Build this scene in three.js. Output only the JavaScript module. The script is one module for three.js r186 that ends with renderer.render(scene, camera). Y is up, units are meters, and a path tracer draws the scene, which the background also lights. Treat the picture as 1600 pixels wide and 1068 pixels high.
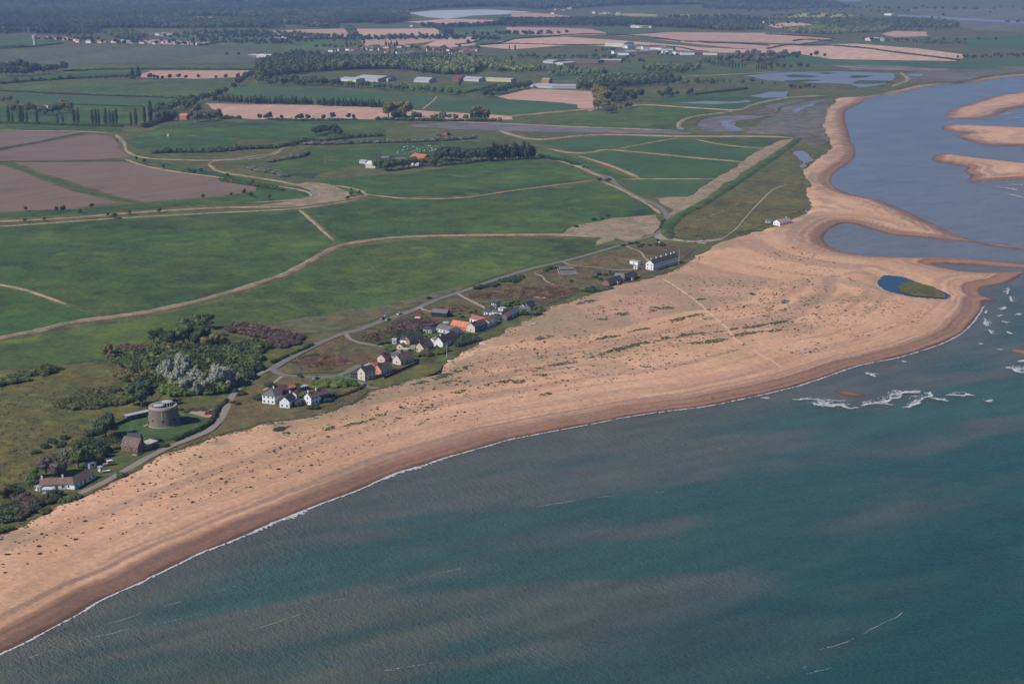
import * as THREE from 'three';
import { Sky } from 'three/addons/objects/Sky.js';
import { mergeGeometries } from 'three/addons/utils/BufferGeometryUtils.js';
import { MarchingCubes } from 'three/addons/objects/MarchingCubes.js';

// ------------------------------------------------------------------ camera, sky, sun, exposure
const scene = new THREE.Scene();
const camera = new THREE.PerspectiveCamera(26.15, 1024 / 683, 5, 60000);
camera.position.set(0, 230, 0);
camera.lookAt(0, 230 - Math.tan(14.57 * Math.PI / 180) * 1000, -1000);
const renderer = new THREE.WebGLRenderer({ antialias: true });
renderer.toneMapping = THREE.LinearToneMapping;
renderer.toneMappingExposure = 0.96;
renderer.shadowMap.enabled = true;
const SUN = new THREE.Vector3(-0.64, 0.67, 0.38).normalize();
const sky = new Sky(); sky.name = 'sky'; sky.scale.setScalar(50000);
sky.material.uniforms.sunPosition.value.copy(SUN);
sky.material.uniforms.turbidity.value = 4;
sky.material.uniforms.rayleigh.value = 0.9;
sky.material.uniforms.mieCoefficient.value = 0.004;
sky.material.uniforms.mieDirectionalG.value = 0.8;
sky.material.uniforms.cloudCoverage.value = 0;
sky.userData = { kind: 'structure' };
scene.add(sky);
scene.environmentIntensity = 0.16;
const sun = new THREE.DirectionalLight(0xfff2e2, 4.4);
sun.name = 'sun'; sun.position.copy(SUN).multiplyScalar(2000).add(new THREE.Vector3(0, 0, -1000)); sun.target.position.set(0, 0, -1000);
sun.castShadow = true; sun.shadow.mapSize.set(4096, 4096);
Object.assign(sun.shadow.camera, { left: -1500, right: 1500, top: 1500, bottom: -1500, near: 100, far: 6000 });
scene.add(sun, sun.target);
scene.fog = new THREE.FogExp2(0xa4c0ee, 0.000074);

// ------------------------------------------------------------------ plan of the place (x east, z south, metres)
const plan_shore = [-231.6,-363.6,-211.9,-397.9,-190.8,-433.1,-175.2,-460.8,-164.4,-479.2,-157.3,-494.0,-152.8,-503.9,-145.2,-515.4,-140.8,-521.9,-134.8,-532.3,-127.2,-545.0,-119.9,-555.5,-113.2,-564.4,-100.1,-582.8,-83.8,-604.0,-68.8,-621.6,-54.1,-642.8,-43.0,-654.3,-23.2,-673.8,-11.9,-683.5,0.0,-693.4,16.1,-703.6,40.9,-718.3,58.1,-729.2,84.3,-741.5,102.0,-748.4,120.7,-760.1,140.0,-772.2,171.6,-798.7,200.7,-828.4,226.7,-845.5,254.1,-869.3,272.0,-888.1,285.7,-907.5,307.2,-947.2,323.7,-982.5,329.4,-998.1,339.9,-1000.1,333.1,-1014.2,340.1,-1041.5,361.8,-1056.7,377.1,-1074.6,389.3,-1090.8,416.4,-1090.8,419.0,-1097.9,353.2,-1097.9,339.9,-1107.5,329.6,-1127.1,348.9,-1124.6,393.8,-1109.9,429.6,-1100.3,434.0,-1112.3,399.6,-1127.1,367.5,-1144.8,338.5,-1155.2,312.9,-1155.2,278.5,-1165.7,266.1,-1187.4,262.8,-1209.8,266.2,-1239.0,275.8,-1269.6,289.8,-1298.4,301.2,-1311.5,309.4,-1301.6,319.6,-1272.7,329.0,-1254.1,348.9,-1242.0,389.1,-1215.5,398.0,-1201.3,418.9,-1184.6,434.1,-1168.4,441.2,-1173.8,422.6,-1195.7,394.6,-1221.3,384.3,-1245.0,379.2,-1301.6,374.9,-1338.7,373.2,-1370.6,366.5,-1411.6,361.7,-1442.9,347.0,-1467.3,339.7,-1492.5,337.3,-1527.4,342.9,-1573.3,355,-1622,371,-1663,394,-1717,412,-1769,431,-1849,441,-1916,462,-2026,488,-2165,507,-2256,527,-2335,553,-2398,581,-2463,599,-2521,642,-2594,700,-2658,773,-2766,838,-2839,898,-2884,949,-2947,1040,-3029,1274,-3305,1793,-3813,2603,-4358];
const plan_back = [-278.1,-448.9,-254.9,-491.3,-234.4,-527.0,-210.4,-565.5,-205.2,-574.7,-199.6,-583.4,-194.5,-596.2,-187.0,-607.9,-180.0,-620.8,-174.6,-636.9,-171.1,-650.1,-165.2,-663.8,-155.2,-678.0,-146.8,-693.9,-140.0,-700.0,-128.7,-705.2,-124.3,-717.9,-112.3,-719.0,-100.9,-726.6,-87.6,-741.2,-80.5,-755.1,-73.8,-775.7,-62.3,-787.1,-45.6,-806.7,-37.5,-831.4,-24.4,-862.2,0.0,-913.3,13.4,-939.2,21.5,-961.0,38.3,-985.8,58.9,-1017.9,71.4,-1034.7,89.0,-1054.2,113.5,-1079.1,134.0,-1119.7,141.7,-1134.8,161.6,-1179.6,177.8,-1213.4,206.5,-1249.0,223.9,-1270.7,257.1,-1323.1,274.4,-1358.1,289.1,-1402.4,299.8,-1482.7,314.3,-1539.9,322,-1621,365,-1746,399,-1837,419,-1953,441,-2092,474,-2242,497,-2340,535,-2447,555,-2528,607,-2565,692,-2680,788,-2820,859,-2858,963,-2993,1056,-3078,1305,-3386,1844,-3925,2669,-4472];
const plan_banks = [[656,-2238,704,-2366,732,-2408,788,-2498,841,-2581,915,-2658,1047,-2766,1000,-2581,892,-2463,824,-2387,781,-2335,733,-2247,692,-2210,654,-2219],[612,-2105,643,-2122,683,-2105,723,-2089,778,-2041,722,-1889,654,-1882,613,-1882,599,-1930,601,-1988,625,-2026,607,-2041],[499,-1746,526,-1799,544,-1787,577,-1740,598,-1717,656,-1674,622.1,-1582.8,552.9,-1582.8,523.6,-1573.3,489.2,-1568.6,505,-1607,507,-1637,520,-1679,510,-1706,500,-1728],[176.1,-777.1,180.4,-777.7,184.6,-775.9,190.8,-772.2,195.5,-769.7,191.4,-767.3,186.2,-767.3,181.1,-770.9],[302.9,-867.8,311.8,-866.3,329.6,-861.8,325.9,-851.4,308.2,-855.8]];
const plan_pond = [268.9,-1057.8,279.2,-1080.5,291.8,-1073.6,297.4,-1053.4,304.6,-1033.9,309.0,-1011.0,302.4,-998.9,280.5,-1006.9,268.8,-1023.4,266.2,-1042.5];
const plan_pondGrass = [278.5,-1038.2,285.7,-1053.4,296.0,-1053.4,304.6,-1033.9,309.0,-1011.0,302.5,-1000.9,282.9,-1011.0,277.9,-1023.4];
const plan_fields = [["pasture","grass",0,"large pasture between the reed channel and the curved tan bank",[-514.4,-1227.4,-447.6,-1270.1,-401.1,-1302.4,-349.8,-1326.0,-295.9,-1346.8,-239.1,-1361.1,-201.3,-1368.3,-176.8,-1295.8,-150.1,-1210.0,-154.3,-1162.9,-160.1,-1129.2,-172.7,-1080.9,-187.0,-1051.5,-207.2,-1011.3,-231.3,-977.6,-255.7,-953.3,-271.2,-947.8,-307.0,-987.3,-341.8,-1023.7,-372.5,-1047.2,-463.4,-1099.8]],["pasture","grass2",0,"small triangular pasture cut off by the short tan ditch",[-454.0,-1076.3,-368.1,-1034.2,-337.9,-1011.3,-303.0,-973.8,-272.4,-944.2,-288.3,-933.5,-303.3,-914.6,-321.7,-896.3,-365.2,-854.3]],["pasture","grass3",0,"wide pasture between the curved tan bank and the coast road",[-353.7,-825.4,-315.8,-878.7,-283.9,-904.5,-250.2,-931.8,-202.6,-987.3,-169.3,-1058.2,-153.4,-1116.8,-139.5,-1168.3,-126.5,-1192.9,-96.4,-1212.8,-54.0,-1224.5,0.0,-1224.5,70.2,-1224.5,85.8,-1215.7,93.3,-1207.1,67.3,-1171.0,40.3,-1136.9,0.0,-1095.0,-27.9,-1045.0,-53.7,-1003.1,-69.4,-971.9,-88.2,-938.8,-109.7,-906.2,-125.1,-869.4,-145.0,-897.9,-172.7,-918.0,-199.1,-926.6,-218.3,-901.2,-232.6,-861.8,-245.1,-836.8,-269.1,-822.7,-294.2,-814.4,-337.7,-785.5]],["pasture","grass",0,"smooth pasture between the field track and the curved bank",[-193.7,-1379.3,-149.5,-1421.0,-139.3,-1444.9,-100.7,-1436.8,-50.5,-1440.9,0.0,-1486.3,46.6,-1521.2,88.2,-1553.0,103.4,-1525.7,125.9,-1436.8,133.5,-1383.0,136.3,-1361.1,117.8,-1339.8,87.4,-1326.0,56.5,-1282.9,39.7,-1251.5,0.0,-1251.5,-55.0,-1248.4,-108.8,-1233.4,-144.2,-1210.0]],["pasture","grass2",0,"pasture below the red roofed farm",[-165.4,-1482.1,-144.8,-1469.5,-114.9,-1457.1,-63.8,-1457.1,0.0,-1503.6,89.5,-1576.5,72,-1662,38,-1739,23,-1757,-15,-1733,-72,-1662,-126,-1611,-166.7,-1591.0,-212.2,-1567.0,-186.8,-1525.7]],["pasture","grass",0,"grazing pasture dotted with sheep above the farm",[-275,-1662,-270,-1751,-257,-1849,-163,-1876,-83,-1903,-37,-1903,-28,-1836,-61,-1745,-114,-1751,-164,-1711,-212,-1621,-213.4,-1576.5,-260,-1611]],["marsh_field","crop",0,"dark green marsh field under the long river wall",[37,-1903,85,-1952,128,-1974,171,-1967,206,-1938,178,-1903,130,-1843,103,-1817,79,-1811,56,-1856]],["marsh_field","crop",0,"dark green marsh field crossed by no track, beside the wide dyke",[140,-1836,218,-1938,240,-1924,268,-1869,306,-1836,275,-1733,269,-1728,201,-1780,147,-1824]],["marsh_field","grass2",0,"thin green marsh field at the corner of the sea wall",[248,-1938,320,-1945,356,-1945,318,-1856,272,-1903]],["marsh_field","crop",0,"largest dark green marsh field inside the tan banks",[83,-1774,126,-1811,191,-1757,262,-1705,220.2,-1586.1,179.5,-1581.3,140.6,-1586.1,132,-1631,111,-1700]],["marsh_field","crop",0,"low green marsh field beside the bend of the road",[116.7,-1553.0,143.7,-1567.0,212.2,-1567.0,178.7,-1457.1,146.0,-1448.9,128.7,-1469.5]],["pasture","grass2",0,"long green strip between field bank and lane",[32,-1862,54,-1787,86,-1722,113,-1621,129.0,-1571.8,117.0,-1557.6,104.5,-1595.8,74,-1700,39,-1787,25,-1811]],["pasture","grass",0,"green meadow inside the loop of the reed channel",[-418,-1716,-362,-1662,-317,-1616,-272.2,-1557.6,-228.8,-1516.7,-206.2,-1486.3,-203.8,-1444.9,-231.1,-1425.0,-263.0,-1428.9,-258.0,-1473.7,-268.1,-1525.7,-326.4,-1591.0,-392,-1651]],["verge","grass2",0,"green verge along the ploughed field and reed channel",[-528.6,-1336.3,-475.8,-1353.9,-410.6,-1375.6,-358.5,-1409.4,-297.5,-1444.9,-257.3,-1469.5,-234.8,-1490.6,-214.1,-1482.1,-203.8,-1444.9,-236.1,-1417.2,-289.7,-1405.6,-361.4,-1371.9,-467.5,-1329.4,-519.5,-1312.4]],["ploughed_field","plough",75,"small ploughed field with a green margin",[-840,-2042,-702,-2027,-650,-2027,-588,-2019,-599,-1974,-611,-1903,-643,-1849,-710,-1716]],["ploughed_field","plough",70,"ploughed field beside the blue ditch",[-688,-1662,-638,-1836,-580,-1967,-573,-1996,-539,-1974,-511,-1910,-491,-1836,-456,-1757,-490,-1733,-600,-1722,-701,-1694]],["ploughed_field","plough",38,"striped ploughed field ending at the reed channel",[-582,-1711,-454,-1711,-395,-1646,-325.4,-1586.1,-266.8,-1525.7,-261.5,-1486.3,-299.1,-1453.0,-357.3,-1417.2,-387.2,-1448.9,-457.4,-1539.2,-526,-1631]],["ploughed_field","plough",38,"striped ploughed field at the foot of the diagonal green strip",[-714,-1728,-588,-1689,-522.4,-1595.8,-450.0,-1490.6,-378.0,-1413.3,-412.7,-1383.0,-478.2,-1361.1,-560.7,-1343.3]],["reed_field","straw",20,"pale straw coloured reed bed in the channel bend",[-226.7,-1534.7,-217.1,-1553.0,-193.7,-1539.2,-167.2,-1499.2,-161.0,-1465.3,-174.1,-1428.9,-202.9,-1401.8,-245.3,-1398.0,-223.7,-1417.2,-199.4,-1444.9,-199.8,-1482.1]],["pasture","grass2",0,"green pasture with the pale bare corner",[-495,-1903,-501,-1974,-494,-2124,-437,-2150,-355,-2159,-187,-2168,-172,-2004,-255,-1959,-309,-1924,-361,-1945,-352,-1849,-394,-1811,-439,-1805,-475,-1849]],["pasture","grass",0,"narrow green strip below the poplar row",[-821,-2107,-738,-2133,-638,-2107,-546,-2066,-523,-2011,-595,-2019,-708,-2042,-796,-2042]],["pasture","grass2",0,"meadow behind the row of poplars",[-908,-2339,-821,-2381,-715,-2402,-596,-2381,-544,-2177,-552,-2091,-643,-2124,-747,-2159,-837,-2150]],["crop_field","cropdark",0,"bluish dark green crop strip",[-1017,-2626,-900,-2613,-776,-2576,-628,-2515,-553,-2515,-565,-2402,-718,-2413,-855,-2480,-971,-2504]],["crop_field","grass3",0,"long light green crop field above the dark strip",[-1042,-2692,-945,-2747,-881,-2849,-746,-2895,-550,-2927,-531,-2747,-526,-2588,-604,-2551,-787,-2613,-922,-2679]],["crop_field","grass2",0,"light green crop field below the left wood",[-1107,-2864,-1016,-2959,-966,-3042,-837,-3149,-799,-3149,-783,-3042,-880,-2927,-969,-2819,-1063,-2747]],["crop_field","bright",0,"yellowish green strip in front of the heath field",[-974,-3224,-825,-3323,-569,-3323,-555,-3205,-792,-3186,-913,-3130]],["ploughed_field","pink",10,"small ploughed field behind the row of round trees",[-765,-3042,-767,-3167,-550,-3167,-529,-3008,-619,-2943,-747,-2975]],["heath_field","greyfield",0,"large greyish green outdoor pig field",[-1313,-3840,-1207,-4040,-1085,-4100,-869,-4070,-765,-3980,-655,-3787,-580,-3385,-846,-3406,-982,-3323,-1079,-3406,-1197,-3587]],["pasture","grass3",0,"far green field left of the water tower",[-1743,-4544,-1556,-4563,-1414,-4544,-1282,-4261,-1338,-4070,-1365,-3995,-1508,-3923]],["crop_field","greyfield",0,"far grey green field at the forest edge",[-1446,-5071,-1128,-5094,-867,-5094,-964,-4868,-1085,-4544,-1192,-4660,-1348,-4868]],["pasture","bright",0,"far light green field beside the tree belt",[-1059,-4434,-956,-4825,-844,-4956,-478,-4398,-430,-4195,-466,-3895,-632,-3895,-685,-4010,-802,-4131,-854,-4261]],["ploughed_field","pink",10,"narrow far ploughed strip behind the left village",[-1095,-4328,-1055,-4416,-854,-4261,-864,-4131,-977,-4163]],["crop_field","cropdark",0,"long dark green field above the conifer belt",[-511,-2776,-353,-2733,-226,-2626,-132,-2563,-132,-2469,-141,-2329,-162,-2349,-205,-2381,-315,-2435,-439,-2551,-499,-2588]],["crop_field","cropdark",0,"dark green field right of the brown farm track",[-121,-2551,-44,-2527,53,-2469,107,-2413,107,-2360,86,-2260,0,-2260,-137,-2329,-128,-2469]],["ploughed_field","pink",12,"long pale ploughed field below the conifer belt",[-504,-2435,-416,-2413,-311,-2402,-204,-2360,-119,-2299,0,-2231,2,-2177,-94,-2177,-189,-2185,-301,-2177,-378,-2185,-430,-2213]],["ploughed_field","pink",60,"pink ploughed field beside the glasshouses",[-26,-2551,35,-2719,151,-2652,134,-2446,125,-2309,107,-2360,84,-2446,0,-2492]],["pasture","grass3",0,"open meadow in front of the glasshouse nursery",[-352,-2927,-194,-2819,0,-2864,36,-2776,-22,-2588,-123,-2588,-229,-2665,-310,-2776]],["ploughed_field","pink",20,"far pink ploughed field at the forest edge",[-813,-4868,-784,-5001,-558,-5142,-477,-4582,-638,-4398,-736,-4544]],["ploughed_field","pinklight",20,"far pale ploughed field next to the small tree belt",[-536,-5094,-263,-5142,-215,-4660,-446,-4544]],["ploughed_field","pink",20,"far brown field right above the village roofs",[-445,-4398,-381,-4470,-248,-4544,-218,-4398,-282,-4131,-400,-4070]],["ploughed_field","pinklight",20,"far pink field right of the village",[-243,-4070,-209,-4544,-98,-4582,-102,-4131,-171,-4010]],["pasture","bright",0,"far bright green field between two pink fields",[-230,-5094,-112,-5240,75,-5047,-10,-4544,-115,-4131,-94,-4582,-197,-4825]],["ploughed_field","pinklight",20,"broad far pink field crossed by a long hedge",[-96,-4070,0,-4434,156,-4582,366,-4294,514,-4010,722,-3840,798,-3735,647,-3787,518,-3787,416,-3895,178,-4163,0,-3923]],["ploughed_field","pink",20,"far pink field with a lone tree",[-22,-5240,155,-5191,271,-5094,313,-4741,158,-4621,0,-4741]],["pasture","grass3",0,"far green strip above the broad pink field",[263,-5142,442,-5191,554,-5001,612,-4956,323,-4741]],["ploughed_field","pink",20,"far pink field under the yellow strips",[328,-4660,518,-4868,822,-4825,970,-4507,806,-4195,691,-4261,502,-4363]],["ploughed_field","pink",20,"far pink field beyond the hedge with round trees",[400,-4470,498,-4328,788,-4100,673,-3840,529,-4131]],["ploughed_field","pinklight",20,"pink field sloping to the lagoons",[682,-3895,756,-4070,875,-4100,985,-3840,1037,-3472,897,-3494,757,-3540]],["ploughed_field","pinklight",20,"pink strip along the hedge beside the lagoons",[835,-4163,967,-4195,1071,-3980,1126,-3684,1053,-3517,1003,-3787,910,-4100]],["ploughed_field","pink",20,"small pink field beside the yellow green trees",[1182,-4783,1266,-4956,1354,-4890,1280,-4621,1162,-4544,1156,-4660]],["ploughed_field","pinklight",10,"far pale field near the white sheeted field",[-398,-5674,-254,-5983,-75,-5855,-70,-5503,-227,-5342]],["ploughed_field","pink",10,"far faint pink field near the chimney house",[0,-6795,192,-6475,260,-6116,0,-6184]],["ploughed_field","pinklight",10,"far pale field right of the yellow strips",[918,-5395,1027,-5616,1206,-5674,1159,-5395,1016,-5191,906,-5191]],["rapeseed_field","yellow",0,"small yellow rapeseed strip",[445,-6552,556,-6552,623,-6438,592,-6219,478,-6255,435,-6327]],["rapeseed_field","yellow",0,"middle yellow rapeseed strip behind hedges",[709,-6475,848,-6438,988,-6255,904,-6082,762,-6184,695,-6290]],["rapeseed_field","yellow",0,"largest bright yellow rapeseed field",[1164,-6255,1273,-6592,1391,-6552,1454,-6363,1318,-6082,1176,-6015,1104,-6116]],["sheeted_field","plastic",5,"far field covered in white crop sheeting",[-456,-6631,-355,-6967,-121,-7101,87,-6795,-27,-6475,-161,-6327,-254,-5983,-343,-6116]],["pasture","grass3",0,"river meadow between two tan banks",[76,-2213,161,-2339,227,-2392,305,-2360,350,-2319,332,-2260,288,-2222,240,-2133,221,-2042,143,-2066,90,-2083,46,-2133]],["pasture","grass2",0,"flooded meadow strewn with shallow pools",[223,-2469,287,-2563,347,-2692,468,-2719,498,-2692,469,-2504,447,-2469,353,-2339,269,-2402]],["pasture","grass3",0,"rough grazing below the prison farm",[274,-3364,394,-3540,473,-3450,533,-3364,497,-3224,591,-3130,525,-3059,389,-3025,324,-3025,201,-3130]],["pasture","cropdark",0,"dark rough meadow between prison farm and poplars",[65,-3025,137,-3205,201,-3130,324,-3025,356,-2959,254,-2959,163,-2927,75,-2927]],["pasture","cropdark",0,"green meadow strip between pink field and lagoons",[520,-3684,655,-3735,752,-3517,892,-3472,1034,-3450,1227,-3587,1399,-3635,1296,-3364,1112,-3243,893,-3205,745,-3282,691,-3364,576,-3364]],["saltmarsh","marshgrey",0,"grey brown salt marsh inside the shingle spit",[345,-2099,400,-2260,474,-2392,532,-2469,474,-2241,437,-2066,413,-1917,386,-1849,346,-1811,377,-1931,379,-1989,321,-2004]],["saltmarsh","marshgrey",0,"grey brown salt marsh along the winding creek",[366,-2260,413,-2392,468,-2469,533,-2527,487,-2446,428,-2360,395,-2260]],["rough_marsh","rough",0,"rough grass marsh behind the sea wall",[136.5,-1227.4,139.2,-1263.9,151.2,-1312.4,182.1,-1383.0,212.3,-1469.5,270,-1631,328,-1787,372,-1903,387,-1836,327,-1646,306.8,-1525.7,285.4,-1482.1,285.5,-1409.4,257.1,-1329.4,227.0,-1289.3,206.0,-1263.9,172.5,-1221.6,150.9,-1221.6]],["mudflat","mud",0,"bare pinkish grey mudflat in the winding creek",[262,-2099,280,-2185,318,-2231,379,-2250,419,-2339,458,-2413,523,-2504,474,-2381,428,-2279,390,-2231,357,-2185,325,-2150,318,-2099,318,-2042,289,-2019,263,-2035]],["mudflat","mud",0,"bare pinkish mudflat beside the shingle spit",[411,-2204,449,-2260,480,-2279,455,-2150,424,-2083,407,-2116]],["mudflat","mud",0,"grey mud bank of the river beyond the marsh fields",[-145,-2099,-93,-2150,0,-2124,27,-2099,142,-2050,244,-2011,241,-1989,139,-2004,70,-2019,17,-2019,-88,-2042]],["straw_field","straw",0,"bare tan patch beside the coast road bend",[44.0,-1248.4,59.6,-1289.3,93.3,-1326.0,123.3,-1336.3,135.8,-1343.3,134.0,-1295.8,124.1,-1251.5,99.3,-1215.7,86.6,-1227.4,68.4,-1190.2,75.8,-1227.4]],["straw_field","straw",0,"bare tan reed patch at the end of the wide dyke",[139.3,-1444.9,180.9,-1448.9,195.7,-1440.9,182.3,-1409.4,161.8,-1364.7,146.8,-1336.3,147.6,-1371.9]],["shingle_track_verge","sandy",0,"pale bare ground at the car park",[125.2,-1245.4,135.3,-1263.9,135.4,-1227.4,155.6,-1215.7,178.3,-1224.5,158.8,-1198.6,138.9,-1210.0,124.0,-1221.6]],["heath","heath",0,"brown heath between the coast road and the houses",[-135.5,-815.8,-123.0,-854.3,-104.4,-894.7,-83.3,-930.0,-68.2,-953.3,-48.3,-983.4,-9.4,-1053.8,14.5,-1087.9,34.4,-1109.4,29.3,-1062.7,46.8,-1053.8,47.8,-1021.6,26.5,-991.2,13.3,-991.2,-4.4,-995.1,-17.5,-981.4,-25.5,-949.6,-50.2,-935.3,-67.0,-935.3,-82.3,-918.0,-83.5,-885.0,-74.3,-869.4,-76.3,-846.9,-85.0,-818.5,-95.3,-811.7,-109.3,-806.3,-131.5,-809.0]],["heath","heath2",0,"dark brown heather patch behind the grey roofed house",[-4.5,-1021.6,27.7,-1038.5,48.0,-1027.9,35.5,-995.1,21.8,-975.7,16.7,-987.3,0.0,-1003.1]],["heath","heath",0,"heath around the tennis court and terraces",[16.7,-1076.3,50.0,-1129.2,82.8,-1171.0,99.9,-1190.2,127.0,-1198.6,152.5,-1190.2,143.1,-1155.0,133.0,-1129.2,106.4,-1090.3,86.7,-1053.8,69.2,-1036.4,47.8,-1021.6,31.8,-1021.6,20.9,-1042.8]],["heath","heath2",0,"brown heath patch behind the long white terrace",[96.6,-1181.9,110.7,-1192.9,148.9,-1181.9,139.9,-1149.7,122.6,-1155.0,104.3,-1149.7]],["rough_marsh","rough",0,"olive rough grass marsh west of the round tower",[-335.3,-737.4,-281.9,-777.9,-266.3,-795.8,-242.0,-825.4,-216.6,-798.4,-192.6,-772.9,-187.8,-737.4,-197.5,-710.1,-192.5,-684.6,-200.8,-674.9,-203.0,-660.7,-206.8,-642.7,-215.9,-634.0,-228.6,-619.7,-264.0,-568.1]],["verge","heath",0,"scrubby grass strip between the shore track and the shingle",[-201.0,-586.1,-194.6,-601.3,-187.9,-617.3,-178.6,-636.6,-169.7,-660.7,-161.1,-676.8,-149.5,-696.6,-148.8,-726.3,-147.7,-760.7,-142.2,-785.5,-136.4,-805.0,-119.1,-798.4,-93.8,-798.4,-76.4,-785.5,-82.2,-754.8,-99.5,-728.5,-113.3,-720.8,-127.2,-715.4,-140.7,-700.7,-150.7,-686.6,-164.7,-665.4,-173.6,-640.1,-182.7,-618.9,-193.5,-597.5]],["pasture","grassdry",0,"dry olive strip of pasture along the coast road",[-163.9,-914.6,-146.5,-935.3,-119.7,-956.9,-87.4,-979.5,-54.5,-1019.5,-25.8,-1053.8,-36.6,-1027.9,-61.5,-985.3,-84.6,-946.0,-106.4,-912.9,-123.5,-872.5,-140.0,-891.5]],["bare_patch","sandy",0,"bare sandy scrape on the heath behind the grey house",[-1.8,-1017.4,6.8,-1025.8,17.5,-1034.2,19.3,-1030.0,11.4,-1021.6,3.6,-1013.3]],["bare_patch","sandy",0,"bare sandy scrape beside the dark heather",[9.8,-997.1,17.9,-1003.1,27.6,-999.1,24.8,-995.1,16.8,-993.2]],["bare_patch","sandy",0,"bare scrape inside the road bend",[-108.2,-858.8,-102.9,-863.3,-100.5,-858.8,-104.6,-854.3]],["clearing","pink",5,"long pinkish clearing in the far forest",[-1266,-5793,-985,-5793,-831,-5887,-863,-6116,-1034,-6082,-1308,-6184]],["clearing","bright",0,"small pale clearing in the far forest",[-1797,-7804,-1661,-7804,-1760,-8271,-1893,-8271]],["clearing","grassdry",0,"yellowish clearing near the forest horizon",[-1527,-7695,-1279,-7695,-1344,-8090,-1588,-8090]],["mudflat","mud",0,"pinkish mud strip beyond the shallow lagoon",[717,-3333,783,-3354,872,-3282,953,-3224,923,-3167,815,-3167,724,-3186]],["saltmarsh","marshgrey",0,"grey salt marsh beside the far river bend",[850,-3149,956,-3186,1139,-3323,1329,-3450,1304,-3385,1074,-3130,979,-3042,858,-2895,800,-2864,751,-2819,802,-2992]],["saltmarsh","marshgrey",0,"far grey marsh flats toward the horizon",[1880,-7147,2490,-7337,2815,-6631,2073,-4868,1630,-4783,1532,-5142,1610,-5918]],["crop_field","cropdark",0,"far bluish crop field beside the river flats",[1296,-4470,1576,-4621,1840,-4544,1651,-4070,1331,-3895,1251,-4070]],["lawn","lawn",0,"mown lawn ring around the round tower",[-199.9,-707.0,-196.7,-726.3,-187.8,-737.4,-166.5,-731.8,-155.4,-726.3,-153.2,-707.0,-157.8,-690.6,-171.7,-682.6,-183.6,-686.6,-193.0,-692.6]],["lawn","lawn",0,"small garden lawn beside the dark round tree",[-219.0,-665.4,-216.0,-684.6,-205.7,-692.6,-195.7,-684.6,-196.2,-674.9,-202.3,-663.5,-211.8,-659.8]]];
const plan_clearings = [[-1258,-5733,-975,-5733,-821,-5855,-867,-6184,-1045,-6150,-1328,-6255],[-1791,-7749,-1643,-7749,-1766,-8334,-1914,-8334],[-1523,-7642,-1264,-7642,-1347,-8149,-1606,-8149],[-769,-6967,-650,-6967,-676,-7241,-783,-7241]];
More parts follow.
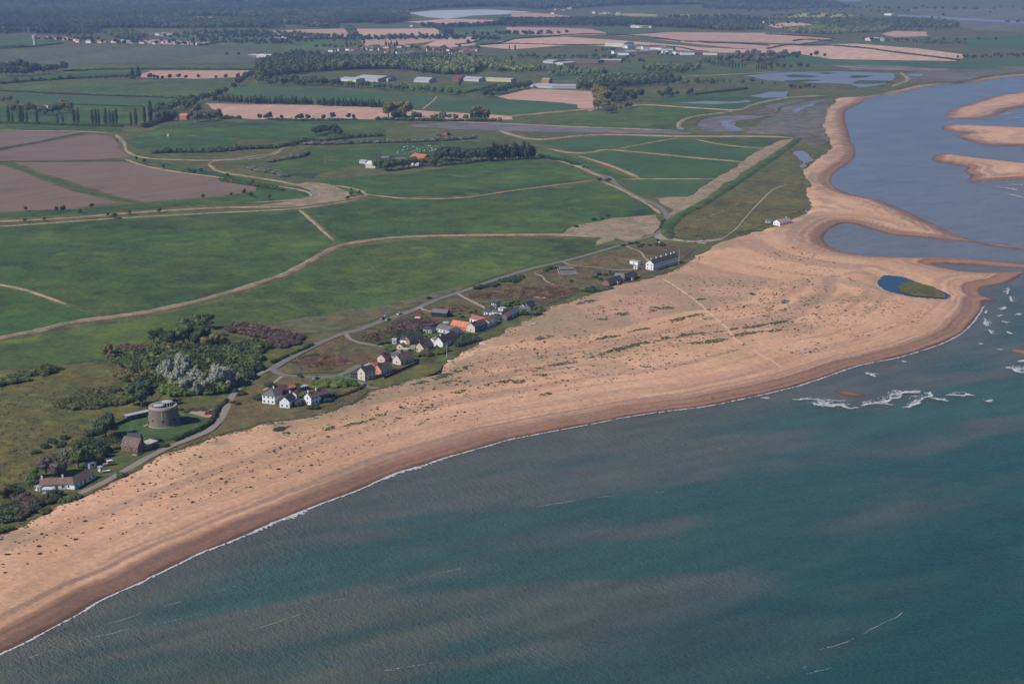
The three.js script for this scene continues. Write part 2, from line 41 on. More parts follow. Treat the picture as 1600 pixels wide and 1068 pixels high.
const plan_ribbons = [["reed_bank","straw",7,0.8,"curved tan reed bank sweeping round the large pastures",[-356.5,-832.5,-319.0,-888.2,-301.2,-907.8,-286.8,-928.3,-269.3,-940.6,-254.7,-949.6,-230.4,-973.8,-206.4,-1007.2,-186.3,-1047.2,-172.0,-1076.3,-156.4,-1139.4,-145.0,-1184.6,-128.2,-1210.0,-97.7,-1230.4,-54.6,-1239.3,0.0,-1242.4,43.8,-1242.4,86.8,-1230.4]],["reed_bank","straw",4,0.6,"short tan ditch bank in the left pasture",[-458.6,-1087.9,-371.0,-1042.8,-347.0,-1025.8,-323.5,-1001.1,-305.3,-981.4]],["ditch","darkgrass",1.6,0.3,"dark overgrown end of the short ditch",[-305.3,-981.4,-288.6,-964.3,-272.1,-947.8]],["reed_bank","straw",4,0.6,"short tan ditch dividing the large pastures",[-201.1,-1375.6,-183.2,-1322.6,-164.3,-1263.9,-149.7,-1215.7]],["reed_bank","straw",7,0.7,"long reed channel along the large pasture",[-539.2,-1289.3,-460.7,-1309.1,-408.1,-1326.0,-356.8,-1353.9,-285.3,-1383.0,-231.8,-1390.4,-208.0,-1394.2,-174.9,-1425.0,-152.7,-1453.0,-144.8,-1469.5]],["reed_bank","straw",4,0.6,"tan bank beside the long reed channel",[-526.5,-1257.6,-451.8,-1282.9,-402.1,-1305.7,-350.6,-1329.4,-279.5,-1353.9,-205.8,-1379.3,-162.0,-1421.0,-145.1,-1453.0]],["reed_bank","straw",4,0.6,"tan flood bank along the ploughed fields",[-458,-1739,-420,-1678,-369,-1626,-318.5,-1586.1,-268.3,-1534.7,-238.8,-1516.7,-207.6,-1482.1,-200.6,-1448.9,-224.9,-1425.0,-260.3,-1413.3]],["reed_bank","straw",5,0.6,"winding upper reed bank near the footbridge",[-534,-1989,-501,-1903,-468,-1799,-433,-1745,-384,-1728,-346,-1728,-313,-1757,-289,-1799,-285,-1849,-262,-1889,-198,-1903]],["reed_bank","straw",6,0.6,"inner bend of the winding reed bank",[-350,-1694,-324,-1631,-284.7,-1591.0,-252.5,-1562.3,-205.6,-1516.7,-186.8,-1525.7,-157.0,-1494.9,-144.0,-1461.2]],["reed_bank","straw",5,0.5,"pale bank closing the channel loop",[-350,-1694,-345,-1722,-310,-1739,-287,-1787,-286,-1830]],["reed_bank","straw",3.5,0.5,"pale field track crossing the central pastures",[-144.4,-1465.3,-101.0,-1440.9,-50.6,-1444.9,0.0,-1490.6,46.8,-1530.1,89.0,-1567.0,99.8,-1576.5]],["river_wall","straw",8,1.2,"pale river wall along the top of the marsh fields",[-18,-2035,33,-1931,85,-1967,129,-1985,222,-1967,340,-1963,374,-1952]],["reed_bank","straw",7,0.6,"pale bank through the marsh fields",[46,-1836,74,-1793,98,-1799,115,-1824,156,-1799,213,-1751,270,-1711]],["reed_bank","straw",5,0.5,"short slanting pale bank between dark marsh fields",[132,-1836,172,-1889,220,-1952]],["reed_bank","straw",5,0.5,"pale bank reaching the wide dyke",[240,-1938,269,-1876,311,-1836]],["reed_bank","straw",7,0.6,"pale bank running down the marsh to the lane",[81,-1768,110,-1689,125,-1636,138.1,-1581.3]],["reed_bank","straw",5,0.6,"pale bank along the foot of the marsh fields",[116.7,-1571.8,137.5,-1574.1,192.5,-1574.1,221.7,-1576.5]],["reed_dyke","straw",19,0.5,"wide straw coloured dyke inside the sea wall",[370,-1938,322,-1830,268,-1683,220.5,-1553.0,189.8,-1469.5,174.0,-1417.2,158.2,-1375.6]],["sea_wall","grass3",12,2.0,"grassy green sea wall curving to the car park",[381,-1952,341,-1836,292,-1700,236.8,-1548.4,199.9,-1448.9,168.6,-1371.9,148.3,-1322.6,136.3,-1273.3,133.7,-1221.6]],["reed_bank","straw",4,0.5,"tan bank beside the lane",[23,-1787,53,-1728,73,-1678,91,-1611,103.3,-1576.5]],["reed_bank","straw",5,0.5,"tan bank below the lane bend",[95.3,-1557.6,109.1,-1512.3,125.9,-1436.8,134.7,-1383.0,137.6,-1350.3]],["river_wall","straw",9,1.2,"pale river wall beside the flooded meadow",[-10,-2222,69,-2289,218,-2402,266,-2370,313,-2339,350,-2319,395,-2413,468,-2527,543,-2576]],["river_wall","straw",7,1,"pale river wall around the winding creek",[232,-2058,246,-2150,274,-2222,325,-2279,363,-2339]],["reed_bank","straw",9,0.8,"pale bank in front of the river mud",[-93,-2150,-37,-2133,45,-2099,134,-2066,229,-2035]],["river_wall","straw",9,1,"far river wall below the lagoons",[706,-2761,761,-2880,787,-2959,811,-3112]],["reed_bank","straw",8,0.8,"pale lane by the lagoons",[321,-2992,418,-3042,534,-3112,567,-3149]],["reed_bank","straw",9,0.8,"tan marsh edge above the lagoons",[712,-3323,755,-3263,852,-3205,948,-3205]],["path","sandy",2.2,0.1,"pale track to the point across rough marsh",[134.0,-1224.5,150.2,-1215.7,172.5,-1221.6,191.2,-1257.6,213.3,-1329.4,238.0,-1409.4,274.5,-1512.3,291.8,-1534.7,314.1,-1539.2]],["path","sandy",1.3,0.08,"faint footpath through rough marsh",[152.2,-1270.1,167.4,-1312.4,197.7,-1364.7,224.3,-1421.0]],["path","sandy",3,0.1,"farm track cutting the dark green fields",[-129,-2563,-132,-2469,-141,-2339]],["green_strip","darkgrass",7,0.5,"diagonal green strip dividing ploughed fields",[-596,-1711,-517,-1601,-449.7,-1512.3,-405.2,-1457.1,-365.6,-1413.3]],["green_strip","darkgrass",4,0.5,"green margin above the middle ploughed field",[-673,-1716,-598,-1716,-523,-1716,-454,-1722]],["green_strip","darkgrass",5,0.5,"green margin of the upper ploughed field",[-703,-1700,-640,-1843,-613,-1910,-593,-1981,-577,-2004]],["creek","darkgrass",5,0.5,"dark winding creek edge in the salt marsh",[366,-2231,386,-2250,410,-2289,430,-2370,474,-2446,511,-2515]],["creek","darkgrass",4,0.4,"dark creek edge beside the shingle spit",[411,-2204,429,-2231,451,-2260,480,-2279]],["creek","darkgrass",5,0.5,"dark edge of the mud creek",[260,-2099,274,-2168,296,-2213,339,-2241,384,-2250]],["trodden_path","grassdry",1.2,0.06,"faint curving livestock path in the wide pasture",[-109.9,-1116.8,-105.4,-1099.8,-99.8,-1080.9,-93.0,-1074.0,-85.7,-1071.7,-83.1,-1062.7,-87.5,-1047.2]],["trodden_path","grassdry",1.2,0.06,"second faint livestock path in the wide pasture",[-68.9,-1109.4,-49.5,-1116.8,-29.9,-1124.2,-10.0,-1124.2]],["trodden_path","grassdry",1.0,0.06,"faint straight path in the large pasture",[-268.4,-1071.7,-252.1,-1060.4,-232.8,-1047.2,-210.2,-1038.5]],["trodden_path","darkgrass",1.0,0.06,"faint dark drain line in the large pasture",[-262.9,-1142.0,-256.1,-1157.6,-248.2,-1195.8,-243.1,-1230.4]],["trodden_path","darkgrass",1.0,0.06,"second dark drain line in the large pasture",[-236.1,-1104.6,-229.0,-1136.9,-222.0,-1181.9,-220.9,-1227.4]],["trodden_path","grassdry",1.0,0.06,"faint path across the sheep pasture",[-226,-1780,-209,-1683,-192,-1694,-174,-1667]],["reed_bank","straw",5,0.5,"pale bank above the upper ploughed field",[-843,-2050,-708,-2042,-651,-2031,-597,-2027,-538,-2004]]];
const plan_roads = [["road","tarmac",5,"grey tarmac coast road",[107.3,-1585.4,108.9,-1538.5,114.7,-1498.6,126.5,-1444.2,139.8,-1397.4,142.7,-1353.3,142.1,-1318.6,136.7,-1288.8,127.1,-1254.0,113.9,-1229.8,98.8,-1209.4,66.8,-1162.4,40.0,-1128.8,14.6,-1099.3,-9.5,-1064.4,-36.3,-1019.0,-53.1,-992.7,-68.5,-958.4,-83.7,-934.9,-97.8,-909.1,-108.5,-895.9,-121.1,-869.0,-132.1,-837.8,-138.3,-816.8]],["road","tarmac",4,"tarmac spur past the parked cars",[-139.4,-819.5,-132.5,-806.0,-119.4,-800.7,-104.8,-799.3,-98.0,-803.3,-92.6,-814.1,-88.6,-825.1]],["track","gravel",3.8,"gravel shore track below the round tower",[-138.8,-818.2,-145.0,-802.0,-148.8,-782.6,-151.0,-767.7,-151.1,-753.3,-150.1,-737.1,-149.9,-715.1,-152.1,-701.4,-157.7,-690.3,-164.5,-678.4,-170.7,-665.1,-177.8,-645.0,-183.6,-627.8,-190.0,-614.6,-194.1,-607.3]],["track","gravel",3,"gravel loop track to the cream house",[-104.9,-899.2,-100.1,-884.7,-92.4,-875.2,-82.0,-869.0,-72.8,-861.4,-68.2,-850.9,-71.5,-845.1]],["track","gravel",2.5,"tarmac end of the cottage lane",[-87.5,-792.8,-80.8,-782.6,-77.5,-777.5,-73.2,-777.5]],["track","sandy",2,"sandy path down to the white cottages",[-130.3,-800.7,-133.3,-785.1,-135.8,-772.6]],["track","sandy",2.4,"sandy track to the white village houses",[-38.9,-1014.9,-34.9,-1004.7,-26.4,-986.8,-19.5,-971.5,-15.5,-962.1]],["track","sandy",2.6,"sandy track to the black barn",[-65.4,-963.9,-62.9,-971.5,-59.4,-963.9,-53.5,-958.4]],["track","sandy",2.2,"pale double track to the long white terrace",[91.4,-1203.7,95.4,-1186.9,103.3,-1167.8,105.1,-1141.5,107.0,-1128.8]],["track","sandy",2,"pale track to the brick terrace",[39.9,-1126.2,45.4,-1113.8,56.5,-1108.9,68.4,-1101.7,80.1,-1094.5,92.4,-1096.9]],["track","sandy",1.6,"footpath across the heath",[16.8,-1082.8,22.8,-1071.2,24.4,-1057.7,32.4,-1040.2,41.4,-1033.8]],["car_park","sandy",7,"bare gravel parking spot beside the tower",[-166.9,-733.7,-161.2,-730.4,-155.5,-727.1,-151.4,-731.5]],["lane","gravel",4,"far lane to the farm",[107.3,-1585.4,92,-1615,74,-1688,53,-1733,27,-1786]]];
const plan_pools = [["shallow lagoon behind the sea wall",[473,-3023,577,-3128,697,-3128,793,-3092,772,-2990,712,-2817,640,-2731,642,-2817,563,-2847,500,-2909]],["narrow lagoon arm",[824,-3075,844,-3075,823,-3006,802,-3006]],["flooded pool in the river meadow",[410,-2562,456,-2650,490,-2650,472,-2537,424,-2526]],["broken flood water in the meadow",[273,-2434,319,-2467,360,-2456,397,-2490,397,-2456,333,-2412]],["creek water in the mudflat",[297,-2149,320,-2175,332,-2193,313,-2131,314,-2073,319,-2018,305,-2041,298,-2098]],["creek pool upstream",[438,-2317,478,-2401,498,-2434,459,-2338,439,-2287]],["blue pool in the salt marsh",[347,-1804,357,-1816,357,-1779,352,-1727,338,-1693,334,-1661,325,-1656,341,-1715,343,-1767]],["small pool beside the shingle",[275.7,-1371.0,279.5,-1378.4,275.9,-1356.6,270.7,-1342.4,270.4,-1353.0]],["bright blue ditch by the ploughed field",[-526,-1965,-514,-1944,-498,-1895,-495,-1868,-506,-1901]],["bright blue ditch in the channel bend",[-206.0,-1489.6,-200.4,-1476.9,-196.2,-1464.4,-198.6,-1443.9,-201.6,-1452.0,-200.6,-1468.5]],["dark pool in the wide dyke",[185.2,-1468.5,202.2,-1515.7,209.7,-1538.2,209.9,-1529.1,194.5,-1481.1,186.7,-1460.2]],["far lagoon near the horizon",[1877,-8862,2027,-8862,1971,-8456,1835,-8328]],["far winding river",[1649,-6471,1785,-6180,1949,-5729,2126,-5555,2064,-5391,1871,-5500,1709,-5914,1593,-6251]],["blue ditch by the creek bank",[237,-2114,242,-2131,238,-2081,237,-2041,233,-2041,234,-2081]]];
const plan_islets = [[547,-3022,577,-3057,602,-3039,624,-3006,600,-2972,555,-2972],[664,-2989,698,-3039,733,-3022,714,-2972,673,-2956],[647,-2862,687,-2908,727,-2893,728,-2862,678,-2817,647,-2817],[528,-2893,576,-2916,602,-2893,565,-2862,529,-2862],[623,-3092,653,-3110,676,-3092,649,-3057]];
const plan_hedges = [[3,4,"leaf","hedge below the row of poplars",[-796,-2141,-738,-2133,-677,-2116,-618,-2099,-550,-2083]],[2.5,4,"leaf","hedge between crop strip and light green field",[-996,-2692,-917,-2665,-784,-2601,-637,-2551,-555,-2527,-524,-2563]],[1.5,3,"leaf","thin hedge under the dark green crop strip",[-718,-2413,-650,-2392,-594,-2381]],[4,6,"leaf","bushy hedge below the left wood",[-969,-2819,-920,-2895,-851,-2959,-774,-3008]],[3,4,"leaf","hedge behind the ploughed field with round trees",[-945,-3149,-888,-3186,-783,-3205,-646,-3205,-552,-3186]],[5,9,"dark","tall hedge running to the orange roofed house",[-516,-2074,-514,-2141,-505,-2185]],[4,8,"leaf","hedge east of the grove",[-433,-2204,-406,-2195]],[5,8,"leaf","broad scrub hedge along the winding reed channel",[-436,-1793,-414,-1799,-391,-1799,-361,-1805,-341,-1824,-319,-1836,-296,-1843,-271,-1889,-234,-1931,-204,-1959,-171,-1974]],[4,8,"blossom","blossoming hawthorn hedge north of the sheep pasture",[-269,-1876,-229,-1882,-181,-1896,-132,-1903,-83,-1924,-51,-1945]],[4,7,"blossom","hawthorn scrub in the channel loop",[-283,-1711,-272,-1733,-258,-1745,-249,-1780]],[3,5,"leaf","scattered thorn hedge along the flood bank",[-310.5,-1562.3,-290.1,-1543.8,-270.1,-1525.7,-251.3,-1512.3,-235.5,-1494.9]],[3.5,6,"blossom","thorn scrub on the winding bank",[-301,-1662,-286,-1641,-261,-1616,-246.5,-1591.0]],[2.5,4,"dark","hedge along the lane bend",[32,-1768,45,-1739,60,-1716,77,-1683]],[3,4,"leaf","hedge above the farm field",[-81,-1683,-59,-1694,-46,-1705]],[3,5,"dark","dark hedge across the far pink fields",[0,-4434,98,-4582,263,-4741,320,-4701]],[3,5,"dark","long dark hedge between the far pink fields",[320,-4701,423,-4507,480,-4328,480,-4294]],[3,6,"dark","bushy hedge between two far pink fields",[495,-4294,531,-4294,559,-4228,627,-4195,700,-4100]],[2.5,4,"dark","hedge around the prison fields",[-96,-4100,0,-4195,141,-4131,282,-4131,431,-4040,476,-3840]],[3,5,"dark","dark hedge above the lagoons",[675,-3952,776,-4131,875,-4100,935,-3980,971,-3787,1010,-3635,1047,-3494]],[3,5,"dark","straight hedge of the pink strip",[804,-4741,886,-4621,961,-4470]],[3,4,"dark","far hedge of the pig field",[-1350,-3952,-1294,-4040,-1259,-4195]],[3,5,"dark","far hedge left of the village",[-1380,-4040,-1321,-4070]],[3,5,"dark","hedge below the left far village",[-858,-4100,-824,-4294]],[5,10,"dark","hedge below the small pink far field",[-647,-4398,-567,-4434,-486,-4470]],[3,5,"dark","dark hedge around the bright green far field",[-153,-4131,-117,-4228,-81,-4507]],[3,5,"dark","second far hedge of the bright green field",[-85,-4163,-45,-4195,0,-4398]],[3.5,6,"dark","hedge from the river meadow to the creek",[318,-2588,350,-2626,390,-2665,425,-2706]],[3,5,"leaf","hedge bordering the glasshouse meadow",[-88,-2613,-58,-2692,-30,-2790]],[3,6,"leaf","hedge below the long pale ploughed field",[-358,-2177,-328,-2168,-262,-2168,-231,-2177]],[4,7,"leaf","scrub below the tall poplar group",[-198,-2177,-150,-2168,-93,-2159,-19,-2159]],[1.8,2,"dark","clipped hedge round the tower lawn",[-154.0,-736.3,-153.2,-721.9,-153.7,-711.2,-156.5,-702.8,-161.6,-693.6,-164.8,-686.6]],[1.6,1.8,"dark","dark hedge along the road by the grove",[-140.3,-829.7,-136.0,-838.2,-133.8,-844.0]],[1.6,1.8,"dark","hedge on the road edge above the junction",[-131.8,-848.4,-127.3,-857.3,-122.3,-869.4]],[1.5,1.8,"dark","hedge beside the track above the tower",[-154.9,-737.4,-153.5,-744.3,-152.2,-753.6]],[1.3,1.6,"dark","garden hedge of the cottages end",[-94.6,-758.4,-88.6,-766.8,-84.2,-774.2,-81.4,-781.7]],[2,4,"dark","clump hedge below the low brick terrace",[50.0,-1021.6,56.7,-1019.5,65.8,-1019.5,73.1,-1025.8]],[2,5,"leaf","scrub hedge by the marsh ditch",[-304.4,-781.7,-286.6,-791.9,-278.8,-801.0,-270.0,-807.7,-261.5,-815.8]],[3,6,"dark","long hedge along the far pink field edge",[812,-4328,863,-4398,923,-4328]]];
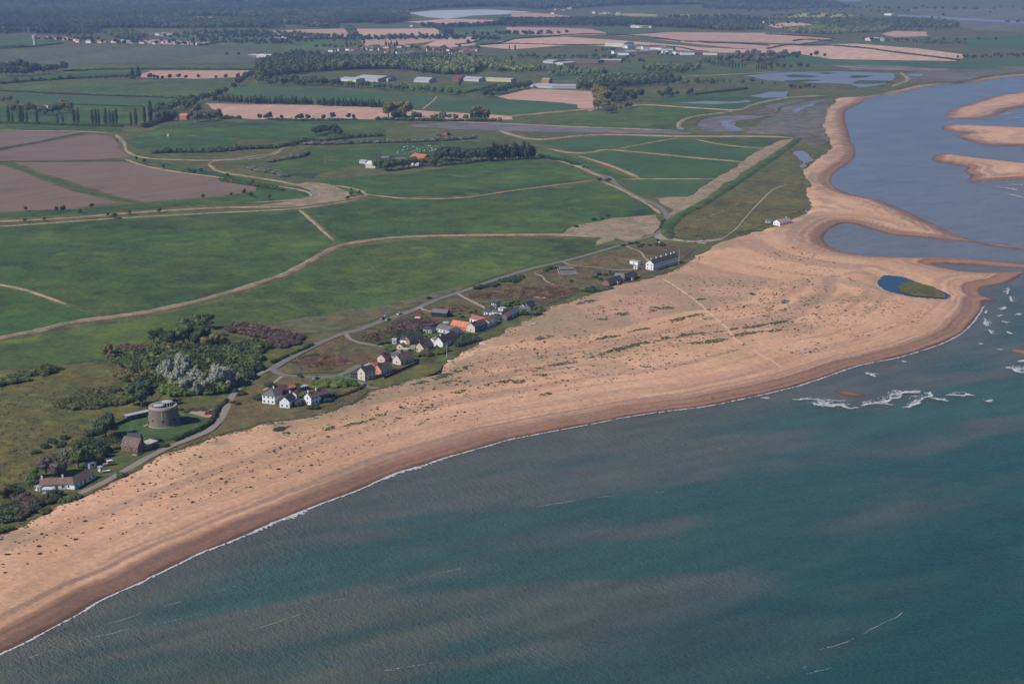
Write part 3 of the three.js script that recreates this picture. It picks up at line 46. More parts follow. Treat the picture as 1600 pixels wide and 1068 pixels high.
const plan_trees = [["poplar","leaf",20,"tall narrow poplar in the row along the meadow hedge","row of poplars",[-729,-2141,-723,-2141,-712,-2141,-708,-2141,-701,-2137,-688,-2141,-653,-2124,-643,-2116,-626,-2112,-620,-2112,-598,-2107,-592,-2103,-588,-2103,-579,-2107,-572,-2103,-567,-2099,-562,-2099]],["poplar","dark",26,"taller poplar beside the orange roofed house grove","poplars by the grove",[-539,-2091,-534,-2099,-530,-2133,-523,-2141]],["round","gold",16,"golden leaved tree behind the poplar row","",[-697,-2309]],["round","leaf",15,"broad tree in the clump around the white roofed house","clump behind the poplars",[-771,-2289,-751,-2260,-746,-2279,-742,-2299,-720,-2260,-704,-2231,-701,-2260,-694,-2269,-684,-2289]],["round","bare",13,"grey brown twiggy tree behind the poplars","bare trees behind the poplars",[-839,-2446,-836,-2469,-799,-2392,-762,-2339]],["round","leaf",17,"leafy tree of the grove around the orange roofed house","grove round the orange roof",[-539,-2241,-541,-2279,-520,-2222,-525,-2279,-526,-2319,-528,-2360,-508,-2309,-505,-2339,-484,-2279,-501,-2185,-506,-2159]],["round","bare",15,"grey twiggy tree right of the orange roofed house","bare grove trees",[-472,-2185,-457,-2150,-454,-2168,-443,-2150,-438,-2168,-434,-2185,-508,-2185,-519,-2168]],["round","dark",14,"dark tree along the hedge by the farm junction","trees by the farm junction",[-520,-2413,-519,-2446,-515,-2469,-510,-2492,-505,-2515,-503,-2551,-501,-2601,-506,-2706,-511,-2776,-516,-2849,-520,-2911,-518,-2959,-522,-3042]],["conifer","dark",24,"tall dark conifer pair above the crop fields","tall conifer pair",[-750,-2943,-746,-2975]],["round","dark",10,"round hedgerow tree in front of the small ploughed field","round trees by the ploughed field",[-715,-2943,-707,-2943,-698,-2935,-689,-2935,-674,-2935,-660,-2951,-644,-2943,-621,-2951,-585,-2943,-567,-2951,-543,-2951,-538,-2992]],["round","leaf",10,"hedgerow tree beside the light green crop fields","trees along the crop hedge",[-944,-2834,-925,-2864,-913,-2880,-888,-2864,-890,-2927,-874,-2943,-827,-2911,-817,-2927,-800,-2927,-789,-2943,-773,-2943,-763,-2943]],["round","dark",20,"broad tree of the wood left of the crop fields","left wood",[-1036,-3025,-1020,-3008,-1008,-3008,-1003,-3025,-987,-3008,-981,-3025,-982,-3059,-977,-3077,-966,-3077,-961,-3094,-962,-3130,-956,-3130,-946,-3149,-1066,-3130,-1062,-3167,-1051,-3186,-1032,-3167]],["conifer","dark",12,"dark conifer in the belt above the long pale ploughed field","dark conifer belt",[-497,-2473,-493,-2476,-484,-2455,-481,-2469,-476,-2460,-471,-2463,-467,-2461,-459,-2445,-455,-2458,-450,-2446,-447,-2452,-438,-2440,-435,-2441,-431,-2447,-425,-2442,-419,-2428,-415,-2433,-411,-2432,-406,-2433,-402,-2434,-397,-2428,-394,-2425,-389,-2428,-387,-2434,-382,-2434,-378,-2430,-372,-2417,-369,-2424,-364,-2417,-358,-2417,-355,-2414,-352,-2422,-346,-2412,-341,-2414,-337,-2415,-334,-2420,-331,-2417,-327,-2419,-315,-2409,-310,-2398,-304,-2393,-302,-2401,-296,-2388,-292,-2387,-288,-2388,-282,-2384,-279,-2388,-275,-2384,-271,-2380,-266,-2379,-263,-2385,-258,-2378,-255,-2386,-251,-2384,-245,-2373,-241,-2372,-238,-2378,-234,-2377,-230,-2378,-224,-2361,-221,-2375,-217,-2368,-212,-2367,-207,-2361,-204,-2357,-200,-2356]],["round","dark",10,"round tree on the edge of the long pale ploughed field","trees under the long ploughed field",[-371,-2177,-363,-2181,-358,-2181,-316,-2181,-300,-2172,-277,-2177,-265,-2185,-241,-2185,-233,-2177,-339,-2177,-310,-2172]],["round","gold",22,"tall yellow green poplar standing in the group by the sheep pasture","tall yellow poplars",[-184,-2204,-177,-2213,-170,-2213,-164,-2204,-159,-2213]],["round","dark",14,"dark lower tree under the yellow poplars","dark trees under the poplars",[-173,-2177,-167,-2185,-159,-2177]],["round","leaf",11,"leafy tree beside the river mud","trees by the river mud",[-143,-2177,-117,-2168,-112,-2185,-103,-2177,-93,-2185]],["round","bare",11,"bare twiggy tree beside the river mud","bare trees by the river mud",[-100,-2168,-83,-2168,-68,-2168,-136,-2177]],["poplar2","gold",20,"yellowish tall tree on the river bank","yellowish river bank trees",[-55,-2168,-50,-2177,-45,-2177,-40,-2177,-35,-2185]],["poplar2","dark",17,"dark upright tree left of the yellowish river bank trees","",[-59,-2168]],["round","dark",13,"dark tree clump above the winding channel","channel clump",[-262,-1974,-259,-1989,-254,-2004,-247,-2004,-238,-1989,-231,-1974]],["round","leaf",11,"garden tree in front of the red roofed farm","farm garden trees",[-154,-1657,-146,-1641,-140,-1636,-135,-1641,-130,-1651,-123,-1657,-117,-1662,-111,-1672,-102,-1678,-97,-1683,-90,-1672]],["round","dark",15,"tree in the belt right of the red roofed farm","tree belt by the farm",[-86,-1705,-83,-1728,-77,-1722,-72,-1728,-66,-1716,-60,-1716,-54,-1716,-48,-1711,-41,-1728,-36,-1722,-30,-1716]],["poplar2","dark",17,"slender tree in the belt between farm and lane","slender belt trees",[-27,-1714,-24,-1716,-22,-1722,-17,-1723,-14,-1723,-11,-1724,-9,-1728,-6,-1728,-3,-1730,1,-1729,4,-1737,8,-1738,10,-1737,14,-1740,16,-1735,20,-1736,23,-1741,26,-1747]],["round","dark",5,"small dark bush on the flood bank by the ploughed field","bushes by the ploughed field",[-456.6,-1366.5,-425.6,-1361.1,-420.1,-1362.9,-399.3,-1384.8,-304.9,-1440.9,-280.1,-1457.1,-269.2,-1467.4,-259.6,-1448.9]],["round","leaf",5,"round bush on the reed channel bank","bushes on the reed channel",[-371.2,-1336.3,-353.4,-1345.0,-327.7,-1353.9,-422.0,-1312.4,-362.1,-1324.3,-437.7,-1305.7,-402.0,-1353.9,-238.6,-1432.9,-160.8,-1457.1,-154.0,-1465.3,-163.9,-1486.3,-161.4,-1432.9]],["round","dark",5,"thorn bush on the bend of the flood bank","thorn bushes on the bend",[-356,-1618,-349,-1611,-427,-1705,-442,-1728,-394,-1657,-344,-1621,-273.2,-1543.8,-308.1,-1586.1]],["round","leaf",12,"tree in the row below the nursery sheds","nursery tree row",[-316,-2761,-303,-2761,-295,-2747,-276,-2733,-266,-2733,-250,-2719,-243,-2706,-233,-2706,-220,-2692,-211,-2679,-204,-2679,-195,-2665,-190,-2665,-175,-2652,-164,-2639,-150,-2639,-138,-2626,-124,-2613,-108,-2588,-93,-2576]],["poplar","leaf",14,"narrow tree in the row below the nursery sheds","narrow nursery trees",[-302,-2747,-294,-2733,-282,-2733,-274,-2719,-251,-2719,-232,-2692,-203,-2665,-196,-2665,-176,-2652]],["round","dark",15,"dark tree at the left end of the nursery row","left nursery trees",[-352,-2776,-345,-2790,-332,-2761,-323,-2761]],["round","leaf",16,"broad tree on the front of the central wood","central wood front",[-483,-2839,-476,-2830,-465,-2825,-451,-2783,-444,-2781,-448,-2827,-439,-2830,-427,-2776,-424,-2816,-418,-2812,-413,-2822,-402,-2786,-398,-2803,-388,-2791,-375,-2767,-375,-2806,-366,-2797,-361,-2796]],["round","dark",14,"large tree between the nursery and the pink field","trees by the pink nursery field",[-34,-2613,-25,-2601,-16,-2613,-6,-2652,3,-2679,13,-2692,23,-2706,31,-2733,-42,-2588,-35,-2539,-47,-2551]],["poplar2","dark",17,"dark upright tree beside the pale nursery roofs","",[-97,-2761]],["round","gold",20,"yellow green tree at the corner of the pink nursery field","yellow trees at the field corner",[146,-2563,153,-2539,143,-2402,139,-2446,155,-2469,135,-2319,142,-2309]],["round","dark",16,"dark broad tree in the wood at the river meadow","river meadow wood",[160,-2469,167,-2446,176,-2469,178,-2424,192,-2504,185,-2563,174,-2588,202,-2539,185,-2446,166,-2563,219,-2539,202,-2469]],["round","bare",11,"grey tree at the edge of the river meadow","grey trees at the river meadow",[161,-2309,170,-2319,180,-2339,188,-2360,153,-2279,145,-2269]],["round","dark",13,"tree in the belt along the glasshouses","glasshouse tree belt",[120,-2672,130,-2713,135,-2684,143,-2696,154,-2732,159,-2704,168,-2714,174,-2719,182,-2711,188,-2721,197,-2746,206,-2756,214,-2761,221,-2777,226,-2747,233,-2767,246,-2781,249,-2781,257,-2771,266,-2796,275,-2794,286,-2810,290,-2790,301,-2812,305,-2810,319,-2840]],["round","dark",12,"dark tree in the copse inside the river meadow","meadow copse",[256,-2539,266,-2551,275,-2551,285,-2563,305,-2576,313,-2601,255,-2576,275,-2601]],["round","leaf",10,"tree along the marsh lane by the lagoons","marsh lane trees",[321,-2805,333,-2819,349,-2819,355,-2819,362,-2819,371,-2834,376,-2819,382,-2819,390,-2834,402,-2834,414,-2834,436,-2819,457,-2834,471,-2805,489,-2776]],["round","dark",8,"dark bush in the marsh below the lagoons","marsh bushes",[510,-2719,518,-2719,524,-2706,536,-2719,543,-2719,552,-2719]],["poplar","dark",15,"tall poplar in the far group above the lagoons","far poplar group",[443,-3302,448,-3302,453,-3282,460,-3282,465,-3282,471,-3282,475,-3263,479,-3243,486,-3243,493,-3243,500,-3243,506,-3243,525,-3205,530,-3205,533,-3186,538,-3186,543,-3186,551,-3167]],["round","bare",15,"grey tree of the far wood above the lagoons","far grey wood",[474,-3432,487,-3492,490,-3415,498,-3450,507,-3465,535,-3544,541,-3517,546,-3526,553,-3481,565,-3508,568,-3470,581,-3524,593,-3496,617,-3582,535,-3568,542,-3587,561,-3610,572,-3637,577,-3584,597,-3694,601,-3644,602,-3589,631,-3679,632,-3654,636,-3639,643,-3579,669,-3669,671,-3652,521,-3387,534,-3408,539,-3411,559,-3432,556,-3377,572,-3439,571,-3379,586,-3400,600,-3428,597,-3377]],["round","dark",12,"dark tree at the edge of the far grey wood","dark trees by the far wood",[622,-3494,642,-3540,663,-3587,679,-3610,696,-3635,727,-3635,740,-3635,755,-3610,678,-3563,565,-3263,577,-3243,587,-3224,602,-3224,625,-3243,642,-3243]],["round","leaf",12,"yellow green tree in the far belt by the small pink field","far yellow green belt",[1145,-4189,1144,-4157,1158,-4182,1160,-4163,1166,-4147,1193,-4208,1196,-4189,1189,-4150,1205,-4169,1201,-4131,1215,-4138,1246,-4218,1236,-4153,1257,-4208,1260,-4185,1253,-4141]],["round","dark",10,"dark tree near the cream far house","trees near the cream far house",[1026,-4380,1042,-4384,1039,-4332,1048,-4318,1056,-4328,1072,-4349,1083,-4335,1079,-4291,1108,-4338,1099,-4271,1128,-4338,1129,-4294,1127,-4264,1143,-4264,1145,-4241,1174,-4304,1065,-3570,1082,-3577,1079,-3547,1088,-3531,1097,-3544,1119,-3556,1145,-3610,1136,-3549,1170,-3625,1181,-3635,1167,-3565,1208,-3644,1223,-3664,1216,-3622,1213,-3587,1240,-3625]],["poplar","dark",18,"lone dark poplar beside the prison fields","",[8,-3867]],["poplar","dark",16,"second dark poplar left of the prison fields","",[-7,-3895]],["round","dark",9,"tree between the prison buildings","prison trees",[212,-3787,233,-3840,245,-3867,256,-3867,264,-3867,288,-3635,291,-3587,273,-3540,258,-3450,267,-3406,293,-3428,299,-3406,368,-3659,379,-3659,389,-3635,404,-3659,492,-3709,501,-3709,357,-3659]],["round","leaf",12,"tree between the long far sheds and the village","far shed trees",[-3,-3519,17,-3568,25,-3558,37,-3582,50,-3563,60,-3519,77,-3505,88,-3554,101,-3521,112,-3554,124,-3565,141,-3512,156,-3561,164,-3531,174,-3526,196,-3551,202,-3505,218,-3535,230,-3503,241,-3531]],["conifer","dark",14,"dark conifer among the far village roofs","village conifers",[-453,-4100,-441,-4100,-426,-4070,-345,-4100,-335,-4070,-328,-4070,-320,-4070,-313,-4070,-414,-4195]],["round","leaf",11,"tree among the far village houses","village trees",[-519,-3969,-501,-3986,-484,-3978,-465,-3929,-450,-3957,-428,-3889,-416,-3889,-399,-3920,-295,-3797,-281,-3779,-275,-3878,-264,-3920,-250,-3915,-238,-3878,-219,-3895,-207,-3787,-193,-3802,-184,-3898,-176,-3901,-156,-3824,-139,-3805,-138,-3963,-119,-3824,-108,-3895,-92,-3917,-87,-3934]],["poplar","dark",15,"slim far poplar by the left village","slim far poplars",[-935,-4163,-920,-4163,-915,-4163,-906,-4195,-870,-4100]],["round","dark",12,"tree by the far left village","far left village trees",[-1277,-4321,-1274,-4370,-1255,-4387,-1225,-4352,-1183,-4224,-1149,-4205,-1155,-4251,-1118,-4221,-1096,-4173,-1077,-4160,-1052,-4163,-1054,-4208,-1040,-4214,-1026,-4224,-982,-4138,-993,-4244,-953,-4169,-957,-4234,-912,-4094,-897,-4103,-890,-4173,-862,-4153,-828,-4055,-825,-4107]],["round","leaf",9,"tree beside the white far building","trees by the white far building",[-698,-3659,-674,-3684,-594,-3472,-545,-3540,-562,-3282]],["conifer2","dark",9,"dark pine in the thicket behind the tower","dark pines in the thicket",[-220.3,-875.6,-218.6,-881.9,-195.9,-914.6,-193.6,-911.2]],["round","dark",11,"dark round tree beside the tower lawn","",[-200.4,-690.6]],["round","dark",14,"large dark tree behind the white roofed hut","",[-195.2,-742.0]],["round","leaf",8,"green tree left of the large dark tree","",[-200.2,-744.3]],["round","leaf",13,"tall fresh green tree behind the thicket","tall green thicket trees",[-201.2,-872.5,-198.3,-875.6,-195.1,-875.6,-201.5,-885.0,-195.4,-888.2]],["round","dark",10,"dark tree in the middle of the thicket","dark thicket trees",[-208.0,-866.3,-206.4,-869.4,-211.5,-867.9,-191.5,-869.4,-189.0,-872.5]],["round","gold",8.5,"olive gold tree in the thicket","olive gold thicket trees",[-183.7,-869.4,-180.0,-866.3,-177.5,-867.9,-185.3,-861.8,-238.7,-838.2,-235.7,-836.8]],["whitepoplar","silver",10.5,"silvery grey poplar behind the tower","silver poplars",[-196.6,-793.2,-192.4,-790.6,-183.5,-795.8,-188.0,-806.3,-186.7,-777.9,-183.2,-777.9,-176.0,-770.5,-170.3,-763.2,-167.3,-765.6,-175.5,-777.9,-164.6,-772.9,-161.6,-775.4,-158.5,-777.9,-156.7,-782.9,-153.4,-780.4,-171.9,-777.9,-178.3,-768.0,-164.2,-785.5]],["bush","fresh",5.5,"fresh green sapling under the silver poplars","fresh saplings",[-187.9,-770.5,-184.0,-765.6,-181.2,-765.6,-177.9,-763.2,-188.1,-777.9,-183.9,-772.9,-161.9,-768.0,-158.9,-770.5,-163.8,-765.6]],["bush","gold",4.5,"yellow green bush left of the silver poplars","yellow green bushes",[-221.6,-801.0,-218.1,-795.8,-215.2,-793.2,-212.4,-790.6,-211.6,-795.8,-208.2,-788.0,-207.4,-793.2,-204.6,-790.6,-203.7,-795.8,-200.4,-788.0,-216.8,-803.7,-213.5,-803.7,-208.5,-801.0,-206.3,-803.7]],["bush","leaf",4.5,"green scrub bush in the thicket behind the tower","green thicket scrub",[-229.2,-833.9,-225.1,-827.1,-225.3,-833.5,-224.7,-837.2,-222.9,-836.8,-220.4,-837.3,-217.1,-834.9,-214.0,-834.8,-214.7,-840.8,-211.6,-840.8,-220.0,-819.5,-216.9,-815.5,-214.7,-818.2,-216.0,-824.5,-212.4,-823.1,-209.1,-819.8,-208.2,-826.4,-207.2,-825.4,-205.1,-827.7,-203.2,-838.3,-204.1,-846.5,-199.3,-842.4,-199.0,-847.0,-193.8,-833.9,-190.5,-836.0,-189.4,-845.4,-186.8,-838.3,-184.7,-838.6,-181.3,-837.3,-178.2,-832.8,-178.2,-844.3,-173.2,-841.1,-172.4,-843.4,-169.0,-844.1,-166.0,-833.2,-165.5,-843.1,-160.6,-839.9,-159.9,-841.5,-155.8,-835.2,-152.1,-835.0,-150.3,-838.2,-182.1,-854.0,-177.4,-849.5,-172.9,-842.5,-171.3,-839.2,-170.1,-846.2,-168.7,-851.9,-163.6,-847.5,-162.4,-852.2,-159.0,-839.6,-156.9,-843.5,-155.0,-839.6,-151.3,-839.6,-169.5,-820.7,-167.8,-814.4,-167.1,-824.9,-164.8,-825.7,-162.0,-818.5,-160.4,-815.5,-158.9,-828.4,-156.2,-821.1,-153.9,-817.6,-154.9,-829.9,-152.2,-828.0,-149.4,-820.7,-159.1,-801.3,-158.1,-802.2,-154.4,-797.5,-154.7,-804.1,-151.7,-802.5,-152.1,-806.6,-176.5,-866.8,-176.1,-875.1,-172.3,-860.7,-168.2,-866.5,-164.9,-859.8,-164.4,-862.1,-160.8,-862.7,-155.9,-858.9,-155.6,-867.4,-152.7,-862.4,-149.4,-862.8,-148.3,-863.0,-233.5,-832.9,-231.9,-840.6,-229.6,-842.5,-226.9,-838.0,-224.4,-841.8,-220.0,-842.1,-218.3,-842.1,-217.3,-851.9,-213.1,-844.1,-213.9,-851.8,-211.2,-855.8,-205.7,-851.2]],["bush","dark",4.5,"dark green bush in the thicket behind the tower","dark thicket scrub",[-223.8,-846.2,-219.6,-843.7,-220.0,-847.3,-217.2,-844.0,-214.9,-844.6,-214.8,-851.2,-211.6,-845.3,-209.5,-841.7,-177.2,-820.3,-176.4,-833.2,-174.3,-821.7,-170.2,-817.3,-168.3,-825.9,-164.4,-822.5,-161.9,-820.7,-163.4,-833.2,-157.7,-831.6,-155.0,-825.9,-153.4,-819.8,-147.9,-815.5,-153.0,-788.1,-151.5,-787.9,-150.8,-789.5,-150.6,-795.4,-149.0,-797.2,-148.9,-802.1,-201.2,-779.0,-198.1,-778.8,-194.5,-779.6]],["bush","purple",4,"purplish brown blackthorn on the north edge of the thicket","purplish blackthorn",[-179.8,-907.8,-176.9,-910.4,-175.1,-912.4,-170.9,-909.2,-168.2,-909.9,-166.7,-910.4,-163.4,-910.4,-163.7,-903.5,-163.1,-905.9,-158.3,-900.1,-156.5,-897.3,-154.8,-903.5,-151.6,-894.2,-149.8,-896.5,-148.6,-898.1,-145.4,-891.6,-144.1,-895.0,-139.7,-886.3,-138.9,-890.6,-135.8,-887.8,-134.2,-886.5,-131.5,-889.5,-160.8,-893.9,-159.0,-893.4,-155.1,-890.6,-154.1,-890.6,-150.6,-890.2,-147.3,-887.9,-145.1,-883.9,-142.7,-878.4,-139.0,-877.2,-138.4,-874.4,-135.8,-881.9,-133.2,-873.4,-148.8,-872.0,-146.5,-873.9,-143.6,-871.6,-140.1,-866.3,-139.0,-868.0,-209.8,-846.3,-205.5,-841.2,-202.3,-837.0,-234.1,-861.5,-229.4,-857.1,-228.7,-858.6,-226.4,-857.3,-224.4,-861.8,-222.0,-857.4]],["bush","olive",3.5,"olive brown bramble mound west of the tower","bramble mounds",[-238.8,-744.9,-235.2,-742.5,-232.0,-740.5,-230.0,-740.1,-227.1,-739.9,-227.1,-745.7,-224.1,-745.2,-220.3,-739.4,-219.9,-743.0,-238.7,-749.3,-236.0,-748.7,-233.6,-751.0,-231.0,-750.7,-230.0,-754.6,-229.0,-757.2,-226.6,-758.4,-223.6,-755.0,-219.5,-751.6,-220.0,-758.6,-218.3,-759.4,-214.0,-757.4,-212.5,-756.6,-209.9,-759.8,-234.1,-761.6,-233.6,-762.9,-230.2,-764.2,-228.8,-765.3,-226.6,-765.1,-224.9,-769.0,-222.3,-767.9,-219.8,-766.9,-217.6,-769.1,-217.6,-772.4,-217.1,-745.3,-214.4,-745.4,-211.7,-745.3,-210.1,-750.3,-206.8,-747.1,-206.1,-752.0]],["bush","brown",3,"brown bramble clump behind the tower","brown bramble clumps",[-173.7,-737.4,-170.0,-732.9,-168.3,-737.4,-165.2,-735.2,-163.4,-739.7,-161.2,-735.2,-183.5,-751.3,-180.8,-751.3]],["bush","dark",3,"dark bush beside the garden lawn","garden bushes",[-209.7,-684.6,-209.4,-694.6,-206.1,-696.6,-200.9,-686.6,-213.2,-674.9,-211.5,-677.7,-218.4,-676.8,-225.5,-674.9,-227.8,-667.2,-197.2,-684.6,-193.7,-680.7,-195.9,-686.6,-200.5,-680.7,-224.2,-682.6,-220.3,-688.6]],["bush","purple",3,"dark red shrub beside the chalet house","",[-196.6,-684.6]],["bush","gold",2.5,"golden shrub beside the chalet house","golden shrubs",[-191.8,-680.7,-191.2,-674.9,-195.5,-654.3]],["round","gold",5,"golden bush next to the cream boat","",[-194.4,-652.5]],["round","dark",5,"dark bush behind the cream boat","dark garden bushes by the boat",[-194.2,-661.6,-193.8,-667.2,-197.7,-669.1,-201.4,-674.9]],["round","leaf",8,"green tree above the long bungalow","trees above the bungalow",[-201.6,-647.1,-199.1,-648.9,-198.8,-654.3,-200.2,-661.6,-205.9,-657.9]],["round","bare",8,"grey brown leafless tree behind the bungalow","leafless trees by the bungalow",[-212.7,-634.9,-210.3,-636.6,-206.9,-633.1,-206.1,-638.3,-207.2,-654.3]],["round","fresh",5,"bright green shrub left of the bungalow","bright shrubs by the bungalow",[-215.9,-624.7,-214.9,-618.1,-214.6,-628.1,-217.4,-633.1]],["round","gold",6,"golden tree at the garden end left of the bungalow","",[-223.1,-606.8]],["bush","purple",3.5,"dark red garden shrub below the bungalow","dark red shrubs",[-215.1,-587.6,-213.6,-589.9,-210.4,-588.4,-210.2,-592.9,-208.8,-595.2,-213.2,-603.7,-207.2,-600.6,-205.4,-602.1,-209.9,-581.7,-208.4,-583.9,-211.8,-581.0]],["bush","dark",3,"dark green garden shrub below the bungalow","dark shrubs below the bungalow",[-219.4,-609.2,-217.4,-611.6,-210.6,-599.0,-205.4,-589.9,-203.7,-603.7,-201.0,-600.6,-201.2,-608.4,-199.1,-605.2,-204.5,-597.5,-217.9,-594.4,-215.0,-581.0,-214.5,-597.5,-223.6,-614.8]],["bush","gold",1.8,"small yellow gorse below the bungalow","",[-205.1,-608.4]],["bush","leaf",2.5,"green scrub on the shingle edge below the bungalow","scrub on the shingle edge",[-200.1,-588.4,-199.1,-590.6,-194.4,-600.6,-191.2,-606.8,-178.0,-634.0,-179.8,-636.6,-210.7,-566.7,-208.5,-569.5]],["bush","dark",2,"dark round bush by the shore track","dark bushes by the shore track",[-168.2,-676.8,-173.4,-684.6,-165.6,-687.6,-148.1,-763.2,-151.5,-770.5,-146.8,-765.6,-148.3,-748.9,-145.5,-746.6]],["bush","dark",3.2,"dark low bush alone on the shingle below the cottages","low bushes on the shingle",[-116.6,-697.6,-115.0,-699.7,-113.4,-701.8,-111.6,-702.8]],["bush","leaf",2.5,"green bush behind the lone shingle bush","green shingle edge bushes",[-119.0,-704.9,-116.2,-708.0,-121.9,-711.2]],["bush","fresh",3,"bright bush in the garden behind the white cottages","bright cottage garden bushes",[-113.0,-764.4,-109.5,-785.5,-106.7,-785.5,-103.5,-782.9,-100.8,-784.2,-98.0,-784.2,-95.0,-782.9,-92.2,-782.9,-90.4,-786.7,-102.8,-789.3,-97.0,-788.0,-88.6,-789.3]],["bush","dark",3.2,"dark bush beside the white cottages","dark cottage bushes",[-116.5,-769.2,-118.7,-775.4,-96.6,-760.7,-97.4,-756.0,-105.4,-738.6,-104.2,-739.7,-134.8,-756.0,-131.6,-779.1,-133.9,-780.4,-99.6,-751.3]],["bush","purple",2.8,"reddish garden shrub in front of the cottages","reddish cottage shrubs",[-100.8,-752.4,-49.5,-845.4,-50.5,-849.8]],["bush","purple",3.2,"brown scrub around the loop track","brown scrub in the track loop",[-87.4,-885.0,-85.6,-891.5,-83.5,-894.7,-81.5,-899.6,-79.2,-901.2,-77.1,-904.5,-75.5,-921.4,-73.8,-926.6,-71.6,-930.0,-69.0,-928.3,-66.3,-924.8,-63.3,-918.0,-60.7,-914.6,-74.6,-914.6,-69.9,-918.0,-64.5,-911.2,-60.8,-904.5,-83.0,-880.3,-80.3,-885.0,-77.4,-888.2,-75.2,-891.5,-57.8,-921.4,-54.6,-923.1,-51.2,-921.4]],["bush","olive",3,"olive scrub in the track loop","olive scrub in the track loop",[-90.9,-888.2,-87.8,-880.3,-85.0,-875.6,-81.6,-872.5,-78.7,-875.6,-76.6,-878.7,-74.3,-880.3,-72.3,-885.0,-76.5,-897.9,-80.0,-891.5,-82.1,-888.2]],["bush","dark",3.6,"dark green garden tree between the village houses","dark village garden trees",[-64.2,-894.7,-62.0,-897.9,-59.8,-901.2,-57.8,-894.7,-56.2,-907.8,-70.1,-897.9,-67.4,-894.7,-31.6,-878.7,-29.0,-883.5,-26.7,-888.2,-28.3,-875.6,-23.9,-888.2,-21.8,-881.9,-30.6,-872.5,-32.8,-867.9,-43.9,-889.8]],["bush","fresh",3,"bright green garden bush between the village houses","bright village garden bushes",[-52.8,-891.5,-50.2,-888.2,-47.9,-889.8,-60.9,-845.4,-58.7,-846.9,-56.3,-844.0,-44.6,-854.3,-42.2,-851.3,-46.7,-849.8,-62.9,-852.8,-42.5,-951.4,-35.7,-951.4,-33.8,-944.2,-28.6,-955.1,-26.6,-958.8,-58.8,-938.8,-56.9,-935.3,-75.5,-860.3,-72.5,-857.3,-65.3,-935.3]],["bush","leaf",3.2,"green garden bush by the white village houses","white house garden bushes",[-13.0,-968.1,-9.6,-975.7,-6.1,-971.9,-3.0,-975.7,0.0,-983.4,3.5,-979.5,6.2,-991.2,8.8,-983.4,-1.7,-964.3,5.2,-960.6,12.8,-953.3,16.1,-949.6,19.7,-960.6,11.2,-960.6,-7.7,-960.6,-16.9,-942.4,-12.6,-938.8,-9.3,-940.6,-6.7,-937.1,-23.2,-942.4]],["bush","dark",3,"dark scrub along the heath beside the coast road","dark heath scrub",[-25.2,-1027.9,-22.0,-1032.1,-19.3,-1034.2,-15.7,-1040.7,-13.8,-1036.4,-11.1,-1040.7,-7.5,-1053.8,-4.7,-1058.2,-1.9,-1053.8,0.9,-1062.7,3.8,-1060.4,25.2,-1090.3,28.2,-1097.4,31.3,-1102.2,33.2,-1099.8,7.1,-1067.2,2.3,-1051.5]],["bush","brown",2.5,"brown heather mound on the heath","brown heather mounds",[-28.7,-1007.2,-24.8,-1011.3,-21.5,-1007.2,0.0,-1015.4,5.4,-1011.3,10.9,-1015.4,16.2,-1011.3,21.5,-1007.2,27.1,-1015.4,31.9,-1023.7,35.4,-1019.5,29.6,-1007.2,24.9,-999.1,19.5,-995.1,12.4,-995.1,-43.1,-964.3,-39.7,-966.2,-36.3,-968.1,-33.0,-971.9,-29.4,-968.1,-34.3,-960.6,-41.1,-956.9,-47.6,-968.1,-124.8,-839.6,-120.7,-831.1,-116.2,-825.4,-112.1,-828.2,-106.9,-822.7,-104.3,-825.4,-115.4,-839.6,-121.1,-845.4,-100.8,-828.2,-98.0,-836.8,-106.3,-842.5]],["bush","dark",2.4,"dark scrub by the tennis court","dark court scrub",[61.6,-1067.2,65.0,-1060.4,69.8,-1076.3,74.1,-1076.3,73.7,-1085.6,77.7,-1080.9,43.1,-1053.8,57.4,-1032.1,54.0,-1027.9,61.4,-1021.6,92.2,-1192.9,98.1,-1201.4,103.7,-1204.2,108.3,-1195.8,113.3,-1192.9,119.1,-1198.6,123.8,-1192.9,104.9,-1187.4]],["bush","dark",2.8,"dark bush at the edge of the sea wall","dark bushes by the sea wall",[173.9,-1375.6,166.4,-1368.3,100.7,-1557.6,104.0,-1567.0,93.1,-1567.0,133.9,-1289.3,136.7,-1305.7,130.4,-1276.5,88.1,-1336.3,81.4,-1322.6,74.1,-1315.8,56.3,-1279.7]],["round","dark",3.2,"thorn bush on the lane to the farm","lane thorn bushes",[35,-1763,43,-1745,63,-1716,67,-1700,68,-1683,81,-1657,85,-1651,50,-1733]]];
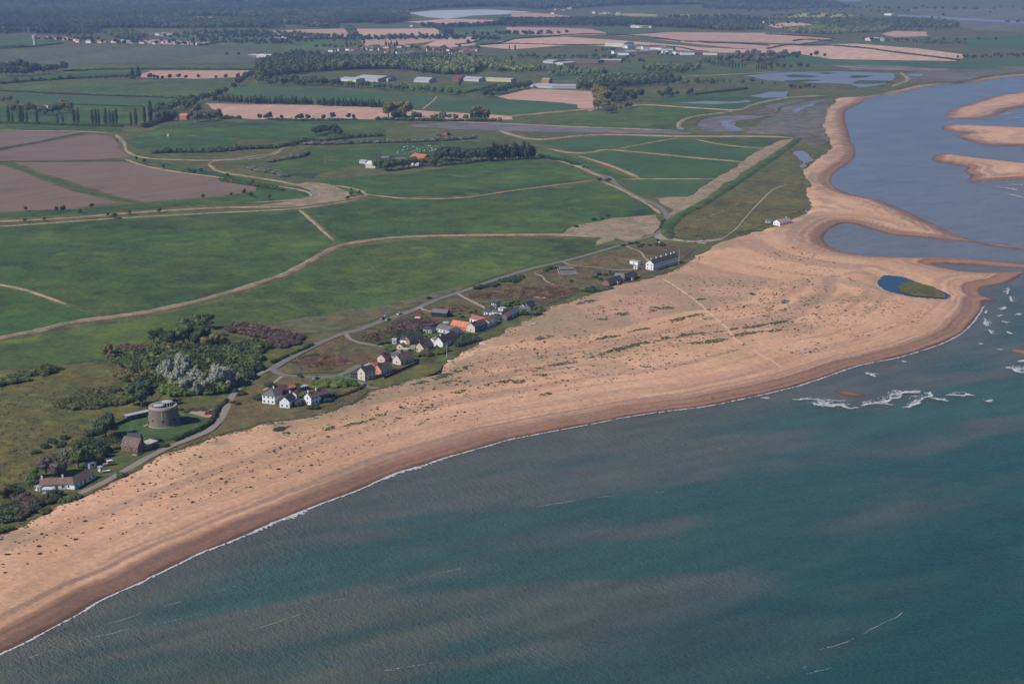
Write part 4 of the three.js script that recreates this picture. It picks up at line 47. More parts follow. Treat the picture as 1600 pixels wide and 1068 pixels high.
const plan_woods = [["dark",16,17,"far pine forest along the horizon",[-2453,-5240,-1784,-5240,-1532,-5142,-1453,-5094,-1182,-5142,-875,-5142,-694,-5094,-574,-5191,-546,-5342,-426,-5559,-402,-5918,-476,-6795,-311,-7337,0,-7436,91,-7147,177,-6967,307,-7241,519,-7642,1000,-7860,1392,-8210,1878,-8868,2277,-10763,-5009,-10763]],["dark",15,16,"far wooded farmland below the pine forest",[-357,-5240,-223,-5240,-45,-5342,-49,-5733,97,-5733,246,-5793,503,-5918,585,-5733,709,-5559,904,-5449,838,-5047,718,-4956,629,-5094,450,-5291,227,-5342,0,-5342,-219,-5142]],["leaf",15,12,"central broadleaf wood behind the nursery",[-495,-2880,-467,-3025,-403,-3130,-330,-3205,-247,-3205,-157,-3059,-79,-3059,-58,-3364,-89,-3472,-150,-3517,-239,-3494,-354,-3450,-454,-3540,-528,-3635,-545,-3540,-561,-3450,-560,-3282]],["leaf",13,13,"wooded hedges right of the central wood",[-150,-3517,-60,-3494,0,-3494,0,-3205,-27,-3130,-55,-3205,-86,-3364]],["leaf",13,12,"trees behind the long nursery glasshouses",[123,-2864,176,-2927,254,-2959,317,-2959,308,-2864,241,-2805,165,-2747,123,-2719]],["dark",13,20,"far hedges and copses beyond the yellow fields",[617,-6048,977,-6048,1084,-5793,1527,-5793,1622,-5449,1532,-5142,1269,-5142,1074,-5047,1072,-5733,739,-5793]],["dark",12,22,"far wooded strip at the horizon on the right",[1014,-7973,1740,-8210,1650,-7337,1183,-6967,910,-7147]],["leaf",10,14,"orchard rows beside the far cream house",[903,-5047,1137,-5342,1351,-5291,1203,-4868,1001,-4701,897,-4783]],["dark",12,12,"small tree belt between the pale far fields",[-573,-5142,-547,-5142,-469,-4582,-488,-4544]],["dark",12,10,"dark plantation strip beside the bright green far field",[-270,-5191,-243,-5191,-186,-4741,-199,-4660]],["leaf",12,14,"belt of trees behind the pig field village",[-1304,-4783,-1244,-4868,-1067,-4470,-1089,-4328,-1182,-4470]],["dark",14,18,"far hedge woods at the left edge",[-1866,-4868,-1491,-5001,-1427,-5001,-1304,-4783,-1402,-4701,-1616,-4741,-1773,-4621]],["dark",11,26,"scattered hedgerow trees of the far left farmland",[-1576,-4621,-844,-4956,-457,-4470,-44,-5142,377,-5918,438,-5142,0,-4544,-169,-3952,-436,-4261,-705,-4131,-1032,-4398,-1370,-4010],1],["dark",11,30,"scattered hedgerow trees of the far right farmland",[350,-5142,1107,-5918,1818,-5342,2073,-4868,1437,-3735,1165,-3787,1144,-4470,988,-5047,415,-4868],1],["leaf",12,20,"scattered trees around nursery and prison farm",[-59,-3450,155,-3635,394,-3540,475,-3364,337,-3025,127,-2959,0,-2834,-26,-3077],1],["dark",9,40,"scattered trees on the horizon flats",[986,-7749,2704,-7973,2515,-5918,1891,-5559,1258,-5918,920,-6184],1]];
const plan_scrub = [["leaf",3.6,3,"dense green undergrowth of the thicket behind the tower",[-237.9,-835.3,-228.4,-845.4,-218.9,-869.4,-207.5,-857.3,-195.4,-869.4,-177.3,-877.2,-148.5,-869.4,-150.4,-845.4,-148.7,-819.9,-147.4,-790.6,-153.3,-777.9,-163.2,-765.6,-175.5,-758.4,-189.3,-770.5,-197.3,-785.5,-203.8,-782.9,-218.2,-790.6,-216.3,-811.7]],["dark",3.2,3.5,"dark undergrowth deep in the thicket",[-214.6,-851.3,-193.8,-861.8,-162.0,-857.3,-153.2,-839.6,-157.6,-811.7,-177.3,-818.5,-198.9,-832.5]],["purple",2.6,3,"purplish blackthorn mass on the thicket edge",[-181.1,-914.6,-164.5,-918.0,-146.0,-904.5,-130.8,-888.2,-138.1,-867.9,-149.5,-875.6,-162.6,-894.7,-177.9,-901.2]],["purple",2.4,2.8,"brown scrub mass around the village track loop",[-91.7,-888.2,-80.8,-901.2,-66.4,-926.6,-54.8,-926.6,-51.0,-918.0,-58.6,-901.2,-64.2,-894.7,-72.0,-891.5,-78.9,-878.7,-84.6,-875.6]],["olive",2,3,"low bramble mass west of the tower",[-238.7,-742.0,-236.7,-756.0,-222.8,-768.0,-211.1,-765.6,-206.0,-751.3,-215.2,-739.7,-231.4,-737.4]],["leaf",2,2.6,"garden shrubbery between the village houses",[-62.4,-845.4,-50.3,-845.4,-42.2,-851.3,-38.6,-857.3,-46.5,-861.8,-53.6,-851.3,-61.3,-851.3]],["dark",3,3,"dark windbreak below the white house with dark roof",[-34.4,-869.4,-30.1,-881.9,-24.8,-889.8,-21.5,-885.0,-24.4,-875.6,-30.4,-867.9]],["leaf",2.2,2.6,"shrubs around the white end houses",[-16.7,-935.3,-6.3,-938.8,5.1,-949.6,16.1,-949.6,21.5,-960.6,18.2,-968.1,6.5,-964.3,-4.3,-964.3,-10.7,-953.3]],["fresh",2,2.6,"bright shrubbery behind the white cottages",[-111.6,-782.9,-103.7,-790.6,-91.1,-789.3,-86.5,-782.9,-91.6,-777.9,-102.0,-776.6,-109.2,-777.9]],["brown",0.9,3,"heather on the open heath by the road",[-29.2,-1007.2,0.0,-1027.9,27.8,-1040.7,48.0,-1027.9,35.6,-999.1,17.6,-987.3,0.0,-1003.1,-22.2,-995.1]],["brown",0.8,3,"heather inside the road bend",[-129.3,-831.1,-118.6,-849.8,-102.8,-845.4,-95.5,-831.1,-103.6,-819.9,-118.6,-821.3]],["dark",3,3.2,"garden scrub below and beside the bungalow",[-214.8,-578.8,-215.6,-597.5,-210.2,-602.1,-204.0,-597.5,-204.4,-588.4,-209.5,-578.8]],["dark",2.6,3.2,"garden scrub by the shore houses",[-215.7,-672.9,-209.7,-684.6,-200.4,-684.6,-191.9,-678.7,-193.2,-663.5,-195.2,-654.3,-199.7,-659.8,-208.5,-669.1]],["leaf",2.4,3.4,"scrubby bank beside the marsh ditch",[-295.9,-777.9,-287.0,-793.2,-277.3,-807.7,-262.0,-819.9,-267.1,-798.4,-282.7,-780.4]]];
const plan_houses = [["house","house",-209.9,-616.5,-196.1,-618.9,6,2.5,4.4,"white","redbrown","gable",5,1,1,0,[0.02,0.7],"long white bungalow with a red brown roof beside the shore track",null],["house","house",-194.8,-617.3,-189.7,-633.1,6,2.5,4.6,"white","brown","hip",5,1,1,0,[],"hipped brown roofed bungalow wing at an angle",null],["sunroom","sunroom",-207.5,-612.4,-203.2,-612.4,2.6,1.9,2.6,"glass","white","flat",4,1,1,0,[],"white glazed sunroom on the bungalow front",null],["lean_to","lean-to",-212.2,-616.5,-209.7,-614.8,3,2,2.6,"white","palegrey","flat",2,1,1,0,[],"small pale glazed lean-to at the bungalow end",null],["house","house",-187.8,-671.0,-179.0,-667.2,6,2.8,6.6,"brick","brown","gable",4,1,1,3,[],"brick chalet house with brown tiled roof and skylights",null],["house_wing","house",-186.8,-676.8,-180.4,-675.8,5,3.2,6.4,"brick","slate","gable",0,0,1,0,[],"slate roofed rear wing of the brick chalet house",null],["annex","annex",-175.8,-671.0,-171.8,-677.7,5,2.6,2.9,"brick","cream","flat",4,1,1,0,[],"flat pale roofed brick annex beside the chalet house",null],["hut","hut",-196.5,-717.6,-186.8,-726.3,3.2,2.6,2.9,"black","palegrey","flat",4,1,1,0,[],"long black hut with pale roof behind the tower",null],["garage","garage",-196.0,-645.3,-193.5,-648.0,4,2.2,2.6,"white","palegrey","flat",1,1,1,0,[],"pale roofed garage behind the bungalow",null],["shed","shed",-189.8,-640.9,-188.8,-641.8,2,2,2.6,"white","palegrey","flat",1,1,1,0,[],"little white garden shed by the clipped bush",null],["shed","shed",-210.7,-854.3,-206.5,-852.8,4,2.4,3.8,"brown","orange","gable",1,1,1,0,[],"small red roofed shed hidden in the thicket",null],["house","house",-125.8,-746.6,-123.0,-754.8,7.4,4.9,7.3,"white","greyslate","hip",3,3,2,0,[0.75],"square white house with hipped grey slate roof",null],["house_wing","house",-125.8,-761.9,-123.1,-769.2,4.5,2.6,4.6,"brick","red","gable",1,1,1,0,[],"red tiled wing behind the square white house",null],["house","house",-117.0,-739.7,-114.8,-747.8,5.6,3.8,6.2,"white","slate","gable",2,2,2,0,[0.95],"small white cottage with dark slate roof",null],["house_wing","house",-115.6,-756.0,-114.7,-759.0,3.5,2.6,4.2,"white","red","gable",1,1,1,0,[],"red tiled back wing of the small white cottage",null],["garage","garage",-112.3,-742.0,-110.0,-747.8,4.5,2.4,2.7,"black","slate","flat",2,1,1,0,[],"low black flat roofed garage between white cottages",null],["house","house",-106.2,-744.3,-97.9,-754.2,5.4,4.4,6.6,"white","brown","gable",5,1,2,0,[0.03,0.5],"long white cottage with brown roof and two chimneys",[0.55,"navy"]],["shed","shed",-121.5,-770.5,-118.4,-772.9,3,2.2,3.4,"brown","orange","gable",1,1,1,0,[],"small orange roofed shed behind the cottages",null],["shed","shed",-114.7,-771.7,-111.5,-774.2,3.2,2.2,2.5,"black","palegrey","flat",1,1,1,0,[],"dark shed with pale panel roof behind the cottages",null],["house","house",-82.4,-791.9,-76.9,-798.4,5.8,5,7.4,"cream","slate","gable",3,1,2,0,[0.03],"tall cream house with dark slate roof and end chimney",null],["house_wing","house",-91.0,-798.4,-86.5,-797.1,5.5,3,4.2,"black","slate","hip",3,1,1,0,[],"low dark extension beside the tall cream house",null],["house","house",-74.3,-804.3,-68.8,-812.4,6,2.6,5.6,"pink","brown","gable",4,1,1,1,[0.05],"salmon pink gabled cottage with brown roof",[0.0,"white"]],["outhouse","outhouse",-79.2,-815.8,-76.9,-819.2,4,2.4,3.8,"pink","orange","gable",1,1,1,0,[],"small orange roofed outhouse behind the pink cottage",null],["shed","shed",-81.6,-814.4,-79.5,-819.9,3.5,2.3,2.6,"white","palegrey","flat",1,1,1,0,[],"grey flat roofed shed behind the dark extension",null],["house","house",-64.7,-824.7,-57.5,-833.9,6.4,2.7,5.8,"palepink","brown","gable",5,1,1,2,[],"pale house with brown roof and two skylights",null],["house","house",-74.5,-830.4,-71.3,-837.5,5,2.7,4.8,"palepink","darkred","gable",2,1,1,0,[0.35],"white gabled cottage with dark red roof",null],["house_wing","house",-68.9,-835.3,-65.7,-842.5,5,2.6,2.9,"palepink","greyslate","flat",2,1,1,0,[],"flat grey roofed link between the pale houses",null],["house","house",-53.0,-852.8,-47.5,-862.5,6.2,2.9,6,"yellow","brown","gable",4,2,1,1,[0.05],"pale yellow house with brown roof",null],["house_wing","house",-61.6,-855.8,-58.5,-855.0,5,2.6,2.8,"yellow","palegreen","flat",2,1,1,0,[],"flat roofed pale yellow extension",null],["garage","garage",-66.1,-858.8,-64.0,-861.8,4.5,2.4,3.8,"yellow","brown","gable",1,1,1,0,[],"small cream gabled garage beside the yellow house",null],["carport","carport",-66.8,-852.8,-62.5,-851.3,3.5,2.2,2.4,"black","cream","flat",1,1,1,0,[],"pale flat carport roof at the track end",null],["house","house",-42.0,-864.8,-33.6,-880.3,6.4,3,6.4,"white","darkbrown","gable",4,0,1,0,[0.12],"white house with dark brown roof beside the dark trees",null],["house_wing","house",-47.4,-870.9,-45.2,-874.0,5,2.6,4,"white","cream","gable",1,1,1,2,[],"pale roofed white sunroom wing with skylights",null],["workshop","workshop",-68.8,-874.8,-62.7,-872.5,6,2.7,4.2,"white","slate","gable",0,1,1,0,[],"long white workshop with a black roof",null],["barn","barn",-62.7,-871.7,-54.7,-881.9,5,2.8,4.8,"orangebrick","slate","gable",2,1,1,0,[],"orange brick barn joined to the white workshop",null],["cabin","cabin",-73.6,-874.0,-71.1,-874.0,2.4,2.6,2.8,"white","white","flat",1,1,1,0,[],"square white cabin beside the gravel loop",null],["house","house",-56.2,-901.2,-50.8,-899.6,6,2.9,3.6,"greywhite","slate","hip",3,1,1,0,[],"modern grey pavilion with dark glass front",null],["house","house",-47.9,-904.5,-37.8,-897.1,5.5,2.6,4.4,"white","greyslate","gable",5,1,1,0,[],"low white house with broad grey roof",null],["house","house",-36.7,-888.2,-31.9,-898.8,7,2.5,4.6,"white","greyslate","gable",2,1,1,0,[],"grey roofed wing running to the dark trees",null],["cabin","cabin",-44.3,-916.3,-41.1,-916.3,4.5,2.4,2.7,"ochre","palegrey","flat",2,1,1,0,[],"ochre cabin with pale roof above the grey roofs",null],["house","house",-39.3,-912.9,-26.4,-904.5,6,2.5,5,"orangebrick","brightorange","gable",1,0,1,0,[],"long low house with bright orange pantile roof",null],["house","house",-23.5,-902.0,-15.8,-912.9,6.6,3.6,6,"cream","darkbrown","gable",5,1,2,0,[0.02],"cream house with brown roof and dark sea front",[0.0,"slateblue"]],["house","house",-27.5,-930.0,-18.6,-921.4,5,2.8,4.6,"white","red","gable",4,1,1,0,[],"long white house with red tiled roof",null],["house","house",-14.8,-914.6,-13.2,-921.4,6,4,5.6,"white","red","gable",1,1,2,0,[],"white sea facing gable with red roof",null],["house","house",-12.4,-919.7,-9.8,-927.4,7,3.6,5.6,"white","redbrown","gable",2,2,2,0,[0.9],"white gabled house with red brown roof and lawn",null],["house","house",-18.7,-949.6,-14.8,-947.8,5,2.6,4.6,"white","slate","gable",2,1,1,0,[],"white gabled cottage at the end of the sandy track",null],["house","house",-14.4,-947.8,-6.8,-944.2,4.5,2.8,3.4,"white","greyslate","gable",4,1,1,0,[0.85],"low bright white cottage with grey roof",null],["house","house",-5.9,-947.8,-3.4,-951.4,4,4.6,5,"white","palegrey","flat",1,1,2,0,[],"small white tower house with flat roof",null],["house","house",-3.3,-933.5,0.0,-941.5,5,2.6,4.4,"slateblue","red","gable",3,1,1,0,[],"low house with red roof beside the white tower house",null],["house","house",0.0,-940.6,4.7,-951.4,5.5,2.6,4.4,"greywhite","slateblue","gable",3,1,1,0,[],"low blue grey roofed house facing the shingle",null],["house","house",5.1,-955.1,12.4,-955.1,8,3,6.2,"greywhite","greyslate","hip",3,2,1,0,[],"large grey hip roofed house at the village end",null],["house","house",9.8,-955.1,16.0,-966.2,6,3,6,"greywhite","slate","gable",2,2,1,0,[],"gabled dormer wing of the large grey house",null],["house","house",-14.0,-976.6,-11.3,-973.8,5,2.3,3.4,"white","slate","gable",2,1,1,0,[],"small dark roofed bungalow alone on the heath",null],["hut","hut",-12.9,-966.2,-10.8,-965.3,2.5,2,2.8,"white","slateblue","gable",1,1,1,0,[],"tiny blue roofed hut beside the heath bungalow",null],["barn","barn",-53.3,-945.1,-43.0,-941.5,6,3.2,5,"black","greyslate","gable",0,1,1,0,[],"long black weatherboarded barn with grey roof",null],["shed","shed",-63.5,-933.5,-60.5,-931.8,3,1.8,2.6,"cream","pink","gable",1,1,1,0,[],"pale pink topped shed among brown scrub",null],["terrace","house",107.2,-1093.8,129.2,-1121.7,6.8,5.2,7.6,"white","slate","gable",16,2,2,0,[0.05,0.25,0.45,0.65,0.85,0.98],"long white terrace of cottages with slate roof and chimneys",null],["outbuilding","outbuilding",103.2,-1097.4,105.9,-1095.0,5,2.2,3,"white","palegrey","gable",1,1,1,0,[],"low white outbuilding against the terrace gable",null],["garage","garage",91.3,-1119.3,97.2,-1113.1,3.5,2.6,2.9,"white","palegrey","flat",1,1,1,0,[],"white flat roofed garages near the terrace",null],["shed","shed",92.6,-1098.6,95.4,-1097.4,3,2.4,2.7,"white","palegrey","flat",1,1,1,0,[],"small white shed below the garages",null],["terrace","house",70.2,-1038.5,81.0,-1052.6,6,2.6,4.8,"brick","slate","gable",5,1,1,0,[0.6],"near half of the low brick terrace with slate roof",null],["terrace","house",83.5,-1054.9,92.9,-1067.2,6,2.6,4.8,"brick","slate","gable",5,1,1,0,[0.5],"far half of the low brick terrace with slate roof",null],["gable_house","house",81.2,-1052.6,83.0,-1055.1,7.5,3.6,6,"white","greyslate","gable",1,0,2,0,[],"white cross gable between the brick terrace halves",null],["porch","porch",76.7,-1045.0,78.7,-1047.8,1.6,2.2,2.5,"white","slate","flat",1,1,1,0,[],"small white porch on the near brick terrace half",null],["porch","porch",88.4,-1058.2,90.2,-1060.4,1.6,2.2,2.5,"white","slate","flat",1,1,1,0,[],"small white porch on the far brick terrace half",null],["shed","shed",63.4,-1074.0,66.4,-1076.3,3,2,2.6,"brown","slate","gable",1,1,1,0,[],"dark shed above the brick terrace",null],["house","house",237.2,-1286.1,249.8,-1295.8,8,2.9,5.2,"white","pinkroof","gable",4,2,1,0,[0.8],"white bungalow with faded pink roof alone near the point",null],["shed","shed",232.1,-1299.1,237.2,-1302.4,4,2.2,3.2,"slateblue","greyslate","gable",1,1,1,0,[],"grey shed beside the bungalow near the point",null],["shed","shed",226.9,-1302.4,230.7,-1300.8,4,2.2,3,"greywhite","greyslate","gable",1,1,1,0,[],"pale grey shed left of the bungalow near the point",null],["barn","barn",-166,-1662,-150,-1657,18,4,7,"cream","white","gable",0,1,1,0,[],"white roofed barn at the sheep farm",null],["barn","barn",-152,-1694,-139,-1700,11,4,6,"brown","slate","gable",0,1,1,0,[],"dark long cattle shed at the sheep farm",null],["barn","barn",-137,-1694,-119,-1689,14,4.5,7,"greywhite","greyslate","gable",0,1,1,0,[],"grey roofed barns at the sheep farm",null],["barn","barn",-119,-1719,-103,-1708,14,5,8.5,"brick","orange","gable",3,1,1,0,[],"orange roofed farmhouse barn",null],["farmhouse","house",-122,-1683,-107,-1681,8,4.6,8,"white","red","gable",4,2,2,0,[0.2],"white gabled farmhouse with red roof",null],["shed","shed",-177,-1700,-169,-1694,8,3,4,"greywhite","palegrey","gable",0,1,1,0,[],"small pale shed left of the farm",null],["barn","barn",-154,-1725,-145,-1722,9,3,5,"slateblue","greyslate","gable",0,1,1,0,[],"small blue grey barn behind the farm",null],["cottage","house",-93,-1981,-87,-1978,9,3,6,"brick","red","gable",1,1,1,0,[],"red roofed sluice cottage by the river mud",null],["shed","shed",-101,-1967,-95,-1967,9,2.6,4,"brown","greyslate","gable",0,1,1,0,[],"dark shed beside the sluice cottage",null],["house","house",-490,-2181,-479,-2177,9,5,9,"orangebrick","orange","gable",3,1,2,0,[],"orange roofed house in the grove",null],["house","house",-735,-2319,-717,-2309,10,4,7,"greywhite","palegrey","gable",3,1,1,0,[],"pale roofed house behind the poplar row",null],["shed","shed",-501,-2185,-494,-2181,7,2.6,4,"cream","cream","gable",0,1,1,0,[],"small cream shed beside the grove house",null],["field_trailer","trailer",-460,-1967,-458,-1967,5,2.4,2.6,"white","white","flat",0,1,1,0,[],"white trailer alone in the green pasture",null],["shed","shed",-336,-2895,-300,-2864,30,5,7,"cream","palegrey","gable",0,0,1,0,[],"pale nursery shed among trees",null],["hall","hall",-308,-2895,-258,-2864,60,6,10,"greywhite","palegrey","gable",0,0,1,0,[],"large grey roofed nursery hall",null],["shed","shed",-271,-2895,-240,-2880,25,5,6,"yellow","cream","gable",0,0,1,0,[],"yellowish nursery shed beside the grey hall",null],["barn","barn",-189,-2864,-159,-2849,30,5,9,"greywhite","palegrey","gable",0,0,1,0,[],"white arched barn by the central wood",null],["barn","barn",-117,-2895,-99,-2887,25,5,9,"brick","darkred","gable",0,0,1,0,[],"red roofed barn in the nursery",null],["barn","barn",-99,-2895,-64,-2872,30,5,8,"greywhite","palegrey","gable",0,0,1,0,[],"grey roofed nursery barn",null],["shed","shed",-65,-2895,-37,-2880,25,5,6.5,"yellow","cream","gable",0,0,1,0,[],"cream nursery shed left part",null],["shed","shed",-37,-2880,-2,-2864,25,5,6.5,"yellow","cream","gable",0,0,1,0,[],"cream nursery shed right part",null],["glasshouse","glasshouse",34,-2747,72,-2719,50,4,6,"greywhite","palegrey","gable",0,0,1,0,[],"long glasshouse beside the pink field left part",null],["glasshouse","glasshouse",72,-2719,117,-2719,50,4,6,"greywhite","palegrey","gable",0,0,1,0,[],"long glasshouse beside the pink field right part",null],["house","house",56,-2834,70,-2827,15,7,10,"orangebrick","palegreen","gable",0,0,1,0,[],"orange walled house with pale roof by the glasshouses",null],["barn","barn",-614,-3587,-564,-3563,40,5,8,"greywhite","white","gable",0,0,1,0,[],"white roofed far barn",null],["shed","shed",-644,-3635,-618,-3610,40,4,6,"brick","palegrey","gable",0,0,1,0,[],"pale far shed beside the white roofed barn",null],["shed","shed",71,-3406,93,-3385,40,5,7,"greywhite","palegrey","gable",0,0,1,0,[],"far pig shed left part",null],["shed","shed",94,-3343,114,-3323,40,5,7,"cream","palegrey","gable",0,0,1,0,[],"far pig shed right part",null],["shed","shed",120,-3428,196,-3396,40,5,7,"brick","greyslate","gable",0,0,1,0,[],"long low far shed in front of the prison",null],["shed","shed",201,-3428,249,-3417,30,5,7,"brick","palegrey","gable",0,0,1,0,[],"low far shed right of the long one",null],["prison_block","building",252,-4070,302,-4040,60,10,13,"cream","palegrey","gable",0,0,1,0,[],"long pale prison block",null],["hall","hall",1027,-4363,1040,-4345,40,6,9,"cream","palegrey","gable",0,0,1,0,[],"pale far farm hall near the cream house",null],["house","house",1067,-4328,1076,-4328,18,7,9,"yellow","cream","gable",0,0,1,0,[],"cream far house among trees",null],["barn","barn",1573,-6363,1594,-6327,40,6,8,"white","white","gable",0,0,1,0,[],"tiny white barn near the horizon",null],["house","house",-357,-5240,-346,-5240,20,5,8,"white","palegrey","gable",0,0,1,0,[],"tiny white far house at the forest edge",null]];
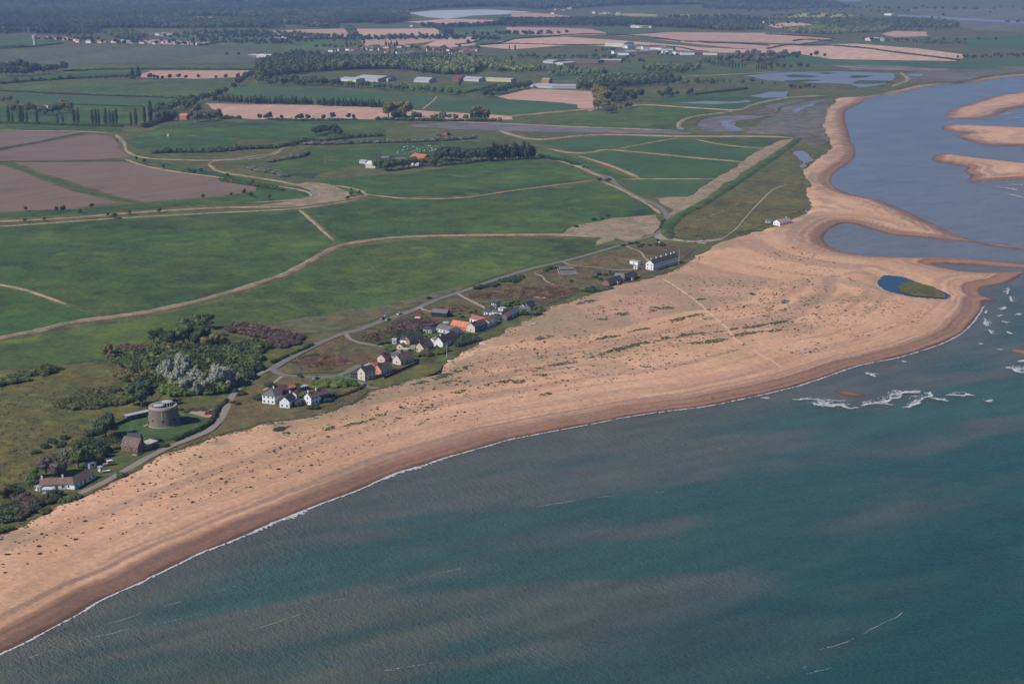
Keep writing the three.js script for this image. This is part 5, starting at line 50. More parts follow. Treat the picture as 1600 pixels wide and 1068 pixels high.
const plan_clusters = [["house","house",-482,-3827,10,9,5,8,"redbrown","brick",-0.03,"small brick house with brown roof in the far village","houses of the far village"],["house","house",-470,-3820,13,8,5,8,"brown","white",-0.25,"small brick house with brown roof in the far village","houses of the far village"],["house","house",-462,-3824,12,8,5,8,"brown","cream",-0.27,"small brick house with brown roof in the far village","houses of the far village"],["house","house",-461,-3853,11,9,5,8,"brown","cream",0.51,"small brick house with brown roof in the far village","houses of the far village"],["house","house",-445,-3846,10,9,5,8,"brown","cream",0.55,"small brick house with brown roof in the far village","houses of the far village"],["house","house",-439,-3879,12,8,5,8,"redbrown","brick",0.4,"small brick house with brown roof in the far village","houses of the far village"],["house","house",-432,-3876,14,8,5,8,"darkred","white",-0.39,"small brick house with brown roof in the far village","houses of the far village"],["house","house",-421,-3861,13,8,5,8,"brown","cream",0.15,"small brick house with brown roof in the far village","houses of the far village"],["house","house",-418,-3885,13,8,5,8,"darkred","brick",-0.41,"small brick house with brown roof in the far village","houses of the far village"],["house","house",-403,-3850,11,8,5,8,"redbrown","brick",0.16,"small brick house with brown roof in the far village","houses of the far village"],["house","house",-395,-3895,9,8,5,8,"redbrown","brick",-0.54,"small brick house with brown roof in the far village","houses of the far village"],["house","house",-386,-3900,10,8,5,8,"redbrown","white",-0.37,"small brick house with brown roof in the far village","houses of the far village"],["house","house",-378,-3905,9,8,5,8,"brown","brick",0.11,"small brick house with brown roof in the far village","houses of the far village"],["house","house",-369,-3867,10,9,5,8,"darkred","cream",-0.11,"small brick house with brown roof in the far village","houses of the far village"],["house","house",-362,-3907,10,8,5,8,"darkred","cream",0.56,"small brick house with brown roof in the far village","houses of the far village"],["house","house",-344,-3874,12,8,5,8,"brown","cream",0.54,"small brick house with brown roof in the far village","houses of the far village"],["house","house",-428,-3912,10,8,5,8,"redbrown","white",-0.11,"small brick house with brown roof in the far village","houses of the far village"],["house","house",-417,-3941,12,8,5,8,"brown","brick",-0.41,"small brick house with brown roof in the far village","houses of the far village"],["house","house",-405,-3923,11,8,5,8,"redbrown","brick",0.13,"small brick house with brown roof in the far village","houses of the far village"],["house","house",-389,-3925,11,9,5,8,"darkred","white",-0.47,"small brick house with brown roof in the far village","houses of the far village"],["house","house",-382,-3987,12,8,5,8,"redbrown","cream",0.16,"small brick house with brown roof in the far village","houses of the far village"],["house","house",-374,-4003,14,8,5,8,"brown","brick",-0.01,"small brick house with brown roof in the far village","houses of the far village"],["house","house",-365,-4017,11,8,5,8,"brown","brick",0.11,"small brick house with brown roof in the far village","houses of the far village"],["house","house",-347,-3974,10,9,5,8,"brown","cream",-0.1,"small brick house with brown roof in the far village","houses of the far village"],["house","house",-337,-3972,11,9,5,8,"brown","cream",-0.43,"small brick house with brown roof in the far village","houses of the far village"],["house","house",-325,-4008,9,8,5,8,"brown","brick",-0.25,"small brick house with brown roof in the far village","houses of the far village"],["house","house",-308,-3998,13,9,5,8,"darkred","white",0.04,"small brick house with brown roof in the far village","houses of the far village"],["house","house",-300,-4002,10,9,5,8,"darkred","brick",-0.01,"small brick house with brown roof in the far village","houses of the far village"],["house","house",-288,-4045,13,9,5,8,"brown","cream",-0.01,"small brick house with brown roof in the far village","houses of the far village"],["house","house",-274,-4053,14,8,5,8,"darkred","brick",0.31,"small brick house with brown roof in the far village","houses of the far village"],["house","house",-319,-3759,10,8,5,8,"brown","cream",0.28,"small brick house with brown roof in the far village","houses of the far village"],["house","house",-317,-3757,9,8,5,8,"redbrown","brick",-0.6,"small brick house with brown roof in the far village","houses of the far village"],["house","house",-306,-3766,12,8,5,8,"darkred","brick",-0.58,"small brick house with brown roof in the far village","houses of the far village"],["house","house",-303,-3801,13,8,5,8,"brown","white",-0.03,"small brick house with brown roof in the far village","houses of the far village"],["house","house",-287,-3723,13,9,5,8,"brown","white",0.4,"small brick house with brown roof in the far village","houses of the far village"],["house","house",-278,-3731,9,9,5,8,"brown","cream",0.18,"small brick house with brown roof in the far village","houses of the far village"],["house","house",-261,-3710,11,8,5,8,"redbrown","white",0.23,"small brick house with brown roof in the far village","houses of the far village"],["house","house",-261,-3748,14,9,5,8,"redbrown","white",0.1,"small brick house with brown roof in the far village","houses of the far village"],["house","house",-248,-3709,13,7,5,8,"redbrown","cream",0.38,"small brick house with brown roof in the far village","houses of the far village"],["house","house",-243,-3704,13,8,5,8,"darkred","cream",0.27,"small brick house with brown roof in the far village","houses of the far village"],["house","house",-227,-3689,14,9,5,8,"brown","brick",-0.45,"small brick house with brown roof in the far village","houses of the far village"],["house","house",-224,-3675,9,8,5,8,"darkred","brick",0.59,"small brick house with brown roof in the far village","houses of the far village"],["house","house",-237,-3911,13,8,5,8,"redbrown","brick",-0.1,"small brick house with brown roof in the far village","houses of the far village"],["house","house",-224,-3851,10,8,5,8,"darkred","brick",0.19,"small brick house with brown roof in the far village","houses of the far village"],["house","house",-219,-3848,13,7,5,8,"darkred","white",0.45,"small brick house with brown roof in the far village","houses of the far village"],["house","house",-215,-3906,10,8,5,8,"brown","white",-0.01,"small brick house with brown roof in the far village","houses of the far village"],["house","house",-211,-3917,14,8,5,8,"darkred","brick",0.24,"small brick house with brown roof in the far village","houses of the far village"],["house","house",-206,-3917,10,8,5,8,"brown","brick",-0.28,"small brick house with brown roof in the far village","houses of the far village"],["house","house",-191,-3830,12,7,5,8,"brown","brick",0.37,"small brick house with brown roof in the far village","houses of the far village"],["house","house",-193,-3922,14,8,5,8,"brown","brick",-0.44,"small brick house with brown roof in the far village","houses of the far village"],["house","house",-179,-3871,9,8,5,8,"darkred","brick",0.44,"small brick house with brown roof in the far village","houses of the far village"],["house","house",-178,-3898,12,8,5,8,"brown","white",-0.02,"small brick house with brown roof in the far village","houses of the far village"],["house","house",-168,-3837,11,9,5,8,"darkred","white",-0.54,"small brick house with brown roof in the far village","houses of the far village"],["house","house",-164,-3874,10,9,5,8,"redbrown","brick",-0.5,"small brick house with brown roof in the far village","houses of the far village"],["house","house",-159,-3823,14,8,5,8,"redbrown","brick",0.24,"small brick house with brown roof in the far village","houses of the far village"],["house","house",-154,-3861,11,9,5,8,"brown","cream",0.52,"small brick house with brown roof in the far village","houses of the far village"],["house","house",-144,-3895,13,9,5,8,"brown","brick",0.27,"small brick house with brown roof in the far village","houses of the far village"],["house","house",-136,-3812,11,8,5,8,"brown","cream",0.02,"small brick house with brown roof in the far village","houses of the far village"],["house","house",-131,-3825,12,8,5,8,"redbrown","white",-0.52,"small brick house with brown roof in the far village","houses of the far village"],["house","house",-129,-3857,9,7,5,8,"redbrown","brick",-0.01,"small brick house with brown roof in the far village","houses of the far village"],["house","house",-122,-3814,14,8,5,8,"brown","brick",-0.09,"small brick house with brown roof in the far village","houses of the far village"],["house","house",-116,-3850,10,9,5,8,"brown","cream",-0.04,"small brick house with brown roof in the far village","houses of the far village"],["house","house",-104,-3808,9,7,5,8,"redbrown","brick",-0.15,"small brick house with brown roof in the far village","houses of the far village"],["house","house",-99,-3845,11,9,5,8,"redbrown","cream",-0.47,"small brick house with brown roof in the far village","houses of the far village"],["house","house",-207,-3720,13,9,5,8,"redbrown","brick",-0.02,"small brick house with brown roof in the far village","houses of the far village"],["house","house",-200,-3741,9,9,5,8,"brown","cream",0.53,"small brick house with brown roof in the far village","houses of the far village"],["house","house",-193,-3744,13,8,5,8,"brown","brick",-0.46,"small brick house with brown roof in the far village","houses of the far village"],["house","house",-182,-3687,12,7,5,8,"redbrown","brick",-0.56,"small brick house with brown roof in the far village","houses of the far village"],["house","house",-171,-3703,13,8,5,8,"darkred","white",0.49,"small brick house with brown roof in the far village","houses of the far village"],["house","house",-167,-3715,13,8,5,8,"redbrown","white",-0.17,"small brick house with brown roof in the far village","houses of the far village"],["house","house",-161,-3713,9,9,5,8,"brown","brick",0.33,"small brick house with brown roof in the far village","houses of the far village"],["house","house",-147,-3671,10,7,5,8,"darkred","white",0.27,"small brick house with brown roof in the far village","houses of the far village"],["house","house",-142,-3671,10,8,5,8,"brown","white",-0.4,"small brick house with brown roof in the far village","houses of the far village"],["house","house",-132,-3670,9,9,5,8,"brown","brick",0.26,"small brick house with brown roof in the far village","houses of the far village"],["house","house",-124,-3661,10,9,5,8,"darkred","white",-0.54,"small brick house with brown roof in the far village","houses of the far village"],["house","house",-118,-3658,10,7,5,8,"brown","brick",-0.54,"small brick house with brown roof in the far village","houses of the far village"],["house","house",-111,-3666,13,8,5,8,"darkred","brick",0.54,"small brick house with brown roof in the far village","houses of the far village"],["house","house",-100,-3648,10,8,5,8,"brown","brick",0.04,"small brick house with brown roof in the far village","houses of the far village"],["prison_block","building",294,-3997,26,10,6,8,"palegrey","cream",-0.45,"pale prison building on the far low hill","prison buildings"],["prison_block","building",306,-3966,36,13,6,8,"greyslate","white",0.54,"pale prison building on the far low hill","prison buildings"],["prison_block","building",327,-3950,31,11,6,8,"greyslate","cream",-0.17,"pale prison building on the far low hill","prison buildings"],["prison_block","building",342,-3973,27,10,6,8,"greyslate","brick",0.58,"pale prison building on the far low hill","prison buildings"],["prison_block","building",344,-3934,26,12,6,8,"greyslate","white",0.32,"pale prison building on the far low hill","prison buildings"],["prison_block","building",361,-3921,28,12,6,8,"darkred","white",-0.07,"pale prison building on the far low hill","prison buildings"],["prison_block","building",372,-3906,26,12,6,8,"greyslate","white",-0.54,"pale prison building on the far low hill","prison buildings"],["prison_block","building",386,-3871,32,11,6,8,"greyslate","white",0.12,"pale prison building on the far low hill","prison buildings"],["prison_block","building",398,-3899,24,13,6,8,"greyslate","brick",-0.54,"pale prison building on the far low hill","prison buildings"],["prison_block","building",251,-3737,36,10,6,8,"greyslate","white",0.25,"pale prison building on the far low hill","prison buildings"],["prison_block","building",254,-3731,27,12,6,8,"greyslate","white",0.39,"pale prison building on the far low hill","prison buildings"],["prison_block","building",261,-3687,27,12,6,8,"greyslate","white",-0.18,"pale prison building on the far low hill","prison buildings"],["prison_block","building",283,-3737,26,14,6,8,"palegrey","brick",-0.01,"pale prison building on the far low hill","prison buildings"],["prison_block","building",289,-3763,27,11,6,8,"greyslate","white",-0.14,"pale prison building on the far low hill","prison buildings"],["prison_block","building",301,-3766,24,12,6,8,"darkred","cream",0.36,"pale prison building on the far low hill","prison buildings"],["prison_block","building",309,-3718,33,12,6,8,"greyslate","brick",0.15,"pale prison building on the far low hill","prison buildings"],["prison_block","building",323,-3774,34,12,6,8,"palegrey","cream",0.01,"pale prison building on the far low hill","prison buildings"],["prison_block","building",338,-3779,31,11,6,8,"greyslate","cream",-0.22,"pale prison building on the far low hill","prison buildings"],["prison_block","building",342,-3757,23,11,6,8,"greyslate","brick",-0.03,"pale prison building on the far low hill","prison buildings"],["prison_block","building",355,-3792,32,12,6,8,"palegrey","brick",-0.42,"pale prison building on the far low hill","prison buildings"],["prison_block","building",365,-3770,28,14,6,8,"palegrey","brick",0.32,"pale prison building on the far low hill","prison buildings"],["prison_block","building",378,-3747,25,11,6,8,"palegrey","cream",0.33,"pale prison building on the far low hill","prison buildings"],["prison_block","building",390,-3734,31,13,6,8,"greyslate","white",0.56,"pale prison building on the far low hill","prison buildings"],["prison_block","building",400,-3736,23,14,6,8,"greyslate","cream",-0.55,"pale prison building on the far low hill","prison buildings"],["prison_block","building",406,-3713,24,14,6,8,"darkred","white",0.23,"pale prison building on the far low hill","prison buildings"],["prison_block","building",418,-3698,34,13,6,8,"greyslate","white",0.02,"pale prison building on the far low hill","prison buildings"],["prison_block","building",432,-3712,35,11,6,8,"greyslate","white",0.56,"pale prison building on the far low hill","prison buildings"],["prison_block","building",438,-3699,32,12,6,8,"greyslate","brick",0.14,"pale prison building on the far low hill","prison buildings"],["prison_block","building",456,-3747,28,11,6,8,"darkred","cream",0.46,"pale prison building on the far low hill","prison buildings"],["prison_block","building",464,-3739,25,11,6,8,"darkred","brick",-0.51,"pale prison building on the far low hill","prison buildings"],["prison_block","building",472,-3696,36,10,6,8,"greyslate","cream",-0.33,"pale prison building on the far low hill","prison buildings"],["house","house",-1423,-4463,16,10,5,8,"orange","white",-0.25,"tiny pale house in the far left village","houses of the far left village"],["house","house",-1390,-4419,15,10,5,8,"darkred","brick",-0.47,"tiny pale house in the far left village","houses of the far left village"],["house","house",-1394,-4459,14,10,5,8,"darkred","brick",-0.08,"tiny pale house in the far left village","houses of the far left village"],["house","house",-1381,-4437,13,10,5,8,"palegrey","brick",0.26,"tiny pale house in the far left village","houses of the far left village"],["house","house",-1370,-4452,12,10,5,8,"orange","cream",0.58,"tiny pale house in the far left village","houses of the far left village"],["house","house",-1355,-4409,15,9,5,8,"brown","white",-0.06,"tiny pale house in the far left village","houses of the far left village"],["house","house",-1348,-4445,12,8,5,8,"brown","cream",0.37,"tiny pale house in the far left village","houses of the far left village"],["house","house",-1348,-4442,11,9,5,8,"orange","brick",-0.51,"tiny pale house in the far left village","houses of the far left village"],["house","house",-1314,-4381,18,8,5,8,"orange","white",-0.03,"tiny pale house in the far left village","houses of the far left village"],["house","house",-1318,-4415,12,8,5,8,"orange","brick",-0.57,"tiny pale house in the far left village","houses of the far left village"],["house","house",-1287,-4357,12,10,5,8,"orange","brick",0.53,"tiny pale house in the far left village","houses of the far left village"],["house","house",-1271,-4339,16,9,5,8,"darkred","white",-0.57,"tiny pale house in the far left village","houses of the far left village"],["house","house",-1243,-4262,17,9,5,8,"orange","cream",-0.58,"tiny pale house in the far left village","houses of the far left village"],["house","house",-1203,-4226,17,8,5,8,"palegrey","white",-0.24,"tiny pale house in the far left village","houses of the far left village"],["house","house",-1194,-4229,13,10,5,8,"darkred","cream",-0.34,"tiny pale house in the far left village","houses of the far left village"],["house","house",-1168,-4220,14,8,5,8,"orange","cream",-0.26,"tiny pale house in the far left village","houses of the far left village"],["house","house",-1159,-4231,16,8,5,8,"brown","cream",-0.51,"tiny pale house in the far left village","houses of the far left village"],["house","house",-1135,-4241,16,8,5,8,"orange","white",-0.36,"tiny pale house in the far left village","houses of the far left village"],["house","house",-1132,-4256,11,10,5,8,"palegrey","brick",-0.05,"tiny pale house in the far left village","houses of the far left village"],["house","house",-1113,-4259,14,8,5,8,"palegrey","brick",-0.56,"tiny pale house in the far left village","houses of the far left village"],["house","house",-1085,-4220,12,9,5,8,"palegrey","white",0.3,"tiny pale house in the far left village","houses of the far left village"],["house","house",-1074,-4207,14,10,5,8,"brown","cream",0.02,"tiny pale house in the far left village","houses of the far left village"],["house","house",-1044,-4194,18,10,5,8,"darkred","cream",-0.47,"tiny pale house in the far left village","houses of the far left village"],["house","house",-1026,-4193,16,9,5,8,"palegrey","cream",0.06,"tiny pale house in the far left village","houses of the far left village"],["house","house",-1001,-4166,14,10,5,8,"brown","cream",-0.58,"tiny pale house in the far left village","houses of the far left village"],["house","house",-986,-4156,11,9,5,8,"brown","cream",0.2,"tiny pale house in the far left village","houses of the far left village"],["house","house",-990,-4214,12,8,5,8,"brown","cream",-0.32,"tiny pale house in the far left village","houses of the far left village"],["house","house",-969,-4197,16,8,5,8,"palegrey","white",0.37,"tiny pale house in the far left village","houses of the far left village"],["house","house",-942,-4169,13,10,5,8,"palegrey","white",0.07,"tiny pale house in the far left village","houses of the far left village"],["house","house",-914,-4139,14,8,5,8,"darkred","cream",0.08,"tiny pale house in the far left village","houses of the far left village"],["house","house",-909,-4156,13,9,5,8,"orange","cream",-0.24,"tiny pale house in the far left village","houses of the far left village"],["house","house",-884,-4149,12,10,5,8,"darkred","brick",-0.06,"tiny pale house in the far left village","houses of the far left village"],["house","house",-868,-4124,16,9,5,8,"orange","white",0.51,"tiny pale house in the far left village","houses of the far left village"],["house","house",-1121,-4568,13,9,5,8,"orange","white",-0.05,"tiny pale house in the far left village","houses of the far left village"],["house","house",-1105,-4562,12,8,5,8,"brown","brick",-0.06,"tiny pale house in the far left village","houses of the far left village"],["house","house",-1106,-4647,12,8,5,8,"palegrey","white",-0.15,"tiny pale house in the far left village","houses of the far left village"],["house","house",-1086,-4612,14,10,5,8,"orange","white",0.29,"tiny pale house in the far left village","houses of the far left village"],["house","house",-1092,-4675,13,10,5,8,"palegrey","cream",-0.4,"tiny pale house in the far left village","houses of the far left village"],["house","house",-1075,-4672,17,10,5,8,"orange","white",0.11,"tiny pale house in the far left village","houses of the far left village"],["house","house",167,-6505,16,10,6,9,"darkred","white",-0.36,"tiny far house beyond the pink fields","far scattered houses"],["house","house",200,-6941,20,9,6,9,"orange","cream",0.52,"tiny far house beyond the pink fields","far scattered houses"],["house","house",228,-6934,16,9,6,9,"darkred","cream",0.08,"tiny far house beyond the pink fields","far scattered houses"],["house","house",266,-7138,17,11,6,9,"palegrey","white",0.19,"tiny far house beyond the pink fields","far scattered houses"],["house","house",314,-7610,16,11,6,9,"darkred","cream",0.14,"tiny far house beyond the pink fields","far scattered houses"],["house","house",340,-7679,14,10,6,9,"orange","cream",-0.02,"tiny far house beyond the pink fields","far scattered houses"],["house","house",410,-5196,18,9,6,9,"palegrey","white",-0.2,"tiny far house beyond the pink fields","far scattered houses"],["house","house",428,-5187,14,10,6,9,"orange","white",-0.54,"tiny far house beyond the pink fields","far scattered houses"],["house","house",446,-5171,21,10,6,9,"orange","cream",0.27,"tiny far house beyond the pink fields","far scattered houses"],["house","house",466,-5182,15,10,6,9,"darkred","white",-0.23,"tiny far house beyond the pink fields","far scattered houses"],["house","house",736,-5298,15,10,6,9,"darkred","white",-0.52,"tiny far house beyond the pink fields","far scattered houses"],["house","house",778,-5382,13,9,6,9,"palegrey","cream",-0.47,"tiny far house beyond the pink fields","far scattered houses"],["house","house",806,-5361,16,9,6,9,"palegrey","cream",0.18,"tiny far house beyond the pink fields","far scattered houses"],["house","house",852,-5441,18,9,6,9,"darkred","white",-0.04,"tiny far house beyond the pink fields","far scattered houses"],["house","house",882,-5548,14,11,6,9,"palegrey","white",-0.5,"tiny far house beyond the pink fields","far scattered houses"],["house","house",916,-5586,21,10,6,9,"darkred","white",-0.27,"tiny far house beyond the pink fields","far scattered houses"],["house","house",935,-5538,17,11,6,9,"darkred","white",-0.35,"tiny far house beyond the pink fields","far scattered houses"],["house","house",979,-5637,17,11,6,9,"darkred","white",0.5,"tiny far house beyond the pink fields","far scattered houses"],["house","house",349,-6571,15,11,6,9,"orange","white",-0.43,"tiny far house beyond the pink fields","far scattered houses"],["house","house",371,-6465,13,11,6,9,"darkred","cream",-0.07,"tiny far house beyond the pink fields","far scattered houses"],["house","house",389,-6497,20,10,6,9,"orange","cream",-0.26,"tiny far house beyond the pink fields","far scattered houses"],["house","house",420,-6549,19,9,6,9,"darkred","cream",0.31,"tiny far house beyond the pink fields","far scattered houses"],["house","house",449,-6454,18,9,6,9,"palegrey","cream",0.23,"tiny far house beyond the pink fields","far scattered houses"]];
const plan_cars = [[-57.8,-997.5,-49.4,-1008.5,"black","dark car driving on the coast road"],[122.3,-1214.9,124.6,-1206.3,"black","dark car at the gravel car park"],[124.1,-1206.3,128.1,-1209.2,"white","white car next to the dark car at the car park"],[-119.6,-799.2,-116.7,-796.5,"navy","dark blue car parked by the telegraph pole"],[-110.4,-795.2,-108.4,-799.2,"blue","pale blue car on the tarmac spur"],[-157.2,-728.6,-154.6,-729.1,"red","red car parked beside the tower"],[-156.2,-731.9,-153.8,-733.6,"silver","silver car parked beside the tower"],[-83.3,-940.0,-81.2,-945.4,"white","white van parked on the road verge"],[-81.1,-934.7,-78.9,-938.2,"silver","silver car on the road verge"],[-84.6,-936.4,-82.4,-940.0,"redc","red and white car behind the verge van"],[-74.7,-949.9,-72.8,-952.6,"white","white car on the road near the brown scrub"],[-124.6,-777.4,-122.3,-776.1,"black","black car behind the cottages"],[-60.9,-952.6,-59.5,-950.8,"red","red covered vehicle beside the black barn"],[159.2,-1210.6,161.7,-1209.2,"silver","silver car on the track to the point"]];
const plan_people = [[-17.6,-715.2,"person in dark clothes standing alone on the shingle","dark"],[107.8,-759.4,"person in a dark coat walking near the water","navy"],[120.1,-758.2,"person in red standing near the water with another","red"],[120.7,-757.0,"person in a black coat at the water edge","black"]];
const plan_boats = [[-36.0,-833.1,0.3,"white upturned dinghy on the grass below the village"],[-18.0,-871.8,0.1,"white upturned dinghy on the shingle below the dark trees"],[13.1,-915.6,0.2,"white dinghy on the shingle edge below the grey house"],[-188.2,-650.4,0.5,"cream cabin boat on the grass by the shore track"],[-187.0,-640.6,0.3,"small white boat beside the clipped bush"],[301.1,-1516.3,0.2,"small white boat on the river"]];
const plan_poles = [[-118.0,-791.9,8,"dark telegraph pole beside the parked car","p"],[-100.3,-829.7,7,"dark telegraph pole on the heath","p"],[-38.6,-841.1,8,"pale pole on the grass below the white house","w"],[129.2,-1116.8,12,"white flagpole at the far end of the white terrace","w"],[109.8,-1090.3,7,"pole before the near end of the white terrace","p"],[-79.6,-845.4,7,"wooden pole by the gravel loop","p"],[-149.8,-784.2,6,"wooden pole beside the shore track","p"],[-85.4,-875.6,7,"wooden pole above the gravel loop","p"]];
const plan_tower = [-176.4,-711.4];
const plan_court = [34.4,-1108.7,46.5,-1109.9,50.8,-1079.0,35.3,-1075.6];
const plan_sheep = [-103,-1861,-88,-1866,-135,-1846,-117,-1814,-96,-1860,-105,-1860,-111,-1845,-124,-1855,-103,-1859,-100,-1844,-108,-1816,-113,-1796,-92,-1852,-121,-1791,-135,-1820,-117,-1786,-134,-1802,-99,-1814,-139,-1778,-123,-1793,-106,-1835,-95,-1820,-122,-1802,-113,-1808,-107,-1805,-133,-1815,-140,-1789,-98,-1806,-139,-1809,-117,-1853,-128,-1781,-96,-1854,-95,-1822,-120,-1810,-130,-1834,-140,-1799,-109,-1808,-114,-1829,-124,-1801,-121,-1813,-100,-1835,-106,-1863,-126,-1792,-136,-1848,-139,-1791,-136,-1817,-116,-1800,-115,-1822,-139,-1789,-99,-1822,-95,-1825,-101,-1804,-110,-1865,-91,-1798,-133,-1849,-125,-1850,-123,-1852,-132,-1855,-119,-1837,-102,-1839,-130,-1782,-91,-1820,-130,-1824,-117,-1830,-140,-1815,-98,-1817,-93,-1820,-98,-1803,-90,-1813,-118,-1810];
const plan_kaleZones = [[420,[-194.8,-519.8,-205.5,-551.4,-187.6,-577.9,-171.0,-618.1,-151.3,-660.0,-118.3,-681.0,-90.8,-711.7,-68.9,-759.1,-52.6,-775.0,-33.4,-733.6,-62.3,-681.0,-101.6,-630.7,-136.7,-590.5,-167.0,-551.4]],[1400,[-66.7,-733.6,-36.5,-807.4,0.0,-872.6,42.4,-948.2,90.5,-1016.2,133.1,-1070.6,177.1,-1048.2,177.0,-966.8,146.5,-857.3,91.9,-814.2,34.8,-768.9,-6.7,-733.6,-38.7,-706.4]],[800,[192.3,-1143.7,230.1,-1183.9,248.0,-1143.7,251.6,-1048.2,263.9,-986.0,284.9,-966.8,266.5,-930.4,192.8,-857.3,158.1,-835.2,162.4,-930.4]]];
const plan_streaks = [[5,[44.8,-834.8,61.4,-852.4,78.0,-867.5,99.3,-884.8,120.4,-894.5,133.7,-897.7]],[4,[50.8,-876.9,59.6,-884.8,68.7,-889.6]],[5,[72.3,-896.1,89.8,-911.0,99.0,-921.3,113.8,-935.3,126.1,-949.7]],[6,[92.6,-964.5,101.0,-962.6,108.3,-962.6]],[5,[87.2,-951.5,96.0,-955.2]],[7,[68.4,-944.2,77.0,-946.0]],[4,[56.2,-930.0,61.3,-931.7]],[5,[13.8,-876.9,19.8,-883.2,25.9,-889.6]],[5,[107.2,-867.5,121.7,-873.7,133.2,-880.0]],[4,[136.1,-901.0,150.8,-909.4,164.4,-917.8]],[4,[136.1,-886.4,148.5,-894.5,161.6,-901.0]],[3,[126.2,-985.6,133.7,-989.5]],[5,[130.6,-958.9,136.5,-960.7]],[4,[142.2,-987.5,148.4,-993.4]],[5,[0.0,-784.8,7.1,-786.1]],[4,[11.5,-796.5,19.9,-799.1]],[4,[1.8,-807.1,17.2,-812.5]],[4,[20.3,-818.0,29.7,-823.5,39.2,-829.2]],[3,[23.8,-786.1,30.6,-787.4]],[4,[72.7,-840.6,80.4,-842.1]],[4,[75.9,-816.6,80.6,-819.4]],[3,[0.0,-755.2,4.1,-755.2]],[3,[14.5,-760.0,20.7,-762.4]],[5,[-56.4,-778.5,-42.9,-791.2,-32.7,-804.4,-24.0,-818.0]],[4,[-15.1,-777.2,-7.1,-782.3,0.0,-787.4]],[4,[-31.8,-763.6,-26.1,-767.3]],[2.5,[-85.1,-704.0,-77.7,-710.3,-70.3,-717.8]],[3,[-59.6,-736.6,-54.7,-737.8]],[3,[-69.7,-722.1,-65.9,-724.3]],[2.5,[-60.7,-716.7,-57.5,-717.8]],[3,[-48.5,-709.2,-46.3,-710.3]],[2.5,[-61.4,-692.7,-58.3,-693.7]],[4,[164.4,-917.8,179.2,-926.5]],[3,[161.0,-897.7,171.1,-904.3]],[5,[179.1,-957.0,182.9,-958.9]],[6,[184.1,-977.8,189.0,-985.6]],[5,[166.0,-1001.4,169.3,-1005.5]],[6,[43.5,-973.9,57.1,-985.6]],[4,[-38.9,-781.0,-28.7,-793.8]],[3,[-113.6,-690.6,-110.7,-692.7]],[4,[-94.1,-698.8,-89.8,-702.9]]];
const plan_beachPath = [111.0,-1053.9,117.3,-1030.0,122.9,-1003.0,127.5,-975.4,131.3,-947.4,136.1,-912.3,138.2,-879.6,145.7,-852.0,155.7,-817.6];
const plan_surf = [[161.8,-749.5,170.8,-751.8,6],[164.7,-747.2,183.4,-747.2,9],[152.0,-761.3,178.9,-757.7,3.5],[185.9,-750.7,203.5,-753.0,5],[198.7,-754.2,211.9,-768.5,5],[208.2,-744.9,216.5,-754.2,3],[212.5,-748.4,231.4,-773.4,5],[205.6,-768.5,221.5,-775.9,5],[215.3,-772.2,225.0,-775.9,6],[227.0,-763.7,233.9,-757.7,4],[237.4,-769.7,251.6,-768.5,5],[202.8,-813.3,207.8,-806.6,4],[255.2,-757.7,259.1,-758.9,4],[230.1,-839.7,233.2,-836.9,2.5],[289.7,-828.4,294.4,-814.7,9],[298.6,-838.3,303.4,-836.9,4],[318.0,-959.9,322.4,-967.4,3],[351.8,-1012.2,346.8,-994.2,3],[332.3,-971.1,338.2,-978.7,4],[323.2,-950.8,327.5,-956.3,3],[336.9,-956.3,342.0,-959.9,4],[313.4,-945.4,307.7,-924.4,3],[322.6,-938.3,323.9,-934.8,3],[351.6,-1018.3,359.4,-1039.3,2.5],[305.9,-915.9,305.1,-904.2,2],[315.7,-910.9,315.6,-904.2,3],[288.7,-880.2,290.6,-878.6,2.5],[296.2,-866.3,298.5,-866.3,2.5],[507.6,-1527.4,520.3,-1505.4,6],[502.1,-1479.8,509.9,-1455.0,6],[528.4,-1550.0,537.3,-1536.3,5],[741,-2256,786,-2305,6],[732,-2201,767,-2219,6],[135.1,-763.7,140.5,-762.5,2]];
const plan_foamLines = [[-73.0,-500.0,-57.4,-508.5,-39.1,-521.3,-20.0,-533.5],[-172.2,-451.8,-162.6,-462.2,-151.4,-477.1,-136.7,-490.7,-119.0,-505.6,-102.3,-519.0],[-165.1,-456.5,-145.9,-473.6,-123.9,-485.4,-111.4,-491.8],[-94.9,-477.1,-86.8,-483.3,-76.6,-491.8],[97.7,-445.9,107.5,-450.9,112.8,-455.6],[105.7,-463.7,118.4,-471.1,128.4,-480.2,143.7,-494.5],[95.1,-448.2,99.5,-451.8],[-42.7,-448.2,-32.3,-451.8,-21.7,-456.5],[5.5,-597.8,36.7,-611.1,68.6,-619.1]];
const plan_fences = [["black boarded fence left of the long hut",[-200.2,-709.1,-198.3,-713.3,-196.5,-717.6],1.8,"dark","fence"],["teal netting fence round the cream house garden",[-99.6,-801.0,-93.7,-797.1,-87.4,-791.9,-81.2,-786.7],1.2,"teal","fence"],["dark garden wall below the pink and pale cottages",[-72.0,-795.8,-65.7,-808.3,-59.2,-820.6,-54.2,-829.7],1.5,"dark","garden_wall"],["pale low wall below the orange roofed houses",[-24.8,-891.5,-18.2,-902.9,-12.3,-914.6,-9.1,-921.4],0.7,"stone","garden_wall"],["pale low wall of the garden plot",[-219.2,-681.6,-214.9,-678.7,-211.9,-676.8],0.6,"stone","garden_wall"],["low pale patio wall before the chalet",[-180.9,-664.4,-177.9,-663.5,-177.0,-668.2],0.8,"stone","garden_wall"],["pale kerb wall along the shore below the bungalow",[-182.0,-619.7,-179.4,-623.9,-177.6,-628.1],0.4,"stone","low_wall"]];

